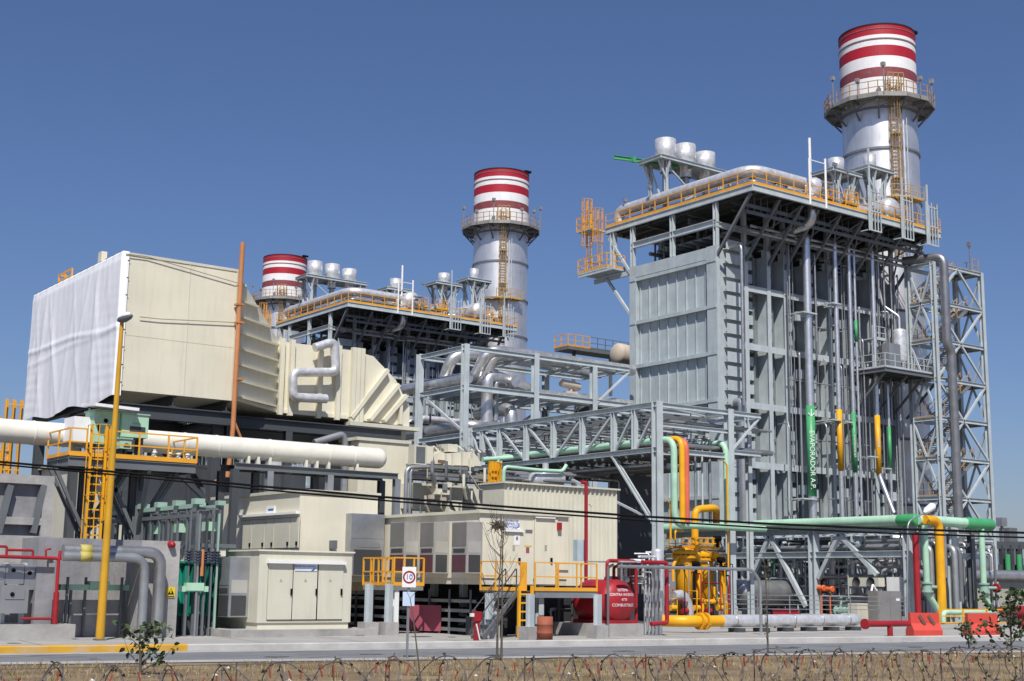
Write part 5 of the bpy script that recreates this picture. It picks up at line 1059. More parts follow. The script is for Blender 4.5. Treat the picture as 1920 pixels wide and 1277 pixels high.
# its plinth
a = at(404, 1190, Z=.1); m = MB(); m.box(QX-1.2, QX2+1.0, QY-.45, QY2+.6, .1, .38); one('concrete_plinth', m, CONC, 'low grey concrete plinth under the front cream cabinet', 'plinth')
# AC on the cabinet's left side
y0_, y1_ = at(455, 1100, X=QX-.5).y, at(405, 1100, X=QX-.5).y
dep = .8; zc0, zc1 = at(440, 1157, X=QX-.4).z, at(440, 1045, X=QX-.4).z
y0_ = at(430, 1100, X=QX-dep).y; y1_ = at(404, 1100, X=QX-dep).y
ac_unit('L', QX, y0_, y1_, zc0, zc1, dep, 'light grey air conditioner on the left side of the front cream cabinet', 'light grey air conditioners', 'grey')
# big flood of cream corrugated building
w0 = at(945, 906, Y=53.5); w1 = at(1156, 917, Y=53.5)
cb = thing('corrugated_building', 'cream corrugated building behind the long cream house', 'building', (w0.x, 53.5, 0))
m = MB(); n = int((w1.x-w0.x)/.28); xs = [(w0.x+i*(w1.x-w0.x)/n) for i in range(n+1)]
pts = []
for i in range(n): x = xs[i]; dx = (w1.x-w0.x)/n; pts += [(x, 53.5), (x+dx*.55, 53.5), (x+dx*.65, 53.42), (x+dx*.9, 53.42)]
pts.append((w1.x, 53.5))
vs = [(x, y, .1) for x, y in pts]+[(x, y, w0.z) for x, y in pts]; k = len(pts)
m.add(vs, [(i, i+1, i+1+k, i+k) for i in range(k-1)]); m.build('wall', CREAM2, cb)
m = MB(); m.box(w0.x+.02, w1.x-.02, 53.52, 55.3, .1, w0.z-.02); m.build('side_wall', CREAM2, cb)
MB().box(w0.x-.1, w1.x+.1, 53.3, 55.4, w0.z, w0.z+.08).build('roof', CREAM2, cb)
# dark sheet standing in for the black shadow zone to its right
m = MB(); a = at(1150, 915, Y=62.3); b = at(1232, 925, Y=62.3); m.box(a.x, b.x, 62.3, 62.6, .1, at(1190, 870, Y=62.3).z); one('shadow_zone_sheet', m, DKST, 'dark grey sheet standing in for the shadow zone behind the corrugated building', 'screen wall')
# red stand pipe, yellow vent at the wall
p = at(1099, 1060, Y=EYY+3); q = at(1099, 905, Y=EYY+3); m = MB(); m.tube([(q.x-.25, EYY+3, q.z+.0), (q.x, EYY+3, q.z), (p.x, EYY+3, .2)], .085, 10, .12); one('red_standpipe', m, RED, 'tall red standpipe in front of the cream corrugated wall', 'pipe')
p = at(1110, 950, Y=EYY+3.2); m = MB(); m.tube([p+V((-.2, 0, .15)), p, (p.x, p.y, 1.5)], .04, 8, .05); one('vent_pipe', m, CREAM, 'thin cream vent pipe with crooked tip right of the red standpipe', 'pipe')
a, b = at(1083, 1012, Y=EYY+3.3), at(1096, 1052, Y=EYY+3.3); m = MB(); m.box(a.x, b.x, a.y, a.y+.3, b.z, a.z); one('blue_grey_box', m, mat('pale_blue_grey', (.45, .55, .60), .5), 'narrow pale blue-grey box left of the red standpipe', 'box')
# ------------------------------------------------------------ red fire water tank with skid
tc = at(1163, 1130, D=56.5); tk = thing('fire_tank', 'round red fire tank lying on a red saddle with white lettering on its end', 'tank', (tc.x, tc.y, .5))
m = MB(); m.vessel(tc+V((0, -.25, 0)), tc+V((0, 2.3, 0)), .93, 36, .55); m.build('shell', RED, tk)
m = MB(); m.box(tc.x-.8, tc.x+.8, tc.y-.1, tc.y+2.1, .62, .76); m.box(tc.x-.6, tc.x+.6, tc.y+.1, tc.y+.35, .76, tc.z-.5); m.box(tc.x-.6, tc.x+.6, tc.y+1.7, tc.y+1.95, .76, tc.z-.5); m.build('saddle', RED, tk)
tw = mat('tank_white_lettering', (.8, .78, .78), .5)
fn = V((-.55, -.83, 0)).normalized(); fx_ = V((.83, -.55, 0)).normalized()
fn = V((-.25, -.97, 0)).normalized(); fx_ = V((.97, -.25, 0)).normalized()
for sx_, zz_, sz_ in (('SISTEMA', .50, .15), ('CONTRA INCENDIO', .32, .155), ('4770', .12, .15), ('COMBUSTIBLES', -.10, .165)):
    o_ = text(sx_, sz_, tw, basis(tc+V((0, 0, zz_)), (1, 0, 0), (0, 0, 1)), tk, ext=.0)
    for v_ in o_.data.vertices:
        rr_ = math.hypot(v_.co.x-tc.x, v_.co.z-tc.z); v_.co.y = tc.y-.25+  .93*.55*(1-math.sqrt(max(0, 1-(rr_/.93)**2)))-.012
t = thing('tank_plinth', 'concrete plinth under the red fire tank', 'plinth', (tc.x, tc.y, .1)); MB().box(tc.x-1.3, tc.x+1.0, tc.y-.3, tc.y+3, .1, .62).build('block', CONC, t)
m = MB(); m.tube([tc+V((-.2, .6, .8)), tc+V((-.2, .6, 1.7)), tc+V((1.4, .6, 1.7)), tc+V((1.4, .6, -1.2))], .07, 10, .2); one('tank_pipe', m, RED, 'red pipe arching off the top of the fire tank', 'pipe')
r_ = random.Random(4)
for i in range(14):
    p = at(1208+i*2.4, 1100, Y=tc.y+.4+.4*(i % 3)); h = r_.uniform(2.2, 3.6); m = MB(); m.tube([(p.x, p.y, .15), (p.x, p.y, h), (p.x-.4, p.y+.5, h)], r_.choice([.03, .05, .035]), 7, .1); one('instrument_pipe', m, (GALV, SILVER, STEEL)[i % 3], 'thin grey conduit in the bundle between the red tank and the red pipe loop', 'pipe', 'conduit bundle right of the red tank')
p = at(1233, 1050, Y=tc.y+.9); m = MB(); m.vessel((p.x, p.y, .9), (p.x, p.y, p.z+.5), .27); m.cyl((p.x, p.y, .1), (p.x, p.y, 1), .1); one('silver_receiver', m, SILVER, 'slim upright silver receiver left of the red pipe loop', 'vessel')
a = at(1204, 1054, Y=tc.y-.2); b = at(1250, 1062, Y=tc.y-.2); m = MB(); m.tube([a, (b.x, a.y, a.z), (b.x, a.y, at(1250, 1168, Y=a.y).z), (b.x-.9, a.y, at(1230, 1170, Y=a.y).z)], .09, 10, .12); one('red_pipe_loop', m, RED, 'red square pipe loop between the tank and the yellow gas filters', 'pipe')
a = at(1160, 1062, Y=tc.y-.6); b = at(1410, 1068, Y=tc.y-.6); m = MB(); m.tube([a, (b.x, a.y, a.z), (b.x+.5, a.y, a.z-.5), (b.x+.5, a.y, .2)], .07, 10, .3); one('grey_crossover_pipe', m, GALV, 'long thin grey horizontal pipe passing in front of the yellow gas filters', 'pipe')
t = thing('tank_canopy', 'thin silver sheet canopy above the red fire tank', 'canopy', (tc.x, tc.y, 3)); a, b = at(1128, 1050, Y=tc.y+1.6), at(1205, 1056, Y=tc.y+1.6)
m = MB(); m.box(a.x, b.x, tc.y+.4, tc.y+2.6, b.z, b.z+.05); m.build('sheet', SILVER, t)
for x in (a.x+.1, b.x-.1): MB().bar((x, tc.y+.45, .1), (x, tc.y+.45, b.z), .06).build('post', GALV, t)
r_ = random.Random(6)
for i in range(7):
    p = at(1140+i*11, 1085, Y=tc.y+2.2); m = MB(); m.tube([(p.x, p.y, 1.8), (p.x, p.y, 2.9), (p.x+.3, p.y, 3.0)], .07, 8, .1); m.cyl((p.x-.12, p.y, 2.4), (p.x+.12, p.y, 2.4), .13, 10); one('tank_valve', m, (SILVER, RED, SILVER2)[i % 3], 'small valve above the red fire tank', 'valve', 'valves above the fire tank')
m = MB(); p = at(1140, 1140, Y=tc.y-.7); m.tube([(p.x, p.y, .1), (p.x, p.y, at(1140, 1062, Y=p.y).z)], .05, 8); one('grey_post', m, MIDST, 'thin dark grey post in front of the red fire tank', 'post')
# ------------------------------------------------------------ small things in front
p = at(1031, 1203, Z=.14); t = thing('rusty_drum', 'rusty orange oil drum standing right of the yellow ladder', 'drum', (p.x, p.y, .13))
m = MB(); m.lathe((p.x, p.y+.3, .13), [(0, 0), (.29, 0), (.29, .28), (.305, .3), (.29, .32), (.29, .58), (.305, .6), (.29, .62), (.29, .88), (.27, .88), (.26, .86), (0, .86)], 24); m.build('body', RUST, t)
p = at(893, 1203, Z=.14); t = thing('red_hydrant', 'slim red fire point post with small box on top, left of the steel steps', 'fire point', (p.x, p.y, .13))
m = MB(); m.box(p.x-.13, p.x+.13, p.y-.13, p.y+.13, .13, .17); m.bar((p.x, p.y, .17), (p.x, p.y, .85), .16); m.build('post', RED, t)
MB().box(p.x-.14, p.x+.14, p.y-.12, p.y+.12, .85, 1.18).build('box', RED, t); MB().box(p.x-.26, p.x-.145, p.y-.06, p.y+.06, 1.0, 1.12).build('cap', WHITE, t); MB().bar((p.x-.1, p.y-.125, .75), (p.x+.06, p.y-.125, .2), .04).build('hose', WHITE, t)
a = at(766, 1185, Z=.14); q = at(826, 1185, D=a.dot(FH)-.6); b = at(826, 1133, D=a.dot(FH)-.6)
t = thing('rose_sheet', 'faded rose-red sheet board on thin legs behind the speed sign', 'board', (a.x, a.y, .13)); d = (q-a); m = MB(); zt_ = at(766, 1134, D=a.dot(FH)).z; zb2 = at(766, 1182, D=a.dot(FH)).z
e = d.normalized(); nn = V((-e.y, e.x, 0))*.03; m.prism([(a.x, a.y, zb2), (q.x, q.y, zb2), (q.x, q.y, zt_), (a.x, a.y, zt_)], nn); m.build('sheet', ROSE, t)
for f_ in (.06, .94): p_ = a+d*f_+nn*1.5; MB().bar((p_.x, p_.y, .13), (p_.x, p_.y, zt_), .04).build('leg', mat('rose_leg', (.3, .12, .12), .6), t)
# speed limit sign
p = at(763, 1235, Z=.02); sg = thing('speed_sign', 'white speed sign with a red ring around the number 10 on a grey post', 'road sign', (p.x, p.y, 0))
zt_ = at(762, 1062, D=p.dot(FH)).z; MB().bar((p.x, p.y, 0), (p.x+.0, p.y, zt_), .055).build('post', GALV, sg)
n2 = -FH; rr_ = V((_cy, _sy, 0)); c_ = V((p.x, p.y, at(763, 1082, D=p.dot(FH)).z))+n2*.06+rr_*.01
def disc(r0, r1, d, nm, mt): m = MB(); m.lathe(c_+n2*d, [(r0, 0), (r0, .004), (r1, .004), (r1, 0)], 32, n2, True); return m.build(nm, mt, sg)
m = MB(); m.prism([c_-rr_*.20+V((0, 0, -.29)), c_+rr_*.20+V((0, 0, -.29)), c_+rr_*.20+V((0, 0, .29)), c_-rr_*.20+V((0, 0, .29))], n2*.01); m.build('plate', WHITE, sg)
m = MB(); m.lathe(c_+n2*.014, [(.135, 0), (.135, .006), (.18, .006), (.18, 0)], 32, n2, True); ring_ = m.build('red_ring', RED, sg)
text('10', .21, BLUE, basis(c_+n2*.018, rr_, (0, 0, 1)), sg)
m = MB(); c2 = c_+V((0, 0, -.62)); m.prism([c2-rr_*.17+V((0, 0, -.2)), c2+rr_*.17+V((0, 0, -.2)), c2+rr_*.17+V((0, 0, .2)), c2-rr_*.17+V((0, 0, .2))], n2*.01); m.build('lower_plate', LBLUE, sg)
MB().box(p.x-.3, p.x+.6, p.y-.2, p.y+.3, 0, .04).build('foot', CONC, sg)
# ------------------------------------------------------------ air intake filter house with white sheet, and its duct
IY, IX = 66.0, 24.24; IX2 = at(447, 505, Y=IY).x; IY2 = 80.0; IZ = at(232, 473, Y=IY).z; IZ0 = at(222, 731, Y=IY).z
ih = thing('intake_filter_house', 'huge cream air intake box raised on dark steel, left of the ribbed duct', 'filter house', (IX, IY, IZ0))
MB().box(IX, IX2, IY, IY2, IZ0, IZ).build('casing', CREAM, ih)
m = MB(); sx_ = at(352, 600, Y=IY).x; m.box(sx_-.02, sx_+.02, IY-.02, IY-.002, IZ0, IZ); m.box(IX2-.08, IX2, IY-.03, IY-.002, IZ0, IZ); m.box(IX, IX2, IY-.04, IY-.002, IZ-.1, IZ+.04); m.build('panel_seam', CREAM2, ih)
m = MB(); r_ = random.Random(5)
for k in (2,): z = IZ0+(IZ-IZ0)*k/5; m.box(IX+.02, IX2-.1, IY-.006, IY-.002, z-.008, z+.008)
m.build('panel_joint', mat('seam_tan', (.42, .38, .27), .7), ih)  # thin tan line marking the panel joint
m = MB()
for x in (IX+.3, (IX+IX2)/2, IX2-.2):
    m.ibeam((x, IY+.2, IZ0-.3), (x, IY2-.2, IZ0-.3), .35, .55)
for y in (IY+.25, 73, IY2-.3): m.ibeam((IX+.1, y, IZ0-.95), (IX2+.3, y, IZ0-.95), .4, .7)
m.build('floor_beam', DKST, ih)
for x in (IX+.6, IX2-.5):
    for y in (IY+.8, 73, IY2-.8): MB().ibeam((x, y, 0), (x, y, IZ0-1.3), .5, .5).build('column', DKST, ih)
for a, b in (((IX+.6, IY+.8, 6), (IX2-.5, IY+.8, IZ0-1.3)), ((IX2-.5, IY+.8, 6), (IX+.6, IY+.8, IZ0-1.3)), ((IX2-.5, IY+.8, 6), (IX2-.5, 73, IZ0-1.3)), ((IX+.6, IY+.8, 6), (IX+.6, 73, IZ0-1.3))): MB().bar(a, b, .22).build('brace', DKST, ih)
y = IY+(IY2-IY)*.62; MB().rail([(IX+.3, y, IZ), (IX+.3, y+2.2, IZ), (IX+1.5, y+2.2, IZ)], .75, .9, .04).build('roof_rail', ORANGE, ih); y = at(190, 490, X=IX+.2).y; MB().box(IX+.1, IX+.4, y-.25, y+.25, IZ, IZ+.75).build('roof_box', CREAM, ih)
m = MB(); m.rail([(IX-.6, IY2+.6, IZ0-3.2), (IX-1.6, IY2+.6, IZ0-3.2)], 1.1, .5, .05); m.ladder((IX-1.0, IY2+.7, 1), (IX-1.0, IY2+.7, IZ0-.2), (1, 0, 0), .6, .05, 2.2, (-1, 0, 0)); m.build('caged_ladder', ORANGE, ih)
# white sheet hung over the open filter face: folds are real relief
nu, nv = 170, 90; vs = []; fs = []
tri = lambda t: abs((t % 1)*2-1)
creases = [(.06, .30, .55, .10), (.13, .02, .5, .05), (.23, .215, .9, .16), (.30, .46, .6, .12), (.27, .12, .35, .07), (.44, .58, .5, .10), (.50, .36, .4, .08), (.60, .98, .7, .20), (.72, .66, .5, .08), (.80, .845, 1.0, .20), (.78, .60, .55, .12), (.90, 1.0, .5, .09), (.95, .80, .4, .08)]
for j in range(nv+1):
    for i in range(nu+1):
        u = i/nu; v = j/nv              # u 0 near ... 1 far, v 0 top ... 1 bottom
        d = .14+.05*math.sin(3.1*u+1.4*v)+.025*math.sin(11*u-3*v)
        for a, b, w_, h_ in creases:
            c = a+(b-a)*v; q_ = abs(u-c)/(.022+.03*w_*(.4+v)); d += h_*max(0, 1-q_)**1.5*min(1, .35+1.3*v)
        for v0, k_, h_ in ((.50, -.06, .10), (.56, .05, .05)):
            q_ = abs(v-v0-k_*(u-.5)-.012*math.sin(9*u))/.03; d += h_*max(0, 1-q_)
        d += .10*math.sin(math.pi*v)*tri(2.3*u+.6*v)+.05*tri(1.7*u-1.3*v)
        d += .012*math.sin(90*v+14*u)*max(0, math.sin(7*u+1))*v+.01*math.sin(120*u)*(1-v)
        if v < .06: d *= v/.06*.8+.2
        z = IZ+.06-(IZ-IZ0+.25)*v-.30*v**6*(.3+math.sin(7*u)**2)
        vs.append((IX-.03-d*.42, IY-.06+(IY2-IY+.2)*u, z))
for j in range(nv):
    for i in range(nu): a = j*(nu+1)+i; fs.append((a, a+nu+1, a+nu+2, a+1))
m = MB(); m.add(vs, fs, True)
# turned-over top hem
hem = [(IX+.35, IY-.06+(IY2-IY+.2)*i/nu, IZ+.06) for i in range(nu+1)]; o_ = len(m.v); m.v += hem
m.f += [(i, i+1, o_+i+1, o_+i) for i in range(nu)]; m.s += [True]*nu
# edge wrapped on to the front face
wr = [(IX+.28, IY-.09, p[2]) for p in vs[::nu+1]]; o_ = len(m.v); m.v += wr; m.f += [(j*(nu+1), o_+j, o_+j+1, (j+1)*(nu+1)) for j in range(nv)]; m.s += [True]*nv
tarp = one('white_sheet', m, mat('white_tarpaulin', (.84, .85, .88), .55, var=.03, dirt=.06, bump=.1, bscale=4), 'white crumpled sheet hanging over the open face of the cream intake box', 'sheet')
# ropes on the front face
def rope(nm, pts, label, r=.022, mt=None): m = MB(); m.tube(pts, r, 6, 0); return one(nm, m, mt or mat('rope_grey', (.30, .28, .20), .8), label, 'rope')
yv = IY-.12
m = MB(); r_ = random.Random(3)
for k in range(15): y = IY+.3+(IY2-IY-.6)*k/14; m.tube([(IX-.16, y, IZ+.02), (IX+.0, y, IZ+.12), (IX+.5, y+.1, IZ+.08)], .018, 5, 0)
for k in range(8): z = IZ0+.4+(IZ-IZ0-.8)*k/7; m.tube([(IX+.2, IY-.10, z), (IX+.32, IY-.10, z)], .02, 5, 0)
one('tie_cords', m, mat('cord_dark', (.10, .09, .07), .8), 'short dark tie cords along the top and front edge of the white sheet', 'cords')
rope('rope', [at(236, 476, Y=yv), at(275, 481, Y=yv), at(447, 531, Y=yv)], 'thin rope slanting across the top of the cream intake box')
rope('rope', [at(262, 594, Y=yv), at(300, 598, Y=yv), at(447, 605, Y=yv)], 'thin rope stretched level across the middle of the cream intake box')
# rust-orange pipe up the right edge of the box
m = MB(); a = at(455, 455, Y=IY-.35); b = at(437, 800, Y=IY-.35); c = at(426, 895, Y=IY-.35); m.tube([a, b, (b.x-.05, b.y, at(433, 845, Y=IY-.35).z), c], .13, 12, .2)
for py in (571, 605, 711): p = at(449, py, Y=IY-.35); m.box(p.x-.2, p.x+.2, IY-.5, IY-.1, p.z-.05, p.z+.05)
one('rust_orange_pipe', m, COPPER, 'tall rust-orange pipe along the right edge of the cream intake box, open top', 'pipe')
m = MB(); a = at(439, 790, Y=IY-.3); b = at(455, 830, Y=IY-.3); m.tube([a, b], .08, 8); m.tube([at(432, 840, Y=IY-.3), at(428, 893, Y=IY-.3), at(400, 903, Y=IY-.3)], .05, 8, .1); one('copper_drain', m, COPPER, 'thin rust-orange drain lines branching below the tall rust-orange pipe', 'pipe')
# duct: tapering transition, straight length, sloping elbow
du = thing('intake_duct', 'ribbed cream air duct running right from the intake box and bending down to the turbine', 'duct', (IX2, 69, IZ0-1.5))
DX1 = at(520, 700, Y=69).x; DX2 = at(660, 660, Y=69).x; DX3 = at(768, 775, Y=69).x; DZ0, DZ1 = 11.45, 15.5
A = [V((IX2, IY+.1, IZ0+.1)), V((IX2, IY+.1, IZ-.1)), V((IX2, IY2-.1, IZ-.1)), V((IX2, IY2-.1, IZ0+.1))]; B = [V((DX1, 69, DZ0)), V((DX1, 69, DZ1)), V((DX1, 77, DZ1)), V((DX1, 77, DZ0))]
m = MB(); m.add(A+B, [(0, 1, 5, 4), (1, 2, 6, 5), (2, 3, 7, 6), (3, 0, 4, 7)]); m.build('transition', CREAM, du)
for k in range(8):   # level ribs on the tapering side
    z = IZ0+.35+.86*k; top = B[1].z; xe = DX1-.08 if z < top-.1 else IX2+(DX1-IX2)*(IZ-.1-z)/(IZ-.1-top)-.1
    if xe < IX2+.6: continue
    yy = lambda x: IY+.1+(x-IX2)/(DX1-IX2)*(69-IY-.1)
    P_ = [V((IX2+.2, yy(IX2+.2)-.004, z)), V((IX2+.3, yy(IX2+.3)-.2, z)), V((xe-.1, yy(xe)-.42, z)), V((xe, yy(xe)-.004, z))]
    MB().prism(P_, (0, 0, -.11)).build('transition_rib', CREAM, du)
MB().box(DX1, DX2, 69, 77, DZ0, DZ1).build('straight_duct', CREAM, du)
pr = [(DX2, DZ0), (DX2, DZ1), (at(700, 668, Y=69).x, at(700, 668, Y=69).z), (at(742, 712, Y=69).x, at(742, 712, Y=69).z), (DX3, at(768, 765, Y=69).z), (DX3, at(768, 800, Y=69).z), (DX2+.1, DZ0)]
m = MB(); m.prism([(x, 69.003, z) for x, z in pr[:-1]], (0, 7.99, 0)); m.build('elbow', CREAM, du)
for px_ in (525, 544, 597, 632, 660, 668, 676):
    x = at(px_, 700, Y=69).x; MB().box(x-.13, x+.13, 68.72, 68.998, DZ0-.15, DZ1+.15).build('duct_rib', CREAM, du)
MB().box(DX1+.3, DX2-.2, 68.9, 68.995, DZ0-.02, DZ0+.2).build('duct_rib', CREAM, du)
for x0_, y0_, x1_, y1_ in ((655, 784, 723, 694), (690, 788, 744, 722), (716, 790, 758, 742)):
    q, q2 = at(x0_, y0_, Y=69), at(x1_, y1_, Y=69); MB().bar((q.x, 68.82, q.z), (q2.x, 68.82, q2.z), .22, .34, (0, 1, 0)).build('elbow_rib', CREAM, du)
q, q2 = at(747, 796, Y=69), at(747, 758, Y=69); MB().box(q.x-.1, q.x+.1, 68.7, 68.99, q.z, q2.z).build('elbow_rib', CREAM, du)
MB().box(DX2-.2, DX3+.5, 68.6, 69.3, at(740, 806, Y=69).z, at(740, 799, Y=69).z).build('flange', CREAM2, du)
x0_, x1_ = at(692, 810, Y=69).x, at(764, 810, Y=69).x; MB().box(x0_, x1_, 69.2, 76, 2.0, at(740, 806, Y=69).z-.002).build('down_leg', CREAM, du)
m = MB(); p = [at(x, y, Y=68.3) for x, y in ((590, 652), (627, 640), (630, 698), (549, 698), (549, 745), (612, 748))]
m.tube(p, .26, 14, .4); one('duct_pipe', m, SILVER, 'shiny S-shaped silver pipe in front of the cream duct', 'pipe')
# support beams below the duct
db = thing('duct_support', 'dark grey steel beams and columns carrying the cream duct', 'support frame', (IX2, 68.4, 0))
a, b = at(440, 788, Y=68.2), at(755, 818, Y=68.2)
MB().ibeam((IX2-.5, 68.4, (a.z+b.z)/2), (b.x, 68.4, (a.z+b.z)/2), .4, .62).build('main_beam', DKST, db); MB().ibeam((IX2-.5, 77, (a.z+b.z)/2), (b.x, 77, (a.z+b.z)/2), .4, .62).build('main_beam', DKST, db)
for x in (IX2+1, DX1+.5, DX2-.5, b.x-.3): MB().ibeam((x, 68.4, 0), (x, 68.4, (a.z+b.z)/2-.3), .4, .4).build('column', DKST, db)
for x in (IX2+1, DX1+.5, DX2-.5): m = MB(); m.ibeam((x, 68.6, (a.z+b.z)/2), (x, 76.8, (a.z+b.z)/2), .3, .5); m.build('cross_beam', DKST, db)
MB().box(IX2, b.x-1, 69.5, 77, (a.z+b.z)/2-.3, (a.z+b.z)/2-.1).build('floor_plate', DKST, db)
m = MB(); p = at(648, 815, Y=68); m.tube([(p.x-2, 68, p.z-.6), (p.x-.2, 68, p.z), (p.x, 68, p.z-.4), (p.x, 68, 5)], .2, 12, .3); one('grey_elbow_pipe', m, GALV, 'grey elbow pipe under the dark beam of the duct', 'pipe')
# generator and turbine enclosures
ge = thing('generator_enclosure', 'cream generator enclosure in shade under the intake box and duct', 'enclosure', (30, 70.5, 0)); MB().box(25, 37.5, 70.5, 79, .1, 8.2).build('wall', CREAM2, ge)
m = MB()
for i in range(8): x = 25.8+1.5*i; m.box(x-.06, x+.06, 70.35, 70.498, .2, 8.1)
m.build('rib', CREAM2, ge); MB().box(24.8, 37.7, 70.3, 79.2, 8.2, 8.35).build('roof', CREAM2, ge)
a, b = at(700, 880, Y=67), at(765, 915, Y=67); te = thing('side_enclosure', 'plain cream enclosure wall below the duct elbow', 'enclosure', (a.x, 67, 0)); MB().box(a.x-1.0, b.x, 67, 68.9, .1, at(730, 830, Y=67).z).build('wall', CREAM, te); MB().box(a.x-1.2, b.x+.1, 66.9, 69, at(730, 830, Y=67).z+.002, at(730, 824, Y=67).z).build('roof', CREAM2, te)
# gas turbine package: cream casings, trays and clutter
gt = thing('gas_turbine', 'cream gas turbine casings with grey trays and clutter, left of the pipe truss', 'turbine', (40, 66, 0)); GYY = 64.5
def gbox(x0, y0, x1, y1, d, mt, nm, Y=GYY):
    a, b = at(x0, y0, Y=Y), at(x1, y1, Y=Y); return MB().box(a.x, b.x, Y, Y+d, b.z, a.z).build(nm, mt, gt)
def gpoly(pts, d, mt, nm, Y): MB().prism([at(x, y, Y=Y) for x, y in pts], (0, d, 0)).build(nm, mt, gt)
gpoly([(838, 850), (884, 847), (896, 856), (903, 874), (838, 872)], 1.8, CREAM, 'casing', GYY+.6)
gpoly([(812, 852), (826, 846), (838, 852), (838, 868), (816, 870)], 1.5, CREAM, 'casing', GYY+.9)
for x_ in (848, 866, 884): gpoly([(x_, 849), (x_+2.5, 849), (x_+2.5, 873), (x_, 873)], .1, CREAM2, 'casing_rib', GYY+.48)
gbox(822, 862, 835, 869, .06, mat('brown_hatch', (.16, .11, .07), .6), 'hatch', GYY+.5)
r_ = random.Random(31)
for i in range(26):
    p = at(r_.uniform(800, 900), r_.uniform(836, 850), Y=GYY+1+r_.random()); m = MB(); d_ = V((r_.uniform(-.5, .5), r_.uniform(-.3, .3), r_.uniform(-.2, .35))); m.tube([p, p+d_, p+d_+V((r_.uniform(.1, .6), 0, -.3))], r_.choice([.03, .05, .08]), 6, .1); m.build('top_fitting', (GALV, CREAM, MIDST)[i % 3], gt)
gbox(795, 836, 812, 870, 1.0, CREAM, 'box', GYY+.8); gbox(840, 832, 858, 848, 1.0, CREAM2, 'box', GYY+1); gbox(777, 834, 800, 872, .6, CREAM2, 'cabinet', GYY-.6); gbox(781, 837, 797, 868, .02, MIDST, 'cabinet_door', GYY-.63)
gbox(775, 905, 935, 960, 3, CREAM2, 'base_wall', GYY+1.2); gbox(780, 880, 925, 905, 2, mat('dull_tan', (.30, .24, .15), .7, dirt=.3), 'mid_wall', GYY+1.6)  # mid wall in a browner tan than the base wall
for y0 in (872, 886, 893): a = at(770, y0, Y=GYY); b = at(897, y0+9, Y=GYY); MB().box(a.x, b.x, GYY, GYY+.5, (a.z+b.z)/2-.07, (a.z+b.z)/2+.1).build('cable_tray', GALV, gt)
gbox(820, 907, 845, 928, .6, CREAM, 'panel_box', GYY-.2); gbox(821, 907, 844, 916, .02, BLACK, 'screen', GYY-.23); gbox(876, 925, 889, 940, .4, DKST, 'motor', GYY); gbox(843, 938, 866, 960, .5, CREAM, 'panel_box', GYY-.1)
r_ = random.Random(8)
for i in range(22):
    px_ = r_.uniform(778, 925); py = r_.uniform(862, 950); p = at(px_, py, Y=GYY-.3); m = MB()
    if i % 3: m.tube([p, p+V((0, 0, -r_.uniform(.4, 1.4))), p+V((r_.uniform(.2, .9), .3, -1.4))], r_.choice([.04, .06, .09]), 7, .1)
    else: m.box(p.x, p.x+.3, p.y, p.y+.2, p.z, p.z+r_.uniform(.2, .5))
    m.build('small_fitting', (GALV, CREAM, MIDST, YSIGN if i % 6 == 0 else TAN)[i % 4], gt)
for k, px_ in enumerate((762, 770)): p = at(px_, 880, Y=GYY-.8); m = MB(); m.tube([p+V((1.2, 0, .2)), p+V((0, 0, .1)), (p.x, p.y, 3)], .12-.03*k, 10, .4); one('grey_bent_conduit', m, GALV, ('outer' if k == 0 else 'inner')+' of two grey conduits bending down left of the turbine trays', 'pipe')
t = thing('caged_ladder', 'yellow caged ladder at the left end of the pipe truss above the long house', 'ladder', at(925, 960, Y=60)); a = at(926, 960, Y=60); b = at(922, 868, Y=60); a.z -= 2
m = MB(); m.ladder(a, (a.x, a.y, b.z), (1, 0, 0), .55, .05, 2.4, (-.6, -.8, 0)); m.build('ladder', YELLOW, t); MB().box(a.x-.2, a.x+.55, 60.1, 60.3, at(925, 925, Y=60).z, b.z+.1).build('back_plate', YELLOW, t)
m = MB(); a = at(931, 865, Y=60.4); m.tube([at(905, 862, Y=62), at(960, 858, Y=62)], .14, 10); m.tube([(at(933, 858, Y=62).x, 62, at(933, 858, Y=62).z), (at(933, 858, Y=62).x, 62, 4)], .14, 10); one('mint_branch_pipe', m, MINT, 'pale green branch pipe dropping behind the yellow caged ladder', 'pipe')
m = MB(); p = at(945, 875, Y=61); m.tube([at(1062, 872, Y=61), at(1055, 884, Y=61), at(1010, 882, Y=61), p, (p.x-.1, 61, 3)], .11, 10, .3); one('mint_hook_pipe', m, MINT, 'pale green hooked pipe hanging under the truss left end', 'pipe')
p = at(1015, 898, Y=61.5); m = MB(); m.vessel(p+V((-.8, 0, -.1)), p+V((1.6, 0, .1)), .42); m.cyl(p+V((.3, 0, 0)), p+V((.3, 0, .9)), .18); one('silencer_pot', m, SILVER, 'shiny silver pot lying behind the top edge of the corrugated wall', 'vessel')
r_ = random.Random(15)
for i in range(18):
    p = at(r_.uniform(960, 1150), r_.uniform(885, 905), Y=r_.uniform(60, 68)); m = MB(); m.tube([p+V((-r_.uniform(1, 3), 0, 0)), p+V((1, 0, 0)), p+V((1, 0, -2.5))], r_.choice([.06, .1, .16]), 8, .2); one('tangled_pipe', m, (SILVER2, MIDST, GALV)[i % 3], 'grey pipe in the dark tangle above the corrugated wall', 'pipe', 'pipe tangle above the corrugated wall')

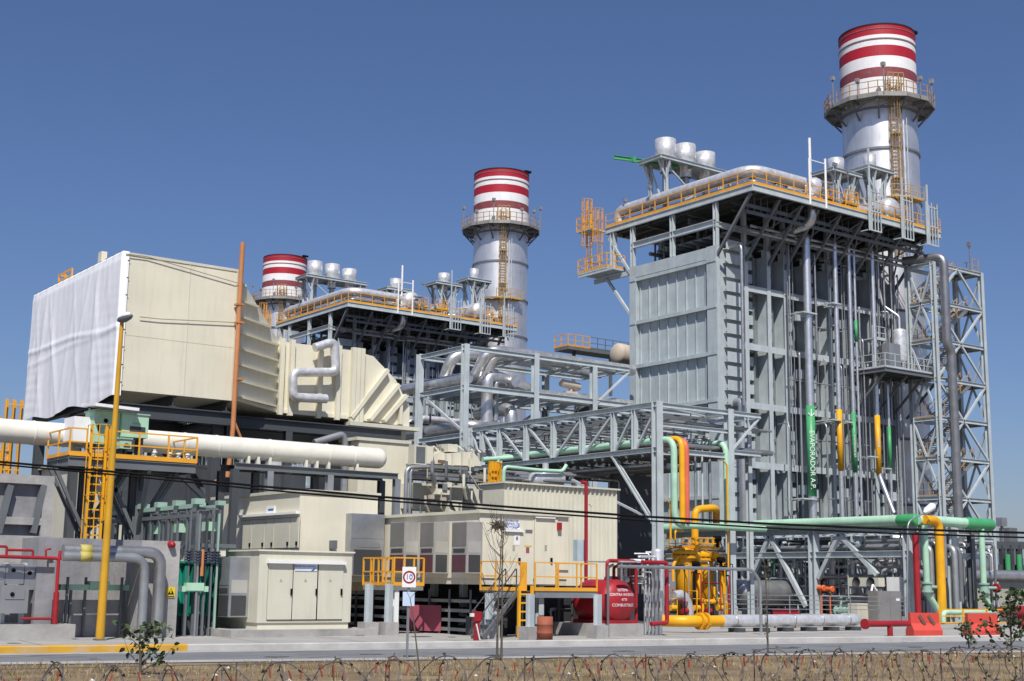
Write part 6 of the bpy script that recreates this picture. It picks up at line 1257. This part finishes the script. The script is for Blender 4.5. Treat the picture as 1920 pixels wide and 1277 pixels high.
# ------------------------------------------------------------ cream bus duct on its frame, switch platform
BYY = 56.0; bz = 7.95
m = MB(); x1_ = at(722, 858, Y=BYY).x; m.vessel((4, BYY, bz), (x1_, BYY, bz), .485, 26, .8)
t = one('bus_duct', m, CREAM3, 'long fat cream tube with rounded end running across the left half', 'bus duct')
for px_ in (345, 405, 505, 612, 660, 120, 60):
    x = at(px_, 830, Y=BYY).x; MB().lathe((x, BYY, bz), [(.48, -.03), (.505, -.03), (.505, .03), (.48, .03)], 26, (1, 0, 0), True).build('joint_ring', CREAM3, t)
for px_ in (462, 480, 502, 570, 590, 612, 665, 285, 132):
    x = at(px_, 830, Y=BYY).x; MB().box(x-.06, x+.06, BYY-.35, BYY-.1, bz-.75, bz-.35).build('saddle', CREAM3, t)
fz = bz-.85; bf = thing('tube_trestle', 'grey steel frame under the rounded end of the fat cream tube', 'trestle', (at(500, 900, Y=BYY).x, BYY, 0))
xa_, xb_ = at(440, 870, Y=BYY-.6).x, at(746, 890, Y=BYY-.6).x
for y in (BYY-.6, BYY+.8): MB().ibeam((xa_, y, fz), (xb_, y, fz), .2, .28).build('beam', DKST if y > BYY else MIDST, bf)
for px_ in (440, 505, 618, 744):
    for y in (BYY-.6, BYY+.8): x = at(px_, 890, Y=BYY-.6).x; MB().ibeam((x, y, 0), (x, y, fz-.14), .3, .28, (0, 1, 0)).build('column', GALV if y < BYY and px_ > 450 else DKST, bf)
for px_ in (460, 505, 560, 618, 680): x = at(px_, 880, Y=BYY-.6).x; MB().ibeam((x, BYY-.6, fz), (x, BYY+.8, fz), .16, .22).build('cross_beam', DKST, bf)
PYY = 53.0; pz = at(368, 868, Y=PYY).z; pxa, pxb = at(130, 845, Y=PYY).x, at(368, 868, Y=PYY).x; pyb = at(88, 862, X=pxa).y
sp = thing('switch_platform', 'raised steel platform with orange railing and splayed dark braces, at the left', 'platform', (pxa, PYY, 0))
MB().box(pxa, pxb, PYY, pyb, pz-.06, pz).build('deck', GRATE, sp)
m = MB()
for y in (PYY+.05, (PYY+pyb)/2, pyb-.05): m.ibeam((pxa, y, pz-.25), (pxb, y, pz-.25), .16, .36)
for x in (pxa+.05, (pxa+pxb)/2, pxb-.05): m.ibeam((x, PYY+.1, pz-.27), (x, pyb-.1, pz-.27), .16, .34)
m.build('edge_beam', MIDST, sp)
xl0, xl1 = at(163, 830, Y=PYY).x, at(205, 830, Y=PYY).x
m = MB(); m.rail([(pxa, pyb, pz), (pxa, PYY, pz), (xl0, PYY, pz)], 1.05, 1.2, .03); m.rail([(xl1, PYY, pz), (pxb, PYY, pz), (pxb, pyb, pz)], 1.05, 1.25, .03); m.bar((pxa, PYY-.03, pz+.06), (pxb, PYY-.03, pz+.06), .03, .18); m.build('railing', ORANGE, sp)
for x, y in ((pxa+1.2, PYY+1), (pxb-2.0, PYY+1), (pxa+1.2, pyb-1), (pxb-2.0, pyb-1)):
    MB().ibeam((x, y, 0), (x, y, pz-.4), .3, .3).build('column', MIDST, sp)
    for dx in (-1.4, 1.6): MB().bar((x, y, pz-3.1), (x+dx, y, pz-.4), .14).build('brace', MIDST, sp)
    MB().bar((x, y, pz-3.2), (x, y+(-1.0 if y < PYY+2 else 1.0), pz-.4), .14).build('brace', DKST, sp)
    MB().bar((x, y, 1), (x+2.2, y, pz-3.2), .12).build('brace', DKST, sp)
t = thing('caged_ladder', 'tall orange-yellow caged ladder up to the switch platform beside the lamp pole', 'ladder', (xl0, PYY-.3, 0))
m = MB(); m.ladder(((xl0+xl1)/2, PYY-.05, .2), ((xl0+xl1)/2, PYY-.05, pz+1.2), (1, 0, 0), .6, .045, 2.4, (0, -1, 0)); m.build('ladder', YELLOW, t); MB().box(xl1-.2, xl1+.0, PYY+.0, PYY+.05, pz-2.5, pz+1.1).build('back_plate', YELLOW, t)
def swbox(px0, py0, px1, py1, Y, label, win):
    a, b = at(px0, py0, Y=Y), at(px1, py1, Y=Y); t = thing('switch_cabinet', label, 'switch cabinet', (a.x, Y, b.z)); MB().box(a.x, b.x, Y, Y+1.1, b.z, a.z).build('body', MINT, t)
    MB().box(a.x-.04, b.x+.04, Y-.05, Y+1.15, a.z+.002, a.z+.06).build('lid', MINTD, t)
    if win: w, h = b.x-a.x, a.z-b.z; MB().box(a.x+w*.3, b.x-w*.12, Y-.03, Y-.003, b.z+h*.22, b.z+h*.48).build('window', DARKGRILL, t); MB().box(a.x+w*.4, b.x-w*.3, Y-.02, Y-.003, b.z+h*.58, b.z+h*.66).build('label_plate', MINTD, t)
    else: w, h = b.x-a.x, a.z-b.z; MB().lathe((a.x+w*.45, Y-.003, b.z+h*.72), [(0, .02), (.09, .02), (.09, 0)], 14, (0, -1, 0)).build('gauge', BLACK, t); MB().box(a.x+w*.15, a.x+w*.25, Y-.03, Y-.003, b.z+h*.4, b.z+h*.6).build('handle', BLACK, t)
    for x in (a.x+.15, b.x-.15): MB().box(x-.05, x+.05, Y+.2, Y+.9, pz, b.z).build('leg', MIDST, t)
    return t
swbox(178, 770, 222, 835, PYY+1.0, 'pale green switch cabinet with round gauge, left one under the white canopy', False)
swbox(230, 776, 277, 822, PYY+.8, 'pale green switch cabinet with a dark window, right one under the white canopy', True)
swbox(226, 823, 246, 842, PYY+.5, 'small pale green switch box with black symbol below the windowed cabinet', True)
a, b = at(140, 780, Y=PYY+1.4), at(178, 830, Y=PYY+1.4); m = MB(); m.box(a.x, b.x, PYY+1.4, PYY+2.6, b.z, a.z); one('white_cabinet', m, WHITE, 'plain white cabinet left of the pale green switch cabinets', 'cabinet')
a, b = at(176, 756, Y=PYY+.5), at(258, 766, Y=PYY+.5); m = MB(); m.add([(a.x, PYY+.3, a.z), (b.x, PYY+.3, b.z), (b.x, PYY+2.0, b.z+.15), (a.x, PYY+2.0, a.z+.15), (a.x, PYY+.3, a.z-.12), (b.x, PYY+.3, b.z-.12), (b.x, PYY+2, b.z+.03), (a.x, PYY+2, a.z+.03)], [(0, 1, 2, 3), (7, 6, 5, 4), (0, 4, 5, 1), (1, 5, 6, 2), (2, 6, 7, 3), (3, 7, 4, 0)])
for x in (a.x+.3, b.x-.3): m.bar((x, PYY+1.8, pz), (x, PYY+1.8, min(a.z, b.z)), .06)
one('white_canopy', m, WHITE, 'white sheet canopy on posts over the pale green switch cabinets', 'canopy')
for k, px_ in enumerate((290, 318, 335, 352)):
    p = at(px_, 852, Y=PYY+.6); m = MB(); m.lathe((p.x, PYY+.6, pz), [(.0, 0), (.12, 0), (.12, .22), (.07, .25), (.07, .32), (.1, .34), (.1, .4), (0, .42)], 12); one('white_insulator', m, WHITE, 'small white insulator pot on the platform deck behind the orange railing', 'insulator', 'white pots on the platform')
# orange stair cage at the far left
p = at(20, 800, Y=64); t = thing('orange_stair_cage', 'orange stair cage at the left edge behind the fat cream tube', 'stair', (p.x, 64, 0)); m = MB()
for k in range(6): x = at(8+k*7, 800, Y=64).x; m.bar((x, 64+.3*(k % 2), 3.5), (x, 64+.3*(k % 2), at(20, 748, Y=64).z), .07)
for z in (4.5, 5.5, 7, 8.5, 10): m.bar((at(8, 800, Y=64).x, 64, z), (at(43, 800, Y=64).x, 64, z), .06)
m.build('cage', ORANGE, t)

# ------------------------------------------------------------ transformer bays with concrete walls (far left)
WY = 47.2
def wpt(px_, py, Y=WY): return at(px_, py, Y=Y)
zt_ = wpt(300, 1014).z; xr = wpt(334, 1100).x; xm_ = wpt(262, 1100).x; xl = wpt(100, 1100).x
tb = thing('transformer_bay', 'grey concrete transformer bay with open front and yellow hazard sign on its right pillar', 'concrete bay', (xm_, WY, .1))
MB().box(xm_, xr, WY, WY+5.5, .1, zt_).build('side_wall', CONC, tb); MB().box(xl, xm_, WY, WY+.5, wpt(200, 1050).z, zt_).build('lintel', CONCD, tb)  # light painted in: sunlit pillar in paler concrete than the other walls
MB().box(xl-.6, xl, WY, WY+5.5, .1, zt_-.002).build('side_wall', CONCD, tb); MB().box(xl, xm_, WY+4.5, WY+5, .1, wpt(200, 1050).z).build('back_wall', CONCD, tb)
MB().box(xl+.3, xm_-.1, WY+1.2, WY+1.5, .1, wpt(200, 1125, WY+1.2).z).build('low_wall', CONC, tb)
a, b = wpt(313, 1101), wpt(327, 1121); s_ = MB().box(a.x, b.x, WY-.03, WY-.003, b.z, a.z).build('hazard_sign', YSIGN, tb)
c_ = (a.x+b.x)/2; h = a.z-b.z; m = MB(); m.add([(a.x+.03, WY-.033, b.z+h*.30), (b.x-.03, WY-.033, b.z+h*.30), (c_, WY-.033, a.z-.03)], [(0, 1, 2)]); m.build('black_triangle', BLACK, s_)
m = MB(); m.add([(c_-.02, WY-.036, a.z-h*.2), (c_+.03, WY-.036, a.z-h*.25), (c_-.0, WY-.036, b.z+h*.5), (c_+.03, WY-.036, b.z+h*.5), (c_-.02, WY-.036, b.z+h*.33), (c_-.0, WY-.036, b.z+h*.47), (c_-.04, WY-.036, b.z+h*.47)], [(0, 6, 5, 4, 3, 2, 1)]); m.build('flash', YSIGN, s_)
MB().box(a.x+.02, b.x-.02, WY-.034, WY-.0305, b.z+.02, b.z+.07).build('text_strip', TXTDK, s_)
m = MB(); p = wpt(320, 1020); m.lathe((p.x, WY-.01, p.z), [(0, .25), (.1, .22), (.13, .05), (.13, 0)], 14, (0, -1, -.2)); m.build('red_alarm_horn', RED, tb)
# silver pipes along the lintel bending down
for k, (py, xb2, r) in enumerate(((1032, 302, .17), (1043, 273, .13))):
    a = wpt(118, py, WY-.45-.2*k); b = wpt(xb2, py, WY-.45-.2*k); m = MB(); m.tube([a, (b.x, a.y, a.z), (b.x, a.y, .15)], r*1.22, 14, .5); o = one('lagged_pipe', m, GALV if k else SILVER2, ('thicker upper' if k == 0 else 'thinner lower')+' silver pipe along the concrete bay, bending down to the ground', 'pipe')
    m = MB(); x = wpt(160, py, a.y).x; m.lathe((x, a.y, a.z), [(r*1.22+.004, -.2), (r*1.22+.012, -.2), (r*1.22+.012, .2), (r*1.22+.004, .2)], 16, (1, 0, 0)); m.build('yellow_band', mat('faded_yellow_label', (.45, .38, .10), .6), o)
def mintbar(px0, px1, py, Y, label):
    a, b = at(px0, py, Y=Y), at(px1, py, Y=Y); t = thing('mint_bus_bar', label, 'bus bar', (a.x, Y, a.z)); MB().box(a.x, b.x, Y, Y+.25, a.z-.1, a.z+.1).build('bar', MINT, t); c = (a.x*.45+b.x*.55); MB().box(c-.35, c+.35, Y-.06, Y+.3, a.z-.06, a.z+.22).build('box', MINT, t)
    for x in (a.x+.4, c+.2, b.x-.15): MB().box(x-.04, x+.04, Y+.05, Y+.15, .1, a.z-.1).build('post', MIDST, t)
mintbar(114, 243, 1101, WY+.9, 'pale green bus bar on posts inside the open concrete bay')
mintbar(332, 391, 1104, WY+.6, 'pale green bus bar on posts in front of the teal transformer')
m = MB()
for k in range(5): p = wpt(125+k*34, 1120, WY+.8+.3*(k % 3)); m = MB(); m.bar((p.x, p.y, .1), (p.x, p.y, p.z+.7), .08); one('bay_post', m, MIDST, 'thin dark post inside the open concrete bay', 'post', 'posts inside the concrete bay')
# teal transformer
a, b = at(338, 1056, Y=WY+2), at(405, 1155, Y=WY+2); t = thing('teal_transformer', 'teal green transformer between the concrete bay and the front cabinet', 'transformer', (a.x, WY+2, .3))
MB().box(a.x, b.x, WY+2, WY+4.2, b.z, a.z).build('tank', TEAL, t); m = MB()
for i in range(5): x = a.x+(b.x-a.x)*(i+.5)/5; m.box(x-.06, x+.06, WY+1.75, WY+1.998, b.z+.1, a.z-.1)
m.build('radiator', TEAL, t); MB().box(a.x-.08, b.x+.08, WY+1.7, WY+4.3, a.z, a.z+.08).build('lid', TEAL, t); MB().box(a.x, b.x, WY+2.1, WY+4, .15, b.z-.002).build('base', DKST, t)
# switch structure with mint insulator rail
SX = at(413, 950, D=52.0).x; y0_ = at(413, 950, X=SX).y; y1_ = at(218, 965, X=SX).y; sz = at(413, 950, X=SX).z
sw = thing('bus_structure', 'row of dark posts with pale green boxes on top, left of the cream house', 'bus structure', (SX, y0_, 0))
for X_ in (SX-.9, SX): MB().bar((X_, y0_, sz), (X_, y1_, sz), .12, .16).build('top_rail', MINTD, sw); MB().bar((X_, y0_, sz-.35), (X_, y1_, sz-.35), .12, .14).build('lower_rail', MIDST, sw)
n = 13
for i in range(n):
    y = y0_+(y1_-y0_)*i/(n-1)
    for X_ in (SX-.9, SX): MB().bar((X_, y, .1), (X_, y, sz), .075).build('post', mat('post_slate', (.13, .15, .16), .55, dirt=.2), sw)
    if i % 2 == 0: MB().box(SX-1.1, SX-.7, y-.18, y+.18, sz+.05, sz+.26).build('insulator_box', MINTD, sw); MB().box(SX-.15, SX+.15, y-.15, y+.15, sz+.05, sz+.22).build('insulator_box', MINTD, sw)
    if i % 3 == 1: MB().box(SX-.2, SX+.2, y-.25, y+.25, sz-.9, sz-.55).build('insulator_box', MINT, sw)
    MB().bar((SX-.9, y, sz-.1), (SX, y, sz-.1), .08).build('cross_bar', MIDST, sw)
zc_ = at(400, 1024, X=SX).z; MB().bar((SX, y0_-.2, zc_), (SX, y1_, zc_), .14).build('mid_rail', MIDST, sw); MB().bar((SX-.9, y0_-.2, zc_), (SX+.6, y0_-.2, zc_), .14).build('mid_rail', MIDST, sw)
for i, px_ in enumerate((355, 372, 386, 398, 408)):
    p = at(px_, 1030, Y=y0_-.3-.2*(i % 2)); m = MB(); m.bar((p.x, p.y, .1), (p.x, p.y, at(px_, 955+8*(i % 3), Y=p.y).z), .06+.015*(i % 3)); one('tall_post', m, (MIDST, GALV, DKST, MIDST, MINTD)[i], ('dark', 'silvery', 'near-black', 'mid grey', 'pale green')[i]+' tall post at the near end of the bus structure', 'post')
    m = MB()
    for j in range(5): m.lathe((p.x, p.y, zc_-.2-.1*j), [(.03, 0), (.13, -.02), (.13, -.05), (.03, -.07)], 12)
    one('ribbed_insulator', m, mat('insulator_navy', (.03, .035, .08), .3), 'dark ribbed insulator at the near end of the bus structure', 'insulator', 'dark ribbed insulators')
p = at(379, 1060, Y=y0_-.5); m = MB(); m.cyl((p.x, p.y, at(379, 1080, Y=p.y).z), (p.x, p.y, at(379, 1030, Y=p.y).z), .07, 8); one('orange_rod', m, COPPER, 'short orange vertical rod at the near end of the bus structure', 'rod')
a, b = at(406, 1030, Y=y0_-.2), at(423, 1043, Y=y0_-.2); m = MB(); m.box(a.x, b.x, a.y, a.y+.4, b.z, a.z); one('junction_box', m, CREAM, 'small cream junction box on the bus structure end', 'box')
# tall wall at the far left with braces
LY = 52.5; a, b = at(-40, 897, Y=LY), at(103, 893, Y=LY); lw_ = thing('concrete_wall', 'tall grey concrete firewall with framed recess at the left edge', 'concrete wall', (b.x, LY, 0))
MB().box(a.x-3, b.x, LY+.3, LY+.7, 0, b.z).build('slab', CONCD, lw_); pw = at(83, 900, Y=LY).x
MB().box(pw, b.x, LY, LY+.298, 0, b.z-.004).build('pillar', CONC, lw_); MB().box(a.x-3, pw, LY, LY+.298, at(50, 907, Y=LY).z, b.z-.008).build('top_band', CONC, lw_); MB().box(a.x-3, pw, LY, LY+.298, at(50, 984, Y=LY).z, at(50, 970, Y=LY).z).build('mid_band', CONC, lw_)
for x0_, x1_ in ((18, -5), (80, 60)): p, q = at(x0_, 910, Y=LY+.2), at(x1_, 1000, Y=LY+.2); MB().bar((p.x, LY+.1, p.z), (q.x, LY+.1, q.z), .22).build('brace', MIDST, lw_)
LY2 = 49.0; a, b = at(-40, 1006, Y=LY2), at(96, 1006, Y=LY2); m = MB(); m.box(a.x-3, b.x, LY2, LY2+.4, 0, b.z); one('low_wall', m, CONC, 'lower pale concrete wall at the left edge behind the red pipes', 'concrete wall')
a = at(140, 1200, Z=.1); m = MB(); m.box(a.x-9, a.x, a.y, a.y+2.2, .1, at(100, 1171, Y=a.y).z); one('equipment_plinth', m, CONC, 'concrete plinth at the left edge carrying grey cabinets', 'plinth'); plz = at(100, 1171, Y=a.y).z; ply = a.y
def gbx(x0, y0, x1, y1, Y, label, mt=GALV, nm='grey_cabinet'):
    a, b = at(x0, y0, Y=Y), at(x1, y1, Y=Y); t = thing(nm, label, 'cabinet', (a.x, Y, b.z)); MB().box(a.x, b.x, Y, Y+.6, b.z, a.z).build('body', mt, t); w, h = b.x-a.x, a.z-b.z
    MB().box(a.x+w*.15, b.x-w*.15, Y-.02, Y-.002, b.z+h*.5, b.z+h*.85).build('door_panel', mt, t); MB().lathe((a.x+w*.4, Y-.021, b.z+h*.68), [(0, .03), (.07, .03), (.07, 0)], 12, (0, -1, 0)).build('dial', BLACK, t); return t
gbx(3, 1097, 51, 1150, ply+.3, 'big grey cabinet low on the left plinth with dark dial', mat('mid_cabinet', (.22, .225, .24), .5)); gbx(12, 1057, 44, 1095, ply+.6, 'light grey cabinet above the big one on the left plinth'); gbx(48, 1060, 66, 1106, ply+.6, 'narrow light grey cabinet with red-black knob, right on the left plinth'); gbx(-20, 1060, 7, 1110, ply+.6, 'light grey cabinet cut by the left edge of the picture')
for k, px_ in enumerate((10, 46)): p = at(px_, 1160, Y=ply+.5); m = MB(); m.box(p.x-.06, p.x+.06, p.y+.3, p.y+.5, plz, at(px_, 1055, Y=ply+.5).z); one('rack_post', m, STEEL, 'pale post behind the cabinets, '+('nearer the left edge' if k == 0 else 'right of the big grey cabinet'), 'post')
RY_ = ply+.2; pr_ = lambda x, y: at(x, y, Y=RY_)
m = MB(); m.tube([pr_(-10, 1043), pr_(110, 1047), pr_(102, 1175)], .06, 8, .1); m.cyl(pr_(114, 1033), pr_(111, 1050), .07, 8); m.cyl(pr_(106, 1110), pr_(102, 1172), .1, 8); one('red_fire_pipe', m, RED, 'red fire pipe along the left wall turning down to the plinth', 'pipe')
m = MB(); m.tube([pr_(-10, 1024), pr_(13, 1025), pr_(12, 1043)], .045, 8, .06); m.tube([pr_(12, 1031), pr_(62, 1032), pr_(61, 1046)], .045, 8, .06); m.tube([pr_(96, 1029), pr_(86, 1030), pr_(86, 1046)], .035, 8, .06); one('red_pipe_steps', m, RED, 'stepped thin red pipes above the red fire pipe at the left edge', 'pipe')
m = MB(); m.tube([pr_(40, 1160), pr_(100, 1160)], .045, 8); one('red_low_pipe', m, RED, 'thin red pipe low over the left plinth', 'pipe')
for k, px_ in enumerate((74, 90)): p = at(px_, 1100, Y=ply+1.2); m = MB(); m.tube([at(px_-6, 1060, Y=ply+1.2), p, at(px_-4, 1170, Y=ply+1.2)], .16-.03*k, 10, .5); one('grey_conduit', m, GALV, ('thicker' if k == 0 else 'thinner')+' grey conduit right of the cabinets on the left plinth', 'pipe')

# ------------------------------------------------------------ lamp pole, cables, razor wire, plants
b = at(187, 1200, Z=.13); D_ = b.dot(FH); tp = at(229, 600, D=D_); lpo = thing('lamp_post', 'tall yellow lamp post with one grey lamp head, at the left', 'lamp post', (b.x, b.y, .13))
m = MB(); m.tube([b, b.lerp(tp, .5), tp], [.15, .11, .07], 12, 0); m.build('pole', mat('pole_ochre', (.55, .30, .02), .45, dirt=.25, dirtcol=(.25, .13, .03)), lpo); MB().box(b.x-.18, b.x+.18, b.y-.18, b.y+.18, .13, .17).build('base_plate', MIDST, lpo)
a = at(221, 601, D=D_); c = at(248, 592, D=D_-.3); d_ = (c-a); m = MB(); m.tube([a, a+d_*.15, a+d_*.5, a+d_*.85, c], [.05, .11, .15, .10, .04], 12, 0); m.build('lamp_head', mat('lamp_head_grey', (.10, .11, .12), .4), lpo); m = MB(); m.tube([a+d_*.2+V((0, 0, .06)), a+d_*.5+V((0, 0, .09)), a+d_*.9+V((0, 0, .06))], [.1, .15, .07], 12, 0); m.build('lamp_cover', WHITE, lpo)
pts = [(-260, 852), (0, 866), (240, 887), (480, 911), (720, 932), (960, 951), (1200, 968), (1440, 982), (1680, 992), (1920, 999), (2180, 1004)]
for k, off in enumerate((0, 1)):
    m = MB(); P_ = [at(x, y+off*(5+x*.002), D=26) for x, y in pts]; m.tube(P_, .022 if k == 0 else .017, 8, .6, seg=3); one('power_cable', m, BLACK, ('upper' if k == 0 else 'lower')+' of two black cables sagging across the whole picture', 'cable')
# razor wire on a low post-and-wire fence
fa = at(-60, 1246, D=15.4); fb = at(1990, 1206, D=25.2); fdir = V((fb.x-fa.x, fb.y-fa.y, 0)); fl = fdir.length; fdir.normalize(); fnr = V((-fdir.y, fdir.x, 0))
def fz(u): return .88+.015*math.sin(u*1.7)
WIRE = mat('weathered_wire', (.13, .12, .115), .6, .4, dirt=.6, dirtcol=(.2, .07, .04)); REDW = mat('rusty_red_clip', (.30, .07, .04), .7)
rw = thing('razor_wire', 'coiled razor wire with rust-red clips along the bottom of the picture', 'razor wire', (fa.x, fa.y, 0))
r_ = random.Random(12)
for ph, sg_ in ((0, 1), (math.pi*.9, -1)):
    m = MB(); n_ = int(fl/.36*22); P_ = []
    for i in range(n_+1):
        u = fl*i/n_; a_ = ph+sg_*2*math.pi*u/.72; jit = .03*math.sin(u*2.3+ph)+.025*math.sin(u*7.7)
        P_.append(fa*0+V((fa.x, fa.y, 0))+fdir*(u+.10*math.sin(a_*1.0+u))+fnr*((.30+jit)*math.cos(a_))+V((0, 0, fz(u)+(.31+jit)*math.sin(a_))))
    m.tube(P_, .0085, 5, 0)
    for i in range(2, n_-2, 3):
        p = P_[i]; t_ = (P_[i+1]-P_[i-1]).normalized(); o_ = t_.orthogonal().normalized(); o_.rotate(Matrix.Rotation(r_.random()*6, 3, t_))
        m.add([p-t_*.014, p+t_*.014, p+o_*.045+t_*.03, p+o_*.045-t_*.03], [(0, 1, 2, 3)])
    m.build('coil', WIRE, rw)
m = MB()
for zz in (.55, 1.18): m.tube([V((fa.x, fa.y, zz)), V((fb.x, fb.y, zz))], .005, 4)
m.build('strand', WIRE, rw)
k = 0; u = .2
while u < fl and k < 90:
    p = V((fa.x, fa.y, 0))+fdir*u+fnr*r_.uniform(-.25, .1); z = fz(u)+r_.choice([.12, .17, -.27, -.3, .2]); e = V((r_.uniform(-.03, .03), 0, r_.uniform(.05, .08)))
    MB().bar(p+V((0, 0, z))-e, p+V((0, 0, z))+e, .016).build('rust_clip', REDW, rw); u += r_.uniform(.12, .24); k += 1
for i in range(9):
    p = V((fa.x, fa.y, 0))+fdir*(fl*(i+.5)/9)+fnr*.05; MB().bar((p.x, p.y, 0), (p.x, p.y, 1.2), .014).build('fence_post', mat('rusty_post', (.12, .075, .06), .8), rw)
def plant(name, label, base, top, n, spread, leaf, group=None, seed=1, bare=False, stems=4, clump=None):
    r = random.Random(seed); H = top-base.z; t = thing(name, label, 'sapling' if bare else 'shrub', base, group); m = MB(); tips = []
    main = [base, base+V((r.uniform(-.05, .05), 0, H*.35)), base+V((r.uniform(-.1, .1), 0, H*.7)), base+V((r.uniform(-.1, .1), 0, H))]
    m.tube(main, [.035 if not bare else .04, .026, .016, .006], 7, 0)
    for i in range(stems):
        f_ = r.uniform(.25, .9) if bare else r.uniform(.02, .75); p = main[0].lerp(main[3], f_); a_ = r.random()*6.28; L = spread*r.uniform(.5, 1.1)*((1.1-f_*.4) if bare else 1)
        up_ = L*.5 if bare else H*r.uniform(.12, .3)
        q = p+V((math.cos(a_)*L*.55, math.sin(a_)*L*.55, up_)); e = q+V((math.cos(a_)*L*.3, math.sin(a_)*L*.3, up_*1.2)); e.z = min(e.z, base.z+H); m.tube([p, q, e], [.012, .008, .003], 5, 0); tips += [(p.lerp(q, .4), q), (q, e), (q, e)]
        if bare:
            for j in range(3): s = p.lerp(e, r.uniform(.3, .9)); m.tube([s, s+V((r.uniform(-.25, .25), r.uniform(-.2, .2), r.uniform(.2, .55)))], .004, 4, 0)
    m.build('stem', BARK, t)
    if n:
        m = MB(); tips.append((main[1], main[3]))
        for i in range(n):
            a, b2 = r.choice(tips); c = a.lerp(b2, r.uniform(.1, 1.05))+V((r.gauss(0, .05), r.gauss(0, .05), r.gauss(0, .05))); d = V((r.gauss(0, 1), r.gauss(0, 1), r.gauss(-.2, .7))).normalized(); s = d.orthogonal().normalized(); s.rotate(Matrix.Rotation(r.random()*6, 3, d)); L = leaf*r.uniform(.6, 1.2)
            m.add([c, c+d*L*.3+s*L*.3, c+d*L*.65+s*L*.24, c+d*L, c+d*L*.65-s*L*.24, c+d*L*.3-s*L*.3], [(0, 1, 2, 3, 4, 5)])
        m.build('leaves', LEAF, t)
    return t
b = at(263, 1266, Z=.0); plant('shrub', 'small leafy shrub in front of the yellow kerb at the left', b, at(285, 1168, D=b.dot(FH)).z, 150, .85, .17, seed=4, stems=12)
b = at(1897, 1236, Z=.0); plant('shrub', 'leafy shrub by the right edge in front of the yellow guard rail', b, at(1900, 1108, D=b.dot(FH)).z, 380, 1.0, .19, seed=6, stems=20)
b = at(1817, 1216, Z=.0); plant('shrub', 'low small shrub in front of the slot-free orange barrier', b, at(1815, 1168, D=b.dot(FH)).z, 110, .6, .17, seed=8, stems=10)
b = at(1440, 1226, Z=.0); plant('sapling', 'very thin straight sapling with a little green half-way up, in front of the low rack', b, at(1437, 1045, D=b.dot(FH)).z, 34, .25, .10, seed=9, stems=5)
b = at(940, 1240, Z=.0); plant('bare_sapling', 'bare grey sapling with a dark nest-like clump near its top', b, at(934, 965, D=b.dot(FH)).z, 0, .9, 0, None, 10, True, 10)
tp = at(934, 985, D=b.dot(FH)); m = MB(); r_ = random.Random(3)
for i in range(60): d = V((r_.gauss(0, 1), r_.gauss(0, 1), r_.gauss(0, .6))).normalized()*.22; o_ = V((r_.gauss(0, .08), r_.gauss(0, .08), r_.gauss(0, .05))); m.bar(tp+o_-d, tp+o_+d, .012)
one('twig_nest', m, BARK, 'dark twig nest in the bare sapling before the long cream house', 'nest')
b = at(926, 1115, D=36); b = at(932, 1238, Z=0); plant('bare_sapling', 'second bare grey sapling, leaning slightly left, beside the one with the nest', b, at(915, 990, D=b.dot(FH)).z, 0, .8, 0, None, 17, True, 12)
b = at(788, 1270, D=27); t = thing('bare_twig', 'thin dark leaning twig in front of the rose-red sheet board', 'sapling', (b.x, b.y, 0)); m = MB(); m.tube([(b.x+.05, b.y, 0), b, at(775, 1160, D=27), at(769, 1122, D=27)], [.02, .018, .012, .008], 6, 0); m.tube([at(769, 1122, D=27), at(762, 1108, D=27)], .005, 5, 0); m.tube([at(769, 1122, D=27), at(781, 1108, D=27)], .005, 5, 0); m.build('stem', BARK, t)
